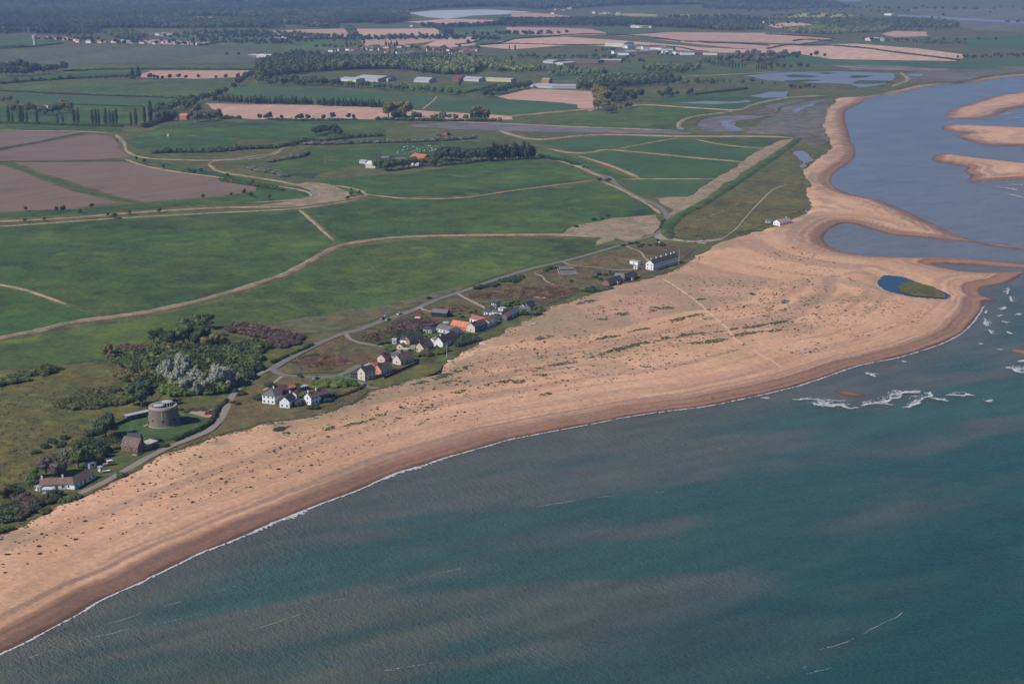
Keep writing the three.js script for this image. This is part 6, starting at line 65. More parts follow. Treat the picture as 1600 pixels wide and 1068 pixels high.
// ------------------------------------------------------------------ helpers
function rng(seed) { let a = seed >>> 0; return () => { a = (a + 0x6D2B79F5) | 0; let t = Math.imul(a ^ (a >>> 15), 1 | a); t = (t + Math.imul(t ^ (t >>> 7), 61 | t)) ^ t; return ((t ^ (t >>> 14)) >>> 0) / 4294967296; }; }
const rand = rng(11), rr = (a, b) => a + (b - a) * rand();
const hash = (x, y) => { let h = Math.imul(x | 0, 374761393) + Math.imul(y | 0, 668265263); h = Math.imul(h ^ (h >>> 13), 1274126177); return ((h ^ (h >>> 16)) >>> 0) / 4294967296; };
const smooth = (x, a, b) => { const t = Math.min(1, Math.max(0, (x - a) / (b - a))); return t * t * (3 - 2 * t); };
const lerp = (a, b, t) => a + (b - a) * t;
function vnoise(x, y, per = 0, pery = per) {
  const ix = Math.floor(x), iy = Math.floor(y), fx = x - ix, fy = y - iy, u = fx * fx * (3 - 2 * fx), v = fy * fy * (3 - 2 * fy);
  const w = (a, p) => (p ? ((a % p) + p) % p : a);
  const x0 = w(ix, per), x1 = w(ix + 1, per), y0 = w(iy, pery), y1 = w(iy + 1, pery);
  return lerp(lerp(hash(x0, y0), hash(x1, y0), u), lerp(hash(x0, y1), hash(x1, y1), u), v);
}
function fbm(x, y, oct = 4, per = 0, pery = per) { let s = 0, a = 0.5, t = 0; for (let i = 0; i < oct; i++) { s += a * vnoise(x, y, per, pery); t += a; a *= 0.5; x = x * 2 + (per ? 0 : 17.3); y = y * 2 + (per ? 0 : 9.1); per *= 2; pery *= 2; } return s / t; }
const pairs = (a) => { const o = []; for (let i = 0; i < a.length; i += 2) o.push([a[i], a[i + 1]]); return o; };
const taken = new Map();
const numbered = (n) => { const k = taken.get(n) ?? 0; taken.set(n, k + 1); return k ? n + '_' + String(k).padStart(3, '0') : n; };
const shade = (o) => { o.castShadow = o.receiveShadow = true; return o; };
function mesh(name, geometry, material, parent) { const m = shade(new THREE.Mesh(geometry, material)); m.name = parent === scene ? numbered(name) : name; parent.add(m); return m; }
function struct(name, geometry, material, label, category) { const m = mesh(name, geometry, material, scene); m.userData = { kind: 'structure' }; if (label) Object.assign(m.userData, { label, category: category ?? name.replace(/_/g, ' ') }); return m; }
function thing(name, label, category, x, y, z, turn = 0, group = '') {
  const o = new THREE.Group(); o.name = numbered(name); scene.add(o); o.position.set(x, y, z); o.rotation.y = turn;
  o.userData = { label, category }; if (group) o.userData.group = group; return o;
}
function geo(positions, uvs, indices, colors) {
  const g = new THREE.BufferGeometry();
  g.setAttribute('position', new THREE.Float32BufferAttribute(positions, 3));
  if (uvs) g.setAttribute('uv', new THREE.Float32BufferAttribute(uvs, 2));
  if (colors) g.setAttribute('color', new THREE.Float32BufferAttribute(colors, 3));
  if (indices) g.setIndex(indices);
  g.computeVertexNormals(); return g;
}
const box = (w, h, d, x = 0, y = 0, z = 0) => new THREE.BoxGeometry(w, h, d).translate(x, y, z);
function inside(poly, x, z) { let c = false; for (let i = 0, j = poly.length - 1; i < poly.length; j = i++) { const [xi, zi] = poly[i], [xj, zj] = poly[j]; if ((zi > z) !== (zj > z) && x < ((xj - xi) * (z - zi)) / (zj - zi) + xi) c = !c; } return c; }
// the same test for long outlines, with the edges sorted into bands of z
function insideOf(poly) {
  const B = 25, bands = new Map();
  for (let i = 0, j = poly.length - 1; i < poly.length; j = i++) { const e = [...poly[i], ...poly[j]], lo = Math.floor(Math.min(e[1], e[3]) / B), hi = Math.floor(Math.max(e[1], e[3]) / B); for (let k = lo; k <= hi; k++) { if (!bands.has(k)) bands.set(k, []); bands.get(k).push(e); } }
  return (x, z) => { const l = bands.get(Math.floor(z / B)); let c = false; if (l) for (const [xi, zi, xj, zj] of l) if ((zi > z) !== (zj > z) && x < ((xj - xi) * (z - zi)) / (zj - zi) + xi) c = !c; return c; };
}
// points every `step` metres along a polyline, smoothed
function along(pts, step, closed = false) {
  const c = new THREE.CatmullRomCurve3(pts.map(([x, z]) => new THREE.Vector3(x, 0, z)), closed, 'centripetal');
  const n = Math.max(2, Math.min(1500, Math.round(c.getLength() / step))); c.arcLengthDivisions = Math.max(400, n);
  return c.getSpacedPoints(n).map((p) => [p.x, p.z]);
}
// an outline broken up the way field and scrub edges are
function rough(poly, amp, step, seed = 0, open = false) {
  const out = [];
  for (let i = 0; i < poly.length - (open ? 1 : 0); i++) {
    const [x0, z0] = poly[i], [x1, z1] = poly[(i + 1) % poly.length], L = Math.hypot(x1 - x0, z1 - z0), n = Math.max(1, Math.min(60, Math.round(L / step)));
    for (let k = 0; k < n; k++) { const t = k / n, x = lerp(x0, x1, t), z = lerp(z0, z1, t); const d = amp * (fbm(x / (step * 3) + seed, z / (step * 3), 3) - 0.5) * 2; out.push([x - ((z1 - z0) / L) * d, z + ((x1 - x0) / L) * d]); }
  }
  return out;
}
function sheet(poly, y, tile, angle = 0, ox = 0, oz = 0) {
  const tri = THREE.ShapeUtils.triangulateShape(poly.map(([x, z]) => new THREE.Vector2(x, -z)), []);
  const pos = [], uv = [], c = Math.cos(angle), s = Math.sin(angle);
  for (const [x, z] of poly) { pos.push(x, y, z); uv.push((x * c + z * s) / tile + ox, (-x * s + z * c) / tile + oz); }
  const idx = [];
  for (const [a, b, d] of tri) { const A = poly[a], B = poly[b], C = poly[d]; if ((B[0] - A[0]) * (C[1] - A[1]) - (B[1] - A[1]) * (C[0] - A[0]) > 0) idx.push(a, d, b); else idx.push(a, b, d); }
  return geo(pos, uv, idx);
}

// ------------------------------------------------------------------ computed textures (multipliers around 1, stored halved)
function texture(size, fn, channels = 3) {
  const data = new Uint8Array(size * size * 4);
  for (let y = 0; y < size; y++) for (let x = 0; x < size; x++) { const v = fn(x / size, y / size), o = (y * size + x) * 4; for (let c = 0; c < 3; c++) data[o + c] = Math.max(0, Math.min(255, Math.round((channels === 3 ? v[c] * 0.5 : v) * 255))); data[o + 3] = 255; }
  const t = new THREE.DataTexture(data, size, size, THREE.RGBAFormat, THREE.UnsignedByteType);
  t.wrapS = t.wrapT = THREE.RepeatWrapping; t.magFilter = THREE.LinearFilter; t.minFilter = THREE.LinearMipmapLinearFilter; t.generateMipmaps = true; t.needsUpdate = true; return t;
}
const tGrass = texture(1024, (u, v) => {           // 320 m
  const big = fbm(u * 5, v * 5, 4, 5), mid = fbm(u * 22 + 3, v * 22, 3, 22), fine = fbm(u * 140, v * 140, 2, 140), sp = hash(u * 1024, v * 1024);
  const l = 1 + (big - 0.5) * 0.8 + (mid - 0.5) * 0.75 + (fine - 0.5) * 0.9 + (sp - 0.5) * 0.3, y = (fbm(u * 7 + 40, v * 7, 4, 7) - 0.5) * 1.3 + (mid - 0.5) * 0.5;
  const pale = smooth(fbm(u * 16 + 9, v * 16 + 4, 4, 16), 0.58, 0.75) * 0.45;
  return [l * (1 + y * 0.6) + pale, l * (1 + y * 0.12) + pale * 0.8, l * (1 - y * 0.2) + pale * 0.5];
});
const tCrop = texture(1024, (u, v) => {            // smoother crop with faint drill lines, 320 m
  const big = fbm(u * 4, v * 4, 4, 4), mid = fbm(u * 30, v * 30, 3, 30), ln = vnoise(u * 256, v * 4, 256, 4), sp = hash(u * 1024, v * 1024);
  const l = 1 + (big - 0.5) * 0.45 + (mid - 0.5) * 0.4 + (ln - 0.5) * 0.25 + (sp - 0.5) * 0.3; return [l * (1 + (big - 0.5) * 0.3), l, l];
});
const tPlough = texture(1024, (u, v) => {          // ploughing lines, 160 m
  const big = fbm(u * 4, v * 4, 4, 4), ln = vnoise(u * 60, v * 3, 60, 3) * 0.6 + vnoise(u * 150, v * 6, 150, 6) * 0.4, sp = hash(u * 1024, v * 1024);
  const l = 1 + (big - 0.5) * 0.35 + (ln - 0.5) * 0.5 + (sp - 0.5) * 0.3; return [l, l * (1 - (big - 0.5) * 0.06), l * (1 - (ln - 0.5) * 0.08)];
});
const tRough = texture(1024, (u, v) => {           // tussocky rough grass, heath, 150 m
  const big = fbm(u * 5, v * 5, 4, 5), mid = fbm(u * 26, v * 26, 4, 26), fine = fbm(u * 170, v * 170, 2, 170), sp = hash(u * 1024, v * 1024 + 7);
  const l = 1 + (big - 0.5) * 0.6 + (mid - 0.5) * 1.0 + (fine - 0.5) * 0.9 + (sp - 0.5) * 0.35, y = (fbm(u * 8 + 11, v * 8, 4, 8) - 0.5) * 1.2;
  const pale = smooth(fbm(u * 24 + 5, v * 24 + 8, 3, 24), 0.58, 0.75) * 0.35, br = smooth(fbm(u * 9 + 20, v * 9, 4, 9), 0.5, 0.7) * 0.3;
  return [l * (1 + y * 0.4) + pale + br * 0.35, l + pale * 0.85, l * (1 - y * 0.3) + pale * 0.6];
});
const tRoughH = texture(1024, (u, v) => { const m = fbm(u * 60, v * 60, 3, 60), f = fbm(u * 190, v * 190, 2, 190); return m * 0.6 + f * 0.4; }, 1);
const tStraw = texture(512, (u, v) => { const b = fbm(u * 8, v * 8, 4, 8), f = fbm(u * 64, v * 64, 3, 64), sp = hash(u * 512, v * 512); const l = 1 + (b - 0.5) * 0.6 + (f - 0.5) * 0.7 + (sp - 0.5) * 0.2, g = smooth(fbm(u * 12 + 7, v * 12, 4, 12), 0.52, 0.68); return [l * (1 - g * 0.35), l * (1 - g * 0.15), l * (1 - g * 0.3)]; });
const tShingle = texture(1024, (u, v) => { const b = fbm(u * 6, v * 6, 4, 6), f = fbm(u * 120, v * 120, 3, 120), sp = hash(u * 1024, v * 1024 + 3); const l = 1 + (b - 0.5) * 0.2 + (f - 0.5) * 0.42 + (sp - 0.5) * 0.34; return [l, l * (1 - (b - 0.5) * 0.1), l * (1 - (f - 0.5) * 0.12)]; });
const tWall = texture(256, (u, v) => { const b = fbm(u * 6, v * 6, 4, 6), f = fbm(u * 40, v * 40, 2, 40), l = 1 + (b - 0.5) * 0.25 + (f - 0.5) * 0.2; return [l, l, l]; });
const tRoof = texture(256, (u, v) => { const course = (v * 24) % 1, b = fbm(u * 5, v * 5, 4, 5), tile = hash(Math.floor(u * 40 + (Math.floor(v * 24) % 2) * 0.5), Math.floor(v * 24)), l = 1 + (b - 0.5) * 0.4 + (tile - 0.5) * 0.3 + (course < 0.2 ? -0.12 : 0); return [l, l, l]; });
const tBrick = texture(512, (u, v) => { const r = Math.floor(v * 64), t = hash(Math.floor(u * 48 + (r % 2) * 0.5), r), b = fbm(u * 5, v * 5, 4, 5), d = fbm(u * 14, v * 3, 4, 14); const l = 1 + (t - 0.5) * 0.35 + (b - 0.5) * 0.5 + (d - 0.5) * 0.35; return [l, l * (1 - (b - 0.5) * 0.15), l * (1 - (b - 0.5) * 0.3)]; });
const tWaveH = texture(1024, (u, v) => {           // short wind ripples running across the swell, tile 110 m
  const w = fbm(u * 9, v * 9, 3, 9), p = fbm(u * 26, v * 64, 3, 26, 64), q = fbm(u * 90, v * 200, 2, 90, 200), g = 0.5 + 0.9 * fbm(u * 6 + 3, v * 6, 3, 6);
  return 0.5 + ((p - 0.5) * 0.6 + (q - 0.5) * 0.6) * g;
}, 1);
// linear colour from an sRGB triplet, doubled for halved maps
const lin = (r, g, b) => new THREE.Color().setRGB(r, g, b);
const M = {};
function mat(key, color, o = {}) { const { map, ...rest } = o; const m = new THREE.MeshStandardMaterial({ roughness: 0.95, metalness: 0, ...rest }); m.color.copy(color); if (map) { m.map = map; m.color.multiplyScalar(2); } m.name = key; M[key] = m; return m; }
mat('grass', lin(0.048, 0.091, 0.010), { map: tGrass });
mat('grass2', lin(0.045, 0.094, 0.010), { map: tGrass });
mat('grass3', lin(0.065, 0.105, 0.012), { map: tGrass });
mat('bright', lin(0.069, 0.123, 0.019), { map: tGrass });
mat('lawn', lin(0.054, 0.102, 0.019), { map: tGrass });
mat('crop', lin(0.042, 0.097, 0.021), { map: tCrop });
mat('cropdark', lin(0.048, 0.105, 0.025), { map: tCrop });
mat('greyfield', lin(0.098, 0.110, 0.051), { map: tRough });
mat('plough', lin(0.194, 0.128, 0.088), { map: tPlough });
mat('pink', lin(0.517, 0.310, 0.217), { map: tPlough });
mat('pinklight', lin(0.604, 0.374, 0.260), { map: tPlough });
mat('yellow', lin(0.40, 0.33, 0.06), { map: tCrop });
mat('plastic', lin(0.55, 0.55, 0.53), { map: tPlough, roughness: 0.5 });
mat('straw', lin(0.330, 0.235, 0.136), { map: tStraw, bumpMap: tRoughH, bumpScale: 0.3 });
mat('sandy', lin(0.370, 0.280, 0.200), { map: tShingle });
mat('gravel', lin(0.270, 0.225, 0.185), { map: tShingle });
mat('tarmac', lin(0.194, 0.171, 0.149), { map: tShingle });
mat('rough', lin(0.108, 0.099, 0.019), { map: tRough, bumpMap: tRoughH, bumpScale: 0.5 });
mat('heath', lin(0.122, 0.094, 0.032), { map: tRough, bumpMap: tRoughH, bumpScale: 0.4 });
mat('heath2', lin(0.100, 0.066, 0.034), { map: tRough, bumpMap: tRoughH, bumpScale: 0.5 });
mat('marshgrey', lin(0.135, 0.120, 0.085), { map: tRough, bumpMap: tRoughH, bumpScale: 0.4 });
mat('mud', lin(0.210, 0.165, 0.150), { map: tStraw, roughness: 0.55 });
mat('darkgrass', lin(0.050, 0.081, 0.017), { map: tRough, bumpMap: tRoughH, bumpScale: 0.5 });
mat('ground', lin(0.091, 0.096, 0.020), { map: tRough, bumpMap: tRoughH, bumpScale: 0.4 });
mat('pool', lin(0.230, 0.225, 0.235), { roughness: 0.3 });
mat('grassdry', lin(0.120, 0.110, 0.040), { map: tRough });
mat('palepath', lin(0.680, 0.440, 0.290), { map: tShingle });
const TILE = { grass: 320, grass2: 280, grass3: 300, bright: 320, lawn: 120, crop: 320, cropdark: 400, greyfield: 300, plough: 160, pink: 260, pinklight: 260, yellow: 300, plastic: 200, straw: 60, sandy: 30, gravel: 30, tarmac: 30, rough: 150, heath: 130, heath2: 90, marshgrey: 260, mud: 160, darkgrass: 90, ground: 210, grassdry: 140 };

// ------------------------------------------------------------------ coast geometry
const shore = pairs(plan_shore), back = pairs(plan_back), banks = plan_banks.map(pairs), pond = pairs(plan_pond);
const FARPTS = [[26000, -14000], [26000, -40000], [-26000, -40000], [-26000, -340]];
const shoreFine = along(shore, 4);
const shoreLand = [...shoreFine, ...FARPTS];
const backLine = rough(along(back, 9), 2.2, 4, 3, true);
const landPoly = [...backLine, ...FARPTS];
function segments(line, closed) { const o = []; for (let i = 0; i < line.length - (closed ? 0 : 1); i++) { const a = line[i], b = line[(i + 1) % line.length]; o.push([a[0], a[1], b[0], b[1]]); } return o; }
function grid(segs) {                               // coarse hash of segments for quick nearest distance
  const C = 150, cells = new Map(); let acc = 0;
  segs.forEach((s) => { s.push(acc); acc += Math.hypot(s[2] - s[0], s[3] - s[1]); const n = Math.ceil(Math.hypot(s[2] - s[0], s[3] - s[1]) / 20) + 1; const seen = new Set(); for (let k = 0; k <= n; k++) { const cx = Math.floor(lerp(s[0], s[2], k / n) / C), cz = Math.floor(lerp(s[1], s[3], k / n) / C); for (let i = -1; i <= 1; i++) for (let j = -1; j <= 1; j++) { const key = (cx + i) * 100003 + cz + j; if (seen.has(key)) continue; seen.add(key); if (!cells.has(key)) cells.set(key, []); cells.get(key).push(s); } } });
  return (x, z) => { const l = cells.get(Math.floor(x / C) * 100003 + Math.floor(z / C)); let best = 150, at = 0; if (l) for (const s of l) { const dx = s[2] - s[0], dz = s[3] - s[1], q = dx * dx + dz * dz, t = q ? Math.min(1, Math.max(0, ((x - s[0]) * dx + (z - s[1]) * dz) / q)) : 0, d = Math.hypot(x - s[0] - t * dx, z - s[1] - t * dz); if (d < best) { best = d; at = s[4] + t * Math.sqrt(q); } } return [best, at]; };
}
const banksFine = banks.map((b) => rough(along(b, 6, true).slice(0, -1), 3, 6, 5));
const shoreDist = grid([...segments(shoreFine, false), ...banksFine.flatMap((b) => segments(b, true))]);
const backDist = grid(segments(backLine, false)), pondDist = grid(segments(along(pond, 4, true).slice(0, -1), true));
const inShore = insideOf(shoreLand), inLand = insideOf(landPoly), inBanks = banksFine.map(insideOf), isLand = (x, z) => inShore(x, z) || inBanks.some((f) => f(x, z));
function coast(x, z) {
  const [d, at] = shoreDist(x, z), land = isLand(x, z), s = land ? d : -d, [bd] = backDist(x, z), b = inLand(x, z) ? -bd : bd;
  return { s, b, at };
}
function beachHeight(x, z, c = coast(x, z)) {
  const { s, b, at } = c;
  if (s < 0) return 0.09 * Math.max(s, -25);
  const w = 1 + 0.25 * (vnoise(at / 70, 3) - 0.5), q = s * w;
  let h = q < 14 ? 0.125 * q : q < 30 ? 1.75 + (q - 14) * 0.055 : 2.63 + Math.min(0.6, (q - 30) * 0.012);
  h += smooth(q, 9, 16) * (0.22 * Math.sin(q * 0.55 + 2.2 * vnoise(at / 120, 7)) * smooth(-q, -48, -22) + 0.16 * Math.sin(q * 0.21 + 3 * fbm(x / 90, z / 90, 2)));
  h += smooth(q, 20, 40) * (fbm(x / 14, z / 14, 3) - 0.5) * 0.5;
  h = lerp(1.12, h, smooth(b + (fbm(x / 13, z / 13, 4) - 0.5) * 10, -4, 9));
  const [pd] = pondDist(x, z), p = inside(pond, x, z) ? -pd : pd;
  return lerp(Math.min(h, 0.7), h, smooth(p, -4, 14));
}

// ------------------------------------------------------------------ land, sea, beach
struct('ground', sheet(landPoly, 1.5, TILE.ground), M.ground, 'rough grassland under fields and hamlet', 'ground');

{ // sea: graded sheets with drifting silt in the water
  const seaMat = new THREE.MeshPhysicalMaterial({ vertexColors: true, roughness: 0.2, metalness: 0, ior: 1.33, bumpMap: tWaveH, bumpScale: 0.7 }); seaMat.name = 'sea_water'; seaMat.color.setRGB(1, 1, 1);
  const pos = [], uv = [], idx = [], col = [];
  const teal = [0.046, 0.092, 0.066], silt = [0.108, 0.104, 0.072], deep = [0.018, 0.066, 0.060], river = [0.180, 0.180, 0.190];
  const tint = (x, z) => {
    const wx = x + 40 * (fbm(x / 120, z / 120, 3) - 0.5), wz = z + 40 * (fbm(x / 120 + 9, z / 120, 3) - 0.5);
    const a = x * 0.86 + z * -0.5, b = x * 0.5 + z * 0.86;      // plumes drift along the shore
    const n = fbm((a + wx * 0.5) / 160, (b + wz * 0.5) / 42, 6), n2 = fbm(a / 420 + 5, b / 80 + 3, 5), f = fbm(a / 24, b / 6, 5);
    const [d] = shoreDist(x, z), near = smooth(-d, -34 - 16 * n, -3);
    let k = Math.max(smooth(n, 0.44, 0.62) * 0.8, near * 0.9) * (0.8 + 0.4 * f);
    const dp = smooth(n2 * 0.7 + (x * 0.7 + (z + 640) * 0.9) / 300, 0.62, 1.05);
    const rv = smooth(-z, 980, 1200);
    return [0, 1, 2].map((c) => lerp(lerp(lerp(teal[c], deep[c], dp), silt[c], k * (1 - 0.75 * dp)), river[c], rv * 0.9) * (0.75 + 0.5 * f));
  };
  const patch = (x0, x1, z0, z1, step, y) => {
    const nx = Math.round((x1 - x0) / step), nz = Math.round((z1 - z0) / step), o = pos.length / 3;
    for (let j = 0; j <= nz; j++) for (let i = 0; i <= nx; i++) { const x = x0 + i * (x1 - x0) / nx, z = z0 + j * (z1 - z0) / nz; pos.push(x, y, z); uv.push((x * 0.67 + z * 0.74) / 110, (z * 0.67 - x * 0.74) / 110); col.push(...tint(x, z)); }
    for (let j = 0; j < nz; j++) for (let i = 0; i < nx; i++) { const a = o + j * (nx + 1) + i; idx.push(a, a + nx + 1, a + 1, a + 1, a + nx + 1, a + nx + 2); }
  };
  patch(-330, 620, -960, -200, 4, 0);
  patch(-330, 1060, -1720, -960, 8, 0);
  patch(100, 2900, -5600, -1720, 30, 0);
  const o = pos.length / 3, R = 40000; // open water beyond
  for (const [x, z] of [[-R, 2000], [R, 2000], [R, -R], [-R, -R]]) { pos.push(x, -1.2, z); uv.push((x * 0.67 + z * 0.74) / 110, (z * 0.67 - x * 0.74) / 110); col.push(0.045, 0.07, 0.075); }
  idx.push(o, o + 1, o + 2, o, o + 2, o + 3);
  struct('sea', geo(pos, uv, idx, col), seaMat, 'teal and silty brown sea with river mouth', 'sea');
}

const beachMat = new THREE.MeshStandardMaterial({ vertexColors: true, roughness: 0.95, map: tShingle }); beachMat.name = 'shingle'; beachMat.color.setRGB(2, 2, 2);
{
  const dry = [0.600, 0.335, 0.190], pale = [0.640, 0.378, 0.225], mid = [0.400, 0.240, 0.155], damp = [0.205, 0.104, 0.065], wet = [0.120, 0.058, 0.038], veg = [0.320, 0.225, 0.125];
  const mix = (a, b, t) => a.map((v, i) => lerp(v, b[i], t));
  const colorAt = (x, z, c) => {
    const n = fbm(x / 26, z / 26, 4), f = fbm(x / 5, z / 5, 2), s = c.s + (vnoise(c.at / 22, 1) - 0.5) * 2 + (f - 0.5) * 1.2;
    let k = mix(dry, pale, smooth(n, 0.4, 0.65));
    const line = vnoise(s * 0.42, c.at / 190) * 0.5 + vnoise(s * 0.85, c.at / 110) * 0.5;        // strand lines left by tides
    k = mix(k, mid, smooth(-s, -52, -16) * (0.25 + 0.95 * smooth(line, 0.44, 0.6)));
    k = mix(k, mid, 0.7 * smooth(s, 38, 55) * smooth(fbm(c.s / 8, c.at / 140, 4), 0.48, 0.64)); // old ridges further up
    k = mix(k, damp, smooth(-s, -15, -11.5) * (0.78 + 0.5 * (line - 0.5)));
    k = mix(k, wet, smooth(-s, -2.6, -1.0));
    k = mix(k, veg, smooth(-c.b, -34, -6) * smooth(fbm(x / 18 + 4, z / 18, 4), 0.44, 0.6) * 0.75);
    const inner = smooth(s, 55, 75) * smooth(-z, 690, 760) * smooth(z, -1110, -1020);          // lichen and dead stems across the old ridges
    k = mix(k, veg, inner * smooth(fbm(x / 30 + 7, z / 30 + 2, 4) + 0.3 * (fbm(c.s / 7, c.at / 60, 2) - 0.5), 0.46, 0.64) * 0.6);
    const pb = 1 + 0.16 * (hash(Math.round(x * 3), Math.round(z * 3)) - 0.5); k = k.map((v) => v * pb);
    return k;
  };
  const pos = [], uv = [], idx = [], col = [];
  const patch = (x0, x1, z0, z1, step) => {
    const nx = Math.round((x1 - x0) / step), nz = Math.round((z1 - z0) / step), at = new Int32Array((nx + 1) * (nz + 1)).fill(-1);
    for (let j = 0; j <= nz; j++) for (let i = 0; i <= nx; i++) {
      const x = x0 + (i / nx) * (x1 - x0), z = z0 + (j / nz) * (z1 - z0), c = coast(x, z);
      if (c.s < -10 || c.b < -14) continue;
      at[j * (nx + 1) + i] = pos.length / 3; pos.push(x, beachHeight(x, z, c), z); uv.push(x / 210, z / 210); col.push(...colorAt(x, z, c));
    }
    for (let j = 0; j < nz; j++) for (let i = 0; i < nx; i++) { const a = at[j * (nx + 1) + i], b = at[j * (nx + 1) + i + 1], c = at[(j + 1) * (nx + 1) + i], d = at[(j + 1) * (nx + 1) + i + 1]; if (a < 0 || b < 0 || c < 0 || d < 0) continue; idx.push(a, c, b, b, c, d); }
  };
  patch(-290, 80, -560, -330, 0.75); patch(-260, 360, -800, -560, 1.15); patch(-40, 460, -1120, -800, 1.6); patch(100, 760, -1700, -1120, 2.75); patch(200, 2300, -4400, -1700, 7);
  struct('beach', geo(pos, uv, idx, col), beachMat, 'orange shingle beach sweeping round to the point', 'beach');
}
struct('pond_water', sheet(along(pond, 5, true).slice(0, -1).map(([x, z]) => [x, z]), 1.02, 20), new THREE.MeshStandardMaterial({ color: lin(0.03, 0.055, 0.07), roughness: 0.12 }), 'small blue lagoon in the shingle point', 'lagoon');
struct('marsh_grass', sheet(rough(pairs(plan_pondGrass), 7, 6, 8), 1.28, 60), M.rough, 'green marsh growing in the small lagoon', 'marsh');

// ------------------------------------------------------------------ fields, banks, roads, pools
plan_fields.forEach(([name, m, angle, label, p], i) => {
  const poly = pairs(p), z = -poly[0][1], soft = /heath|rough|salt|mud|straw|verge|lawn|shingle|bare|clearing/.test(name);
  const step = Math.max(5, z / 130), amp = soft ? step * 0.9 : step * 0.22, y = 1.62 + (soft ? 0.1 : 0) + (i % 5) * 0.018 + z * 0.00002;
  struct(name, sheet(rough(poly, amp, step, i), y, TILE[m], ((angle || i * 37) * Math.PI) / 180, i * 0.37, i * 0.61), M[m], label, name.replace(/_/g, ' '));
});
function ribbon(pts, w, h, y, tile, seed, irregular, heightAt) {
  const z = Math.abs(pts[0][1]), line = along(pts, Math.max(2.5, z / 350)), pos = [], uv = [], idx = [], K = [-0.5, -0.28, 0, 0.28, 0.5], E = [0, 0.85, 1, 0.85, 0];
  line.forEach(([x, zz], i) => {
    const a = line[Math.max(0, i - 1)], b = line[Math.min(line.length - 1, i + 1)], L = Math.hypot(b[0] - a[0], b[1] - a[1]) || 1, nx = -(b[1] - a[1]) / L, nz = (b[0] - a[0]) / L;
    const wl = w * (h > 0.2 ? Math.min(1, 0.35 + i / 6, 0.35 + (line.length - 1 - i) / 6) : 1) * (1 + irregular * (fbm(i * 0.21, seed * 3.1, 3) - 0.5) * 2), off = irregular * w * 0.5 * (fbm(i * 0.13, seed * 7.7 + 50, 2) - 0.5);
    K.forEach((k, j) => { const px = x + nx * (k * wl + off), pz = zz + nz * (k * wl + off), hy = E[j] * h * Math.min(1, (i + 0.3) / 5, (line.length - 0.7 - i) / 5) * (1 + irregular * (vnoise(i * 0.7, j * 3 + seed) - 0.5)); pos.push(px, (heightAt ? heightAt(px, pz) : 0) + y + hy - (E[j] ? 0 : h > 0.2 ? 0.1 : 0), pz); uv.push(px / tile, pz / tile); });
    if (i) for (let j = 0; j < 4; j++) { const o = (i - 1) * 5 + j; idx.push(o, o + 1, o + 5, o + 1, o + 6, o + 5); }
  });
  return geo(pos, uv, idx);
}
plan_ribbons.forEach(([name, m, w, h, label, p], i) => struct(name, ribbon(pairs(p), w, h, 1.74, TILE[m], i + 1, name === 'sea_wall' ? 0.2 : 0.5), M[m], label, name.replace(/_/g, ' ')));
plan_roads.forEach(([name, m, w, label, p], i) => struct(name, ribbon(pairs(p), w, 0.06, 1.82 + i * 0.006, TILE[m], i + 60, m === 'tarmac' ? 0.08 : 0.25), M[m], label, name.replace(/_/g, ' ')));
struct('path', ribbon(pairs(plan_beachPath), 1.5, 0.02, 0.06, 30, 90, 0.4, (x, z) => beachHeight(x, z)), M.palepath, 'pale footpath worn across the shingle', 'path');
plan_pools.forEach(([label, p], i) => struct('pool', sheet(rough(pairs(p), Math.abs(p[1]) / 260, Math.max(6, Math.abs(p[1]) / 200), i + 20), 1.86 + Math.abs(p[1]) * 0.00004, 50), M.pool, label, 'pool'));
plan_islets.forEach((p, i) => struct('islet', sheet(rough(pairs(p), 14, 18, i + 3), 2.12, 90), M.darkgrass, 'grassy islet in the shallow lagoon', 'islet').userData.group = 'islets in the lagoon');

// ------------------------------------------------------------------ surf
const foamMat = mat('foam', lin(0.62, 0.62, 0.60), { roughness: 0.8 });
function foamCells(line, s0, s1, cell, keep, yAt, seed) {
  const pos = [], idx = [];
  line.forEach(([x, z], i) => {
    if (!i || i === line.length - 1) return;
    const a = line[i - 1], b = line[i + 1], L = Math.hypot(b[0] - a[0], b[1] - a[1]) || 1, tx = (b[0] - a[0]) / L, tz = (b[1] - a[1]) / L;
    for (let s = s0; s < s1; s += cell) {
      if (!keep(i, s, x, z)) continue;
      const j = cell * 0.35, cx = x - tz * s + (hash(i, s * 50 + seed) - 0.5) * j, cz = z + tx * s + (hash(i + 99, s * 50 + seed) - 0.5) * j, y = yAt(cx, cz), o = pos.length / 3, r = cell * (0.55 + 0.3 * hash(i * 3, s * 31));
      for (const [u, v] of [[-1, -0.8], [1.1, -1], [0.9, 1], [-1, 1.1]]) pos.push(cx + (tx * u - tz * v) * r, y + 0.06 * hash(i + u * 9, s * 17 + v * 5), cz + (tz * u + tx * v) * r);
      idx.push(o, o + 1, o + 2, o, o + 2, o + 3);
    }
  });
  return pos.length ? geo(pos, null, idx) : null;
}
const sea = scene.getObjectByName('sea');
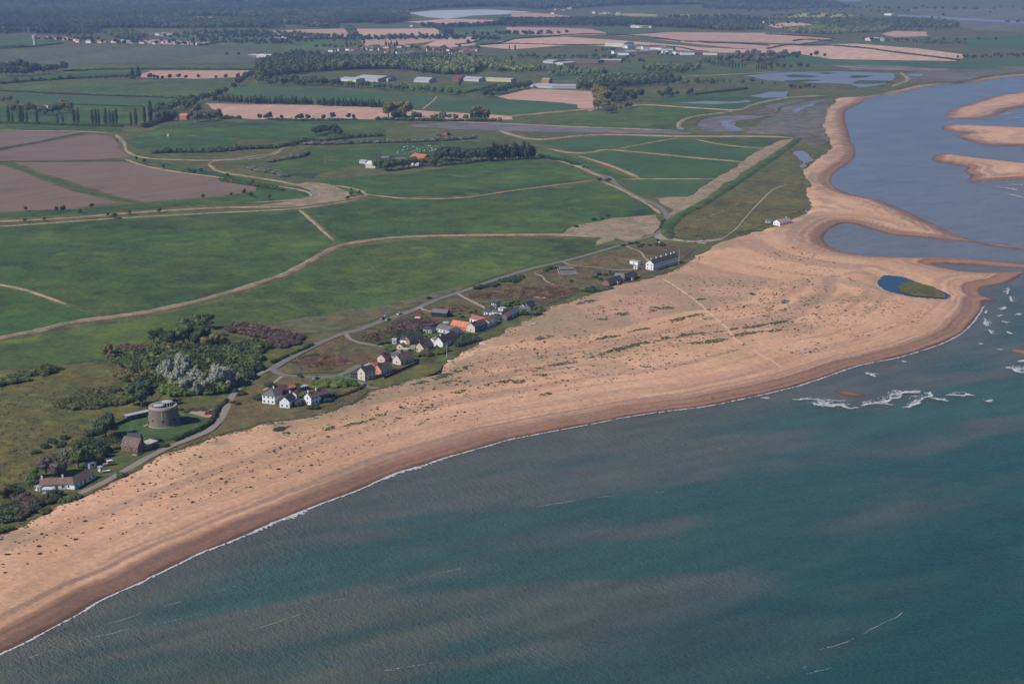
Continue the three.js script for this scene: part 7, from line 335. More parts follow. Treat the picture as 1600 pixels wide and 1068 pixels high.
{
  const water = (x, z) => Math.max(0, beachHeight(x, z)) + 0.1;
  const front = along(pairs(plan_shore).slice(1, 36), 0.42 * 1.6);
  const g = foamCells(front, -1.1, 4.2, 0.42, (i, s, x, z) => {
    const w = 0.45 + 3.6 * smooth(fbm(i * 0.018, 4, 4), 0.36, 0.74) * (0.12 + 0.88 * smooth(z, -720, -560)) + 0.5 * fbm(i * 0.06, 9, 2), c = 0.5 * (vnoise(i * 0.05, 77) - 0.5) * 2;
    const d = -s + c + 0.4, edge = smooth(-d, 0.1, w); return d > -w && d < 0.4 && fbm(x * 1.4, z * 1.4, 2) + 0.25 * (hash(i, s * 77) - 0.5) > 0.22 + 0.36 * edge + 0.12 * smooth(-z, 620, 760);
  }, water, 1);
  mesh('surf_foam', g, foamMat, sea).userData.kind = 'stuff';
}
plan_surf.forEach(([x0, z0, x1, z1, w], k) => {
  const L = Math.hypot(x1 - x0, z1 - z0), tx = (x1 - x0) / L, tz = (z1 - z0) / L, pos = [], idx = [], n = Math.round(L * w * 7);
  for (let i = 0; i < n; i++) {
    const t = rand(), bow = (fbm(t * 4 + k * 3, k * 2.2, 3) - 0.5) * w * 1.6, crest = rand() < 0.4, back = crest ? rr(-0.12, 0.1) * w * 0.5 : -Math.abs(rr(-1, 1) * rr(0, 1)) * w * 1.6, e = Math.sin(Math.PI * t) ** 0.6;
    if (rand() > e * (0.35 + 0.9 * smooth(fbm(t * 6 + k, k + 9, 2), 0.3, 0.6))) continue;
    const a = t * L, q = bow + back * e, x = x0 + tx * a - tz * q, z = z0 + tz * a + tx * q;
    if (!crest && fbm((x * 0.5 + z) * 0.35, (x - z * 0.3) * 0.12, 3) < 0.47) continue;
    const r = rr(0.12, 0.42) * (crest ? 1.3 : 0.8), f = rr(1, 2.6), y = 0.08 + (crest ? rr(0, 0.3) : rr(0, 0.06)), o = pos.length / 3;
    for (const [u, v] of [[-1, -0.7], [1.1, -0.9], [0.8, 1], [-1.1, 0.8]]) pos.push(x + (tx * u * f - tz * v) * r, y + rr(0, 0.05), z + (tz * u * f + tx * v) * r);
    idx.push(o, o + 1, o + 2, o, o + 2, o + 3);
  }
  if (idx.length) mesh('breaking_wave', geo(pos, null, idx), foamMat, sea).userData.kind = 'stuff';
});
plan_foamLines.forEach((p, k) => {
  const g = foamCells(along(pairs(p), 0.3), -0.6, 0.6, 0.12, (i, s) => { const c = (fbm(i * 0.05, k + 3, 3) - 0.5) * 1.4; return Math.abs(s - c) < 0.1 && fbm(i * 0.03, k * 5, 3) + 0.3 * hash(i, 3) > 0.68; }, () => 0.1, k + 50);
  if (g) mesh('foam_streak', g, foamMat, sea).userData.kind = 'stuff';
});

// ------------------------------------------------------------------ plants
const LEAF = { leaf: [0.090, 0.125, 0.036], dark: [0.048, 0.076, 0.028], gold: [0.190, 0.165, 0.045], bare: [0.150, 0.125, 0.088], silver: [0.330, 0.335, 0.250], fresh: [0.120, 0.185, 0.036], purple: [0.120, 0.082, 0.066], olive: [0.105, 0.112, 0.032], brown: [0.130, 0.088, 0.048], blossom: [0.190, 0.200, 0.130] };
for (const k in LEAF) { const m = new THREE.MeshStandardMaterial({ vertexColors: true, roughness: 0.9, side: THREE.DoubleSide }); m.color.setRGB(...LEAF[k]); m.name = 'foliage_' + k; M['leaf_' + k] = m; }
mat('bark', lin(0.09, 0.07, 0.05));
function crown(lobes, leaves, size, seed, lumps = 2) {
  const r = rng(seed), pos = [], idx = [], col = [];
  const core = new THREE.IcosahedronGeometry(1, lumps);
  for (const [cx, cy, cz, a, b] of lobes) {
    const p = core.attributes.position, o = pos.length / 3, tone = 0.85 + 0.3 * r();
    for (let i = 0; i < p.count; i++) { const x = p.getX(i), y = p.getY(i), z = p.getZ(i), k = 0.64 + 0.32 * fbm(x * 2.2 + z * 1.3 + seed, y * 2.2 - z * 1.7 + cx * 9, 3); pos.push(cx + x * a * k, cy + y * b * k, cz + z * a * k); const t = tone * (0.85 + 0.3 * hash(Math.round(x * 90), Math.round(y * 90 + z * 31))); col.push(t, t, t); idx.push(o + i); }
  }
  let total = lobes.reduce((s, l) => s + l[3] * l[3] + l[3] * l[4], 0);
  for (const [cx, cy, cz, a, b] of lobes) {
    const n = Math.round(leaves * (a * a + a * b) / total);
    for (let i = 0; i < n; i++) {
      const u = r() * 2 - 1, t = r() * Math.PI * 2, q = Math.sqrt(1 - u * u), k = 0.78 + 0.34 * r(), x = cx + q * Math.cos(t) * a * k, y = Math.max(0.01, cy + u * b * k), z = cz + q * Math.sin(t) * a * k, o = pos.length / 3, s = size * (0.6 + 0.8 * r());
      const d1 = new THREE.Vector3(r() - 0.5, r() - 0.5, r() - 0.5).normalize(), d2 = new THREE.Vector3(r() - 0.5, r() - 0.5, r() - 0.5).cross(d1).normalize(), c = 0.7 + 0.6 * r(), w = c * (0.92 + 0.2 * r());
      for (const [m, n2] of [[-1, -0.5], [0.9, -0.7], [1.1, 0.6], [-0.7, 0.8]]) { pos.push(x + (d1.x * m + d2.x * n2) * s, Math.max(0, y + (d1.y * m + d2.y * n2) * s), z + (d1.z * m + d2.z * n2) * s); col.push(w, c, c * 0.95); }
      idx.push(o, o + 1, o + 2, o, o + 2, o + 3);
    }
  }
  return geo(pos, null, idx, col);
}
function trunkGeo(h, r0, limbs, seed) {
  const r = rng(seed), parts = [new THREE.CylinderGeometry(r0 * 0.55, r0, h, 7).translate(0, h / 2, 0)];
  for (let i = 0; i < limbs; i++) { const g = new THREE.CylinderGeometry(r0 * 0.22, r0 * 0.45, h * 0.8, 5).translate(0, h * 0.4, 0); g.rotateZ(0.5 + 0.3 * r()); g.rotateY((i / limbs) * 6.28 + r()); g.translate(0, h * 0.7, 0); parts.push(g); }
  return mergeGeometries(parts);
}
const KIND = {};
function kind(name, variants, make) { KIND[name] = Array.from({ length: variants }, (_, i) => make(i * 31 + name.length * 7, rng(i * 77 + 5))); }
kind('round', 5, (s, r) => { const l = [[0, 0.62, 0, 0.3, 0.3]]; for (let i = 0; i < 8; i++) { const t = i * 0.8 + r(), d = 0.17 + 0.1 * r(); l.push([Math.cos(t) * d, 0.4 + 0.42 * r(), Math.sin(t) * d, 0.15 + 0.1 * r(), 0.14 + 0.09 * r()]); } return { trunk: trunkGeo(0.4, 0.035, 4, s), crown: crown(l, 1100, 0.028, s) }; });
kind('poplar', 3, (s, r) => { const l = []; for (let i = 0; i < 7; i++) { const y = 0.16 + i * 0.12; l.push([(r() - 0.5) * 0.03, y, (r() - 0.5) * 0.03, (0.11 - Math.abs(i - 2.6) * 0.014) * (0.9 + 0.2 * r()), 0.12]); } return { trunk: trunkGeo(0.2, 0.022, 3, s), crown: crown(l, 800, 0.02, s, 1) }; });
kind('poplar2', 3, (s, r) => { const l = []; for (let i = 0; i < 8; i++) { const y = 0.22 + i * 0.1; l.push([(r() - 0.5) * 0.14, y, (r() - 0.5) * 0.14, (0.17 - Math.abs(i - 3.2) * 0.02) * (0.8 + 0.4 * r()), 0.11]); } return { trunk: trunkGeo(0.3, 0.026, 3, s), crown: crown(l, 900, 0.024, s, 1) }; });
kind('conifer', 3, (s, r) => { const l = []; for (let i = 0; i < 7; i++) l.push([(r() - 0.5) * 0.08, 0.18 + i * 0.115, (r() - 0.5) * 0.08, (0.26 - i * 0.031) * (0.85 + 0.3 * r()), 0.12]); return { trunk: trunkGeo(0.25, 0.03, 2, s), crown: crown(l, 900, 0.026, s, 1) }; });
kind('conifer2', 2, (s, r) => { const l = []; for (let i = 0; i < 9; i++) l.push([(r() - 0.5) * 0.5, 0.4 + 0.5 * r(), (r() - 0.5) * 0.5, 0.14 + 0.1 * r(), 0.09]); return { trunk: trunkGeo(0.5, 0.035, 4, s), crown: crown(l, 1100, 0.026, s, 1) }; });
kind('bush', 5, (s, r) => { const l = []; for (let i = 0; i < 9; i++) { const t = i * 0.9 + r(), d = i ? 0.25 + 0.35 * r() : 0; l.push([Math.cos(t) * d, 0.28 + 0.3 * r() * (1 - d), Math.sin(t) * d, 0.26 + 0.16 * r(), 0.22 + 0.16 * r()]); } return { trunk: trunkGeo(0.3, 0.04, 3, s), crown: crown(l, 1000, 0.05, s, 1) }; });
kind('whitepoplar', 4, (s, r) => { const l = []; for (let i = 0; i < 13; i++) { const t = i * 2.4, d = 0.05 + 0.22 * r(), y = 0.25 + 0.55 * r() * (1.2 - d); l.push([Math.cos(t) * d, y, Math.sin(t) * d, 0.1 + 0.06 * r(), 0.15 + 0.07 * r()]); } return { trunk: trunkGeo(0.35, 0.035, 4, s), crown: crown(l, 1600, 0.022, s, 1) }; });
const TREENAME = { round: 'broadleaf_tree', poplar: 'poplar_tree', poplar2: 'upright_tree', conifer: 'conifer_tree', conifer2: 'pine_tree', bush: 'bush', whitepoplar: 'silver_poplar' };
const NAMES = { bare: 'bare_tree', gold: 'golden_tree', dark: 'dark_tree' };
const BUSH = { fresh: 'green_bush', gold: 'golden_bush', leaf: 'scrub_bush', dark: 'dark_bush', purple: 'blackthorn_bush', olive: 'bramble_bush', brown: 'heather_bush' };
plan_trees.forEach(([k, c, h, label, group, p]) => {
  const name = k === 'bush' ? BUSH[c] : k === 'round' ? (h < 6 ? 'thorn_bush' : NAMES[c] ?? 'broadleaf_tree') : TREENAME[k], cat = k === 'bush' || h < 6 ? 'bush' : 'tree';
  for (const [x, z] of pairs(p)) {
    const v = KIND[k][Math.floor(rand() * KIND[k].length)], s = h * (c === 'brown' ? 0.5 : 1) * rr(0.75, 1.25), wide = k === 'bush' ? (c === 'brown' || c === 'olive' || c === 'purple' ? rr(1.1, 1.9) : rr(0.85, 1.4)) : k === 'conifer' ? rr(0.9, 1.15) : rr(0.88, 1.2);
    const t = thing(name, label, cat, x, 1.62, z, rand() * 6.28, group); t.scale.set(s * wide, s, s * wide);
    mesh('trunk', v.trunk, M.bark, t); mesh('crown', v.crown, M['leaf_' + c], t);
  }
});
// hedges and woods
const clump = [0, 1, 2].map((s) => crown([[0, 0.5, 0, 0.5, 0.5], [0.3, 0.4, 0.1, 0.35, 0.35], [-0.3, 0.45, -0.1, 0.35, 0.4]], 300, 0.075, s + 400, 1));
function instanced(name, geometry, material, list, parent) {
  const m = new THREE.InstancedMesh(geometry, material, list.length), d = new THREE.Object3D(), c = new THREE.Color();
  list.forEach(([x, y, z, sx, sy, turn, tone], i) => { d.position.set(x, y, z); d.rotation.set(0, turn, 0); d.scale.set(sx, sy, sx); d.updateMatrix(); m.setMatrixAt(i, d.matrix); if (tone) m.setColorAt(i, c.setRGB(tone[0], tone[1], tone[2])); });
  m.name = parent === scene ? numbered(name) : name; shade(m); m.userData.kind = 'stuff'; parent.add(m); return m;
}
plan_hedges.forEach(([h, w, c, label, p]) => {
  const line = along(pairs(p), Math.max(w * 0.42, 0.8)), [ox, oz] = line[0], g = thing('hedge', label, 'hedge', ox, 1.62, oz), list = [];
  for (const [x, z] of line) { if (w > 3 && rand() < 0.08) continue; const s = rr(0.75, 1.3), t = rr(0.75, 1.25); list.push([x - ox + rr(-0.2, 0.2) * w, -0.1, z - oz + rr(-0.2, 0.2) * w, w * s, h * rr(0.6, 1.35), rand() * 6, [t, t * rr(0.95, 1.08), t]]); }
  while (list.length < 10) list.push([...list[0]].map((v, i) => (i === 0 ? v + rr(-1, 1) : v)));
  instanced('foliage', clump[Math.floor(rand() * 3)], M['leaf_' + c], list, g);
});
const clearings = plan_clearings.map(pairs);
const woodTree = [0, 1, 2].map((s) => { const r = rng(s + 60), l = [[0, 0.55, 0, 0.36, 0.36]]; for (let i = 0; i < 5; i++) l.push([(r() - 0.5) * 0.5, 0.4 + 0.4 * r(), (r() - 0.5) * 0.5, 0.2, 0.2]); return crown(l, 160, 0.06, s + 900, 1); });
plan_woods.forEach(([c, h, sp, label, p, sparse], k) => {
  const poly = pairs(p), xs = poly.map((q) => q[0]), zs = poly.map((q) => q[1]), list = [], x0 = Math.max(-9000, Math.min(...xs)), x1 = Math.min(9000, Math.max(...xs)), z0 = Math.max(-19000, Math.min(...zs)), z1 = Math.max(...zs);
  for (let z = z0; z < z1; z += sp * (1 + Math.max(0, -z - 5000) / 4000)) { const st = sp * (1 + Math.max(0, -z - 5000) / 4000), reach = Math.abs(z) * 0.42 + 200; for (let x = Math.max(x0, -reach); x < Math.min(x1, reach); x += st) { const px = x + rr(-0.45, 0.45) * st, pz = z + rr(-0.45, 0.45) * st; if (!inside(poly, px, pz) || clearings.some((q) => inside(q, px, pz)) || (sparse ? fbm(px / 420, pz / 110, 3) < 0.63 : fbm(px / 260, pz / 420, 3) > 0.72)) continue; const q = fbm(px / 500 + 3, pz / 700, 3), t = rr(0.5, 1.5) * (0.4 + 1.2 * smooth(q, 0.2, 0.8)), s = h * rr(0.75, 1.3) * Math.sqrt(st / sp); list.push([px, 1.3, pz, s * 1.15 * Math.sqrt(st / sp), s, rand() * 6, [t * (0.9 + 0.4 * q), t, t]]); } }
  if (list.length < 10) return;
  const m = instanced('woodland', woodTree[k % 3], M['leaf_' + c], list, scene); m.userData = { kind: 'stuff', label, category: 'woodland' };
});
plan_scrub.forEach(([c, h, sp, label, p], k) => {
  const poly = pairs(p), xs = poly.map((q) => q[0]), zs = poly.map((q) => q[1]), list = [];
  for (let z = Math.min(...zs); z < Math.max(...zs); z += sp) for (let x = Math.min(...xs); x < Math.max(...xs); x += sp) { const px = x + rr(-0.6, 0.6) * sp, pz = z + rr(-0.6, 0.6) * sp, q = fbm(px / 14 + k, pz / 14, 3); if (!inside(poly, px, pz) || q > 0.62) continue; const t = rr(0.5, 1.5), s = rr(0.5, 1.45) * (1.35 - q); list.push([px, 1.5, pz, sp * 1.7 * s, h * s * rr(0.7, 1.3), rand() * 6, [t * rr(0.85, 1.35), t, t * rr(0.8, 1.1)]]); }
  const m = instanced('undergrowth', clump[k % 3], M['leaf_' + c], list, scene); m.userData = { kind: 'stuff', label, category: 'scrub' };
});
// shingle plants: tussocks of sea kale, the nearest as plants of their own
mat('kale', lin(1, 1, 1)); M.kale.vertexColors = true; M.kale.side = THREE.DoubleSide; M.kale.color.setRGB(0.060, 0.045, 0.025);
mat('kalegreen', lin(1, 1, 1)); M.kalegreen.vertexColors = true; M.kalegreen.side = THREE.DoubleSide; M.kalegreen.color.setRGB(0.085, 0.112, 0.046);
const tuft = [0, 1, 2].map((s) => crown([[0, 0.25, 0, 0.42, 0.3], [0.25, 0.2, 0.1, 0.25, 0.2]], 60, 0.12, s + 300, 0));
{
  const all = [];
  plan_kaleZones.forEach(([n, p]) => {
    const poly = pairs(p), xs = poly.map((q) => q[0]), zs = poly.map((q) => q[1]); let got = 0;
    for (let tries = 0; tries < n * 60 && got < n; tries++) {
      const x = rr(Math.min(...xs), Math.max(...xs)), z = rr(Math.min(...zs), Math.max(...zs)); if (!inside(poly, x, z)) continue;
      const c = coast(x, z); if (c.s < 20 || c.b < 2) continue;
      const k = fbm(c.s / 6, c.at / 50, 2) * 0.55 + fbm(x / 40, z / 40, 3) * 0.45; if (k < 0.32 + 0.3 * rand()) continue;
      all.push([x, beachHeight(x, z, c) - 0.03, z, rr(0.42, 1.0) * (rand() < 0.12 ? 1.6 : 1)]); got++;
    }
  });
  all.sort((a, b) => a[3] / Math.hypot(a[0], a[2]) < b[3] / Math.hypot(b[0], b[2]) ? 1 : -1);
  all.slice(0, 290).forEach(([x, y, z, s], i) => { const m = mesh('sea_kale', tuft[i % 3], M.kale, scene); m.position.set(x, y, z); m.rotation.y = rand() * 6; m.scale.set(s * 1.25, s * 0.55, s * 1.25); m.userData = { label: 'dark tussock of sea kale growing on the open shingle', category: 'plant', group: 'sea kale on the shingle' }; });
  const rest = instanced('small_sea_kale', tuft[1], M.kale, all.slice(290).map(([x, y, z, s]) => [x, y, z, s * 1.35, s * 0.6, rand() * 6, [rr(0.8, 1.4), rr(0.9, 1.4), 1]]), scene);
  rest.userData = { kind: 'stuff', label: 'scatter of smaller sea kale tussocks across the shingle ridges', category: 'plants' };
  const mats = [];
  plan_streaks.forEach(([w, p]) => { const line = along(pairs(p), 1.1); line.forEach(([x, z], i) => { const e = Math.sin((i / line.length) * Math.PI) ** 0.5; for (let k = 0; k < w * 1.9 * e; k++) { const px = x + rr(-1, 1) * 1.5, pz = z + rr(-1, 1) * w * 0.75 * e; if (fbm(px / 5, pz / 5, 2) < 0.4) continue; const t = rr(0.7, 1.3); mats.push([px, beachHeight(px, pz) - 0.05, pz, rr(0.6, 1.4), rr(0.3, 0.6), rand() * 6, [t * rr(0.8, 1.2), t, t]]); } }); });
  for (let i = 0; i < backLine.length; i++) { const [x, z] = backLine[i]; if (z < -1150) break; for (let k = 0; k < 9; k++) { const px = x + rr(-9, 9), pz = z + rr(-9, 9), c = coast(px, pz); if (c.b < -3 || rand() > Math.exp(-c.b / 7)) continue; const t = rr(0.7, 1.4); mats.push([px, Math.max(1.45, beachHeight(px, pz, c)) - 0.05, pz, rr(0.7, 1.6), rr(0.35, 0.8), rand() * 6, [t * rr(1, 1.7), t * 1.05, t]]); } }
  const g = instanced('shingle_turf', tuft[0], M.kalegreen, mats, scene); g.userData = { kind: 'stuff', label: 'grey green mats of plants streaking the shingle ridges', category: 'plants' };
}
{ // tussocks over the rough marsh and heath close to the hamlet
  const list = [], spots = plan_fields.filter(([n]) => /rough_marsh|heath|verge/.test(n)).map(([n, , , , p]) => [n, pairs(p)]);
  for (const [n, poly] of spots) {
    const xs = poly.map((q) => q[0]), zs = poly.map((q) => q[1]), x0 = Math.max(-420, Math.min(...xs)), x1 = Math.max(...xs), z0 = Math.max(-1300, Math.min(...zs)), z1 = Math.max(...zs), area = Math.max(0, (x1 - x0) * (z1 - z0)), N = Math.min(9000, area * 0.09);
    for (let i = 0; i < N; i++) { const x = rr(x0, x1), z = rr(z0, z1); if (!inside(poly, x, z) || fbm(x / 22, z / 22, 3) < 0.46) continue; const t = rr(0.7, 1.5), b = /heath/.test(n) ? 1.5 : 1.1; list.push([x, 1.6, z, rr(0.8, 2), rr(0.35, 0.9), rand() * 6, [t * b, t, t]]); }
  }
  const g = instanced('grass_tussocks', tuft[2], M.kalegreen, list, scene); g.userData = { kind: 'stuff', label: 'coarse grass tussocks of the marsh and heath', category: 'grass' };
}

// ------------------------------------------------------------------ buildings
const PAINT = { white: [0.80, 0.79, 0.76], cream: [0.62, 0.55, 0.42], yellow: [0.62, 0.50, 0.30], palepink: [0.66, 0.54, 0.48], pink: [0.72, 0.30, 0.20], brick: [0.22, 0.12, 0.085], orangebrick: [0.50, 0.20, 0.12], black: [0.022, 0.024, 0.028], brown: [0.10, 0.065, 0.045], greywhite: [0.48, 0.48, 0.46], navy: [0.030, 0.045, 0.085], slateblue: [0.13, 0.16, 0.21], ochre: [0.55, 0.33, 0.08], glass: [0.60, 0.63, 0.65] };
const ROOF = { slate: [0.060, 0.062, 0.070], greyslate: [0.155, 0.148, 0.140], brown: [0.165, 0.108, 0.082], darkbrown: [0.105, 0.068, 0.055], redbrown: [0.230, 0.130, 0.100], red: [0.380, 0.130, 0.080], darkred: [0.200, 0.070, 0.050], orange: [0.520, 0.170, 0.080], brightorange: [0.620, 0.210, 0.100], palegrey: [0.420, 0.430, 0.430], white: [0.68, 0.68, 0.66], cream: [0.520, 0.480, 0.400], palegreen: [0.280, 0.330, 0.260], pinkroof: [0.420, 0.260, 0.220], pink: [0.55, 0.33, 0.26], slateblue: [0.120, 0.150, 0.190] };
for (const k in PAINT) mat('paint_' + k, lin(...PAINT[k]), { map: /brick/.test(k) ? tBrick : tWall });
for (const k in ROOF) mat('roof_' + k, lin(...ROOF[k]), { map: tRoof, roughness: 0.85 });
mat('pane', lin(0.02, 0.024, 0.03), { roughness: 0.08 }); mat('frame', lin(0.68, 0.68, 0.66)); mat('stone', lin(0.36, 0.32, 0.26), { map: tWall }); mat('pot', lin(0.35, 0.15, 0.09)); mat('timber', lin(0.13, 0.09, 0.06)); mat('dark', lin(0.02, 0.02, 0.022)); mat('metal', lin(0.3, 0.31, 0.32), { roughness: 0.4 });
const unit = new THREE.BoxGeometry(1, 1, 1);
function uvMetres(g, k = 6) { const p = g.attributes.position, n = g.attributes.normal, uv = new Float32Array(p.count * 2); for (let i = 0; i < p.count; i++) { const ax = Math.abs(n.getX(i)), ay = Math.abs(n.getY(i)), az = Math.abs(n.getZ(i)); uv[i * 2] = (ax > az && ax > ay ? p.getZ(i) : p.getX(i)) / k; uv[i * 2 + 1] = (ay > 0.9 ? p.getZ(i) : p.getY(i) + (ay > 0.3 ? p.getZ(i) * 0.4 : 0)) / k; } g.setAttribute('uv', new THREE.BufferAttribute(uv, 2)); return g; }
const prism = (pts, depth) => new THREE.ExtrudeGeometry(new THREE.Shape(pts.map(([a, b]) => new THREE.Vector2(a, b))), { depth, bevelEnabled: false }).rotateY(Math.PI / 2);   // outline (distance back, height) swept along x
function hipRoof(L, W, e, r) {
  const o = 0.35, i = Math.min(W, L) / 2, A = [-o, e, o], B = [L + o, e, o], C = [L + o, e, -W - o], D = [-o, e, -W - o], R1 = L >= W ? [i, r, -W / 2] : [L / 2, r, -i], R2 = L >= W ? [L - i, r, -W / 2] : [L / 2, r, -W + i], pos = [];
  const tri = (...v) => v.forEach((p) => pos.push(...p)), quad = (a, b, c, d) => { tri(a, b, c); tri(a, c, d); };
  if (L >= W) { quad(A, B, R2, R1); tri(B, C, R2); quad(C, D, R1, R2); tri(D, A, R1); } else { tri(A, B, R1); quad(B, C, R2, R1); tri(C, D, R2); quad(D, A, R1, R2); }
  const dn = (p) => [p[0], p[1] - 0.18, p[2]]; for (const [p, q] of [[A, B], [B, C], [C, D], [D, A]]) quad(dn(p), dn(q), q, p); quad(dn(D), dn(C), dn(B), dn(A));
  return geo(pos, null, null);
}
function shell(L, W, e, r, type) {                  // [wall, roof] with the front on z = 0 and the body behind it
  if (type === 'flat') return [prism([[0, 0], [0, e], [W, e], [W, 0]], L), box(L + 0.5, 0.28, W + 0.5, L / 2, e + 0.142, -W / 2)];
  if (type === 'hip') return [prism([[0, 0], [0, e - 0.2], [W, e - 0.2], [W, 0]], L), hipRoof(L, W, e, r)];
  if (L < W * 0.75) { const [a, b] = shell(W, L, e, r, type); return [a, b].map((g) => g.rotateY(-Math.PI / 2).translate(0, 0, -W)); }
  const o = 0.3, k = (r - e) / (W / 2), t = 0.16, half = (f) => prism([[f(-o), e - o * k], [f(W / 2), r], [f(W / 2), r + t], [f(-o), e - o * k + t]], L + 0.5);
  return [prism([[0, 0], [0, e], [W / 2, r - 0.03], [W, e], [W, 0]], L), mergeGeometries([half((q) => q), half((q) => W - q)]).translate(-0.25, 0, 0)];
}
function windowAt(parent, x, y, z, w, h, turn) {
  const f = mesh('window', unit, M.frame, parent); f.position.set(x, y, z); f.rotation.y = turn; f.scale.set(w, h, 0.1);
  const p = mesh('pane', unit, M.pane, f); p.scale.set(0.82, 0.86, 0.5); p.position.z = 0.35; return f;
}
plan_houses.forEach(([name, cat, ax, az, bx, bz, W, e, r, wall, roof, type, nf, ng, fl, sk, ch, label, wf]) => {
  const L = Math.hypot(bx - ax, bz - az), h = thing(name, label, cat, ax, 1.58, az, Math.atan2(-(bz - az), bx - ax)), [wg, rg] = shell(L, W, e, r, type);
  mesh('wall', uvMetres(wg), M['paint_' + wall], h);
  const top = mesh('roof', uvMetres(rg), M['roof_' + roof], h), swap = type === 'gable' && L < W * 0.75;
  if (wf) { const x0 = wf[0] * L; mesh('cladding', box(L - x0, e - 0.05, 0.06, (L + x0) / 2, e / 2, 0.035), M['paint_' + wf[1]], h); }
  for (let f = 0; f < fl; f++) { const y = 1.35 + f * 2.45; if (y + 0.6 > e + 0.3) break; for (let i = 0; i < nf; i++) { if (!f && i === Math.floor(nf / 2) && nf > 1) { const d = mesh('door', unit, M.timber, h); d.position.set(((i + 0.5) / nf) * L, 1.0, 0.06); d.scale.set(0.95, 2.0, 0.12); continue; } windowAt(h, ((i + 0.5) / nf) * L, y, 0.08, Math.min(1.25, (L / nf) * 0.5), 1.1, 0); } }
  for (let f = 0; f < fl; f++) for (let i = 0; i < ng; i++) { const y = 1.4 + f * 2.45; if (y + 0.5 > e + 0.4) break; windowAt(h, -0.05, y, -((i + 0.5) / ng) * W, 1.0, 1.1, -Math.PI / 2); }
  for (const t of ch) { const c = mesh('chimney', uvMetres(mergeGeometries([box(0.75, 1.7, 0.6), box(0.9, 0.15, 0.75, 0, 0.8, 0)])), wall === 'white' ? M.paint_white : M.paint_brick, top); c.position.set(swap ? L / 2 : 0.4 + t * (L - 0.8), type === 'hip' ? r : r + 0.45, swap ? -t * W : -W / 2); for (const q of [-0.17, 0.17]) mesh('chimney_pot', new THREE.CylinderGeometry(0.1, 0.13, 0.4, 8).translate(q, 1.07, 0), M.pot, c); }
  for (let i = 0; i < sk; i++) { const a = Math.atan2(r - e, W / 2), s = mesh('skylight', unit, M.metal, top), t = 0.45; s.position.set(((i + 1) / (sk + 1)) * L, lerp(e, r, t) + 0.2, -(W / 2) * t); s.rotation.x = a; s.scale.set(0.75, 0.12, 1.0); const p = mesh('pane', unit, M.pane, s); p.scale.set(0.8, 0.3, 0.8); p.position.y = 0.45; }
});
plan_clusters.forEach(([name, cat, x, z, L, W, e, r, roof, wall, turn, label, group]) => { const h = thing(name, label, cat, x, 1.58, z, turn, group), [wg, rg] = shell(L, W, e, r, 'gable'); mesh('wall', uvMetres(wg), M['paint_' + wall], h); mesh('roof', uvMetres(rg), M['roof_' + roof], h); });

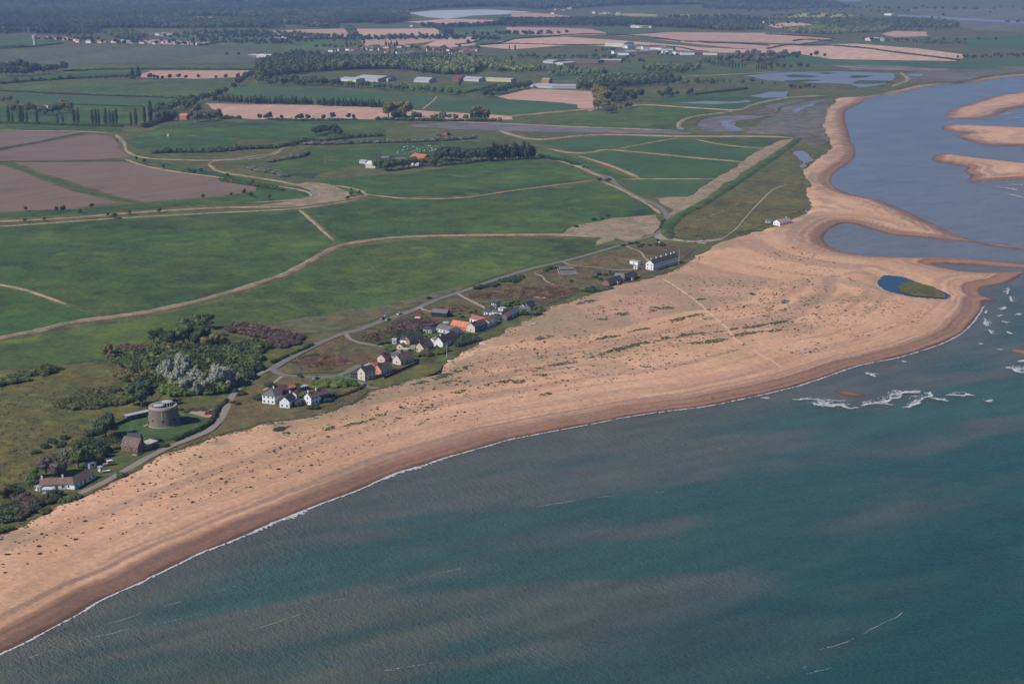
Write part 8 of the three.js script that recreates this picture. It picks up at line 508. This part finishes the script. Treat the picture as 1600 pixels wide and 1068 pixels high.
{ // round coastal defence tower
  const [x, z] = plan_tower;
  struct('mound', new THREE.LatheGeometry([[18, -0.3], [16, 0.35], [13, 0.6], [0.01, 0.62]].map(([a, b]) => new THREE.Vector2(a, b)), 64).translate(x, 1.75, z), M.lawn, 'low grass mound carrying the round tower', 'mound');
  const t = thing('round_tower', 'massive round brick coastal tower with two white rooftop pavilions', 'tower', x, 2.3, z, 0.15);
  mat('towerbrick', lin(0.190, 0.152, 0.118), { map: tBrick }); mat('towerstone', lin(0.300, 0.255, 0.200), { map: tBrick });
  const lathe = (p, n = 72) => new THREE.LatheGeometry(p.map(([a, b]) => new THREE.Vector2(a, b)), n);
  const tile = (g, u, v) => { const q = g.attributes.uv; for (let i = 0; i < q.count; i++) q.setXY(i, q.getX(i) * u, q.getY(i) * v); return g; };
  mesh('wall', tile(lathe([[8.05, 0], [7.9, 1.2], [7.55, 4.5], [7.2, 8.3], [7.16, 8.75]]), 6, 1.2), M.towerbrick, t);
  mesh('plinth', tile(lathe([[8.0, -0.4], [8.4, -0.4], [8.4, 0.28], [8.2, 0.42], [8.0, 0.42]]), 6, 0.2), M.towerstone, t);
  const par = mesh('parapet', tile(lathe([[7.1, 8.7], [7.32, 8.72], [7.32, 9.05], [7.18, 9.1], [7.1, 9.9], [6.9, 10.02], [5.3, 9.95], [5.2, 9.75], [5.2, 8.9], [0.01, 8.9]]), 6, 0.6), M.towerstone, t);
  void par;
  for (const [px, pz, r, y] of [[-2.1, 1.4, 2.7, 10.3], [2.0, -1.6, 2.85, 11.1]]) {
    const p = new THREE.Group(); p.name = 'pavilion'; t.add(p); p.position.set(px, 8.9, pz); const h = y - 8.9;
    mesh('glazing', new THREE.CylinderGeometry(r - 0.35, r - 0.35, h, 32).translate(0, h / 2, 0), M.pane, p);
    const posts = []; for (let i = 0; i < 12; i++) { const a = (i / 12) * 6.283; posts.push(box(0.22, h, 0.22, Math.cos(a) * (r - 0.3), h / 2, Math.sin(a) * (r - 0.3))); } mesh('mullion', mergeGeometries(posts), M.frame, p);
    mesh('pavilion_roof', lathe([[0.01, 0.55], [r * 0.6, 0.42], [r, 0.12], [r, 0], [0.01, 0]], 40).translate(0, h, 0), M.roof_palegrey, p);
  }
  const link = mesh('glazed_link', box(3.4, 1.3, 1.2, 0, 9.55, 0), M.pane, t); link.rotation.y = 0.65;
  const on = (ang, y, o = 0) => { const r = 8.05 - y * 0.1 + o; return [Math.sin(ang) * r, y, Math.cos(ang) * r]; };
  for (const [a, y] of [[-0.72, 3.6], [0.0, 3.4], [0.8, 3.6], [1.7, 3.5], [-1.6, 3.5], [2.8, 3.4]]) { const w = mesh('window', unit, M.dark, t); w.position.set(...on(a, y, -0.12)); w.rotation.y = a; w.scale.set(0.8, 1.1, 0.5); const s = mesh('sill', unit, M.towerstone, w); s.scale.set(1.6, 0.22, 1.3); s.position.y = -0.62; const l = mesh('lintel', unit, M.towerstone, w); l.scale.set(1.4, 0.2, 1.2); l.position.y = 0.6; }
  for (const [a, y, w] of [[-0.55, 2.1, 0.9], [-0.4, 1.8, 1.1], [-0.1, 1.9, 0.8], [-0.62, 2.3, 0.7]]) { const s = mesh('stone_patch', new THREE.SphereGeometry(0.5, 10, 6), M.towerstone, t); s.position.set(...on(a, y, -0.02)); s.rotation.y = a; s.scale.set(w, 0.45, 0.25); }
  const d = mesh('door', unit, M.timber, t); d.position.set(...on(-1.25, 1.5, 0.0)); d.rotation.y = -1.25; d.scale.set(1.3, 2.2, 0.6);
  const st = mesh('steps', mergeGeometries([box(2, 0.5, 2.4, 0, 0.1, 0), box(2, 0.9, 1.4, 0, 0.2, -0.6)]), M.towerstone, t); st.position.set(...on(-1.25, 0, 1.2)); st.rotation.y = -1.25;
  mesh('drainpipe', new THREE.TubeGeometry(new THREE.LineCurve3(new THREE.Vector3(...on(-0.02, 8.6, 0.12)), new THREE.Vector3(...on(-0.02, 4.4, 0.12))), 4, 0.09, 6), M.frame, t);
}
{ // far water tower
  const t = thing('water_tower', 'pale far water tower standing above the left village', 'tower', -1318, 1.5, -4140);
  mesh('shaft', new THREE.CylinderGeometry(4.5, 4.5, 17, 20).translate(0, 8.5, 0), M.paint_greywhite, t); mesh('tank', new THREE.CylinderGeometry(7, 6.4, 9, 24).translate(0, 21, 0), M.paint_greywhite, t); mesh('tank_roof', new THREE.CylinderGeometry(1.4, 7, 1.4, 24).translate(0, 26.2, 0), M.roof_palegrey, t);
}

// ------------------------------------------------------------------ small things
const CARPAINT = { black: [0.02, 0.02, 0.025], white: [0.7, 0.7, 0.7], navy: [0.03, 0.05, 0.12], blue: [0.25, 0.38, 0.55], red: [0.45, 0.02, 0.03], redc: [0.5, 0.16, 0.14], silver: [0.42, 0.44, 0.47] };
for (const k in CARPAINT) { const m = new THREE.MeshPhysicalMaterial({ roughness: 0.35, clearcoat: 0.8, clearcoatRoughness: 0.1 }); m.color.setRGB(...CARPAINT[k]); M['car_' + k] = m; }
mat('tyre', lin(0.02, 0.02, 0.02));
const ext = (pts, w, bevel = 0.06) => { const g = new THREE.ExtrudeGeometry(new THREE.Shape(pts.map(([a, b]) => new THREE.Vector2(a, b))), { depth: w, bevelEnabled: true, bevelSize: bevel, bevelThickness: bevel, bevelSegments: 2 }); return g.translate(0, 0, -w / 2); };
const carBody = ext([[-2.05, 0.35], [2.05, 0.35], [2.1, 0.62], [2.0, 0.8], [1.15, 0.92], [-1.9, 0.98], [-2.1, 0.85]], 1.62), carCabin = ext([[-1.85, 0.98], [1.1, 0.94], [0.45, 1.42], [-1.3, 1.46]], 1.36), carTop = ext([[-1.28, 1.47], [0.42, 1.43], [0.3, 1.5], [-1.15, 1.53]], 1.22, 0.04);
const wheel = new THREE.CylinderGeometry(0.32, 0.32, 0.2, 16).rotateX(Math.PI / 2), lampG = box(0.08, 0.14, 0.3);
plan_cars.forEach(([x, z, bx, bz, c, label]) => {
  const t = thing('parked_car', label, 'car', x, 1.86, z, Math.atan2(-(bz - z), bx - x)); const van = /van/.test(label); if (van) t.scale.set(1.1, 1.3, 1.1);
  mesh('body', carBody, M['car_' + c], t); mesh('glazing', carCabin, M.pane, t); mesh('car_roof', carTop, M['car_' + c], t);
  for (const [wx, wz] of [[1.3, 0.78], [1.3, -0.78], [-1.3, 0.78], [-1.3, -0.78]]) mesh('wheel', wheel, M.tyre, t).position.set(wx, 0.32, wz);
  for (const s of [-1, 1]) mesh('headlight', lampG, M.frame, t).position.set(2.1, 0.7, s * 0.55);
});
plan_poles.forEach(([x, z, h, label, k]) => {
  const t = thing(k === 'w' ? 'flagpole' : 'telegraph_pole', label, 'pole', x, 1.55, z, 0.6);
  mesh('pole', new THREE.CylinderGeometry(0.09, 0.15, h, 8).translate(0, h / 2, 0), k === 'w' ? M.frame : M.timber, t);
  if (k === 'w') mesh('finial', new THREE.SphereGeometry(0.18, 10, 8).translate(0, h + 0.1, 0), M.frame, t); else mesh('crossarm', box(1.6, 0.12, 0.12, 0, h - 0.4, 0), M.timber, t);
});
const hull = (() => { const pos = [], idx = [], N = 12, K = 8; for (let i = 0; i <= N; i++) { const t = i / N, w = 0.75 * Math.pow(Math.sin(Math.PI * Math.min(1, 0.12 + 0.88 * (1 - t) * 0.75)), 0.7) * (t > 0.97 ? 0.1 : 1), d = 0.62 + 0.18 * t * t; for (let k = 0; k <= K; k++) { const a = (k / K) * Math.PI; pos.push((t - 0.5) * 4, d - Math.sin(a) * d * (1 - 0.35 * t * t), Math.cos(a) * w); } if (i) for (let k = 0; k < K; k++) { const o = (i - 1) * (K + 1) + k; idx.push(o, o + 1, o + K + 1, o + 1, o + K + 2, o + K + 1); } } const o = pos.length / 3; pos.push(-2, 0.35, 0); for (let k = 0; k < K; k++) idx.push(o, k + 1, k); return geo(pos, null, idx); })();
const boatMat = mat('boat', lin(0.72, 0.72, 0.70), { roughness: 0.5, side: THREE.DoubleSide }), creamBoat = mat('creamboat', lin(0.62, 0.48, 0.34), { roughness: 0.5, side: THREE.DoubleSide });
plan_boats.forEach(([x, z, turn, label]) => {
  const cabin = /cabin/.test(label), river = /river/.test(label), y = river ? -0.2 : cabin || /clipped/.test(label) ? 1.7 : Math.max(1.6, beachHeight(x, z)), t = thing('boat', label, 'boat', x, y, z, turn);
  if (cabin || river) t.scale.setScalar(1.45);
  const h = mesh('hull', hull, cabin ? creamBoat : boatMat, t);
  if (/upturned/.test(label)) { h.rotation.x = Math.PI; h.position.y = 0.72; mesh('keel', box(3.2, 0.08, 0.06, -0.2, 0.72, 0), M.timber, t); } else { mesh('thwart', box(0.25, 0.05, 1.1, -0.3, 0.5, 0), M.timber, t); mesh('gunwale', box(3.0, 0.06, 0.06, -0.4, 0.64, 0.7), M.timber, t); }
  if (cabin) { mesh('cabin', box(1.6, 0.8, 1.0, 0.2, 1.0, 0), creamBoat, t); mesh('cabin_roof', box(1.9, 0.1, 1.25, 0.2, 1.46, 0), M.frame, t); mesh('cabin_window', box(1.2, 0.3, 1.04, 0.2, 1.12, 0), M.pane, t); }
});
{ // tennis court
  const q = pairs(plan_court), c = struct('tennis_court', sheet(q, 1.88, 30), mat('courtgrey', lin(0.17, 0.15, 0.145), { map: tShingle }), 'old grey tennis court on the heath', 'tennis court');
  const at = (u, v) => { const a = [lerp(q[0][0], q[1][0], u), lerp(q[0][1], q[1][1], u)], b = [lerp(q[3][0], q[2][0], u), lerp(q[3][1], q[2][1], u)]; return [lerp(a[0], b[0], v), lerp(a[1], b[1], v)]; };
  const bar = (u0, v0, u1, v1, w, h, y, m, name) => { const a = at(u0, v0), b = at(u1, v1), L = Math.hypot(b[0] - a[0], b[1] - a[1]), o = mesh(name, box(L, h, w), m, c); o.position.set((a[0] + b[0]) / 2, y, (a[1] + b[1]) / 2); o.rotation.y = Math.atan2(-(b[1] - a[1]), b[0] - a[0]); };
  for (const [a, b, d, e] of [[0.15, 0.12, 0.15, 0.88], [0.85, 0.12, 0.85, 0.88], [0.15, 0.12, 0.85, 0.12], [0.15, 0.88, 0.85, 0.88]]) bar(a, b, d, e, 0.1, 0.012, 1.9, M.frame, 'court_line');
  bar(0.1, 0.5, 0.9, 0.5, 0.05, 0.9, 2.35, M.timber, 'net'); bar(0, 0, 0, 1, 0.08, 0.7, 2.25, M.frame, 'fence_panel');
}
function fence(label, pts, h, m, name = 'fence', postEvery = 2.4) {
  const line = along(pts, postEvery), [ox, oz] = line[0], t = thing(name, label, name.replace(/_/g, ' '), ox, 1.6, oz);
  for (let i = 0; i < line.length - 1; i++) { const [a, b] = [line[i], line[i + 1]], L = Math.hypot(b[0] - a[0], b[1] - a[1]), p = mesh('panel', unit, m, t); p.scale.set(L - 0.12, h, 0.08); p.position.set((a[0] + b[0]) / 2 - ox, h / 2, (a[1] + b[1]) / 2 - oz); p.rotation.y = Math.atan2(-(b[1] - a[1]), b[0] - a[0]); const q = mesh('post', unit, M.timber, t); q.scale.set(0.14, h + 0.15, 0.14); q.position.set(a[0] - ox, h / 2, a[1] - oz); }
}
mat('teal', lin(0.05, 0.17, 0.13)); 
plan_fences.forEach(([label, p, h, m, name]) => fence(label, pairs(p), h, M[m], name));

// sheep and people: bodies as one skin over tapered bones
function body(bones, res, size, colorAt) {
  const mc = new MarchingCubes(res, new THREE.MeshStandardMaterial(), false, false, 60000); mc.isolation = 0; mc.reset();
  const f = mc.field, v = new THREE.Vector3();
  for (let k = 0; k < res; k++) for (let j = 0; j < res; j++) for (let i = 0; i < res; i++) {
    v.set((i - res / 2) / (res / 2), (j - res / 2) / (res / 2), (k - res / 2) / (res / 2)).multiplyScalar(size); let d = 9;
    for (const [ax, ay, az, ra, bx, by, bz, rb] of bones) { const dx = bx - ax, dy = by - ay, dz = bz - az, q = dx * dx + dy * dy + dz * dz, t = Math.min(1, Math.max(0, ((v.x - ax) * dx + (v.y - ay) * dy + (v.z - az) * dz) / (q || 1))), e = Math.hypot(v.x - ax - t * dx, v.y - ay - t * dy, v.z - az - t * dz) - lerp(ra, rb, t), h = Math.max(0.03 - Math.abs(d - e), 0) / 0.03; d = Math.min(d, e) - h * h * 0.0075; }
    f[k * res * res + j * res + i] = -d;
  }
  mc.update();
  const n = mc.count, pos = [], col = [];
  for (let i = 0; i < n; i++) { const x = mc.positionArray[i * 3] * size, y = mc.positionArray[i * 3 + 1] * size, z = mc.positionArray[i * 3 + 2] * size; pos.push(x, y, z); col.push(...colorAt(x, y, z)); }
  return geo(pos, null, null, col);
}
const skin = [0.45, 0.27, 0.19];
const COAT = { dark: [0.03, 0.03, 0.04], navy: [0.03, 0.04, 0.09], red: [0.35, 0.03, 0.03], black: [0.015, 0.015, 0.017] };
const plain = mat('cloth', lin(1, 1, 1)); plain.vertexColors = true;
plan_people.forEach(([x, z, label, coat], i) => {
  const s = i % 2 ? 0.22 : 0.1, b = [[0, 0.02, 0, 0.12, 0, 0.42, 0, 0.16], [0, 0.42, 0, 0.16, 0, 0.52, 0, 0.09], [0, 0.52, 0, 0.055, 0, 0.62, 0.01, 0.055], [0, 0.70, 0.01, 0.1, 0, 0.76, 0, 0.105], [0, 0.70, 0.1, 0.02, 0, 0.68, 0.12, 0.018]];
  for (const q of [-1, 1]) b.push([q * 0.09, 0, 0, 0.1, q * 0.1, -0.42, s * q * 0.6, 0.065], [q * 0.1, -0.42, s * q * 0.6, 0.065, q * 0.1, -0.82, s * q, 0.045], [q * 0.1, -0.86, s * q - 0.04, 0.045, q * 0.11, -0.87, s * q + 0.16, 0.035], [q * 0.19, 0.44, 0, 0.06, q * 0.24, 0.18, -s * q * 0.5, 0.048], [q * 0.24, 0.18, -s * q * 0.5, 0.045, q * 0.23, -0.06, -s * q * 0.4 + 0.08, 0.033], [q * 0.23, -0.06, -s * q * 0.4 + 0.08, 0.034, q * 0.225, -0.14, -s * q * 0.4 + 0.11, 0.025]);
  const t = thing('person', label, 'person', x, Math.max(0.3, beachHeight(x, z)) + 0.88, z, rr(-1, 1));
  mesh('body', body(b, 56, 1.0, (px, py) => (py > 0.54 || (py < -0.04 && Math.abs(px) > 0.195) ? skin : py > -0.06 ? COAT[coat] : py < -0.8 ? [0.02, 0.02, 0.02] : [0.05, 0.06, 0.09])), plain, t);
  mesh('hair', new THREE.SphereGeometry(0.118, 14, 10, 0, 6.284, 0, 1.75).translate(0, 0.755, -0.015), M.timber, t);
});
{
  const wool = [0.62, 0.58, 0.50], b = [[-0.35, 0.1, 0, 0.27, 0.3, 0.1, 0, 0.26], [0.35, 0.18, 0, 0.16, 0.55, 0.32, 0, 0.11], [0.55, 0.34, 0, 0.1, 0.76, 0.24, 0, 0.06], [-0.58, 0.15, 0, 0.05, -0.66, -0.02, 0, 0.035], [0.54, 0.4, 0.06, 0.025, 0.5, 0.38, 0.18, 0.02], [0.54, 0.4, -0.06, 0.025, 0.5, 0.38, -0.18, 0.02]];
  for (const [q, w] of [[0.3, 0.13], [0.3, -0.13], [-0.38, 0.13], [-0.38, -0.13]]) b.push([q, 0, w, 0.09, q - 0.03, -0.22, w, 0.05], [q - 0.03, -0.22, w, 0.045, q, -0.5, w, 0.035]);
  const g = body(b, 36, 1.0, (x, y) => (x > 0.58 || y < -0.2 ? [0.25, 0.22, 0.18] : wool));
  pairs(plan_sheep).forEach(([x, z]) => { const m = mesh('sheep', g, plain, scene); m.position.set(x, 2.35, z); m.rotation.y = rand() * 6.28; m.scale.setScalar(1.25); m.userData = { label: 'white sheep grazing in the pasture above the farm', category: 'sheep', group: 'flock of sheep' }; });
}
renderer.render(scene, camera);
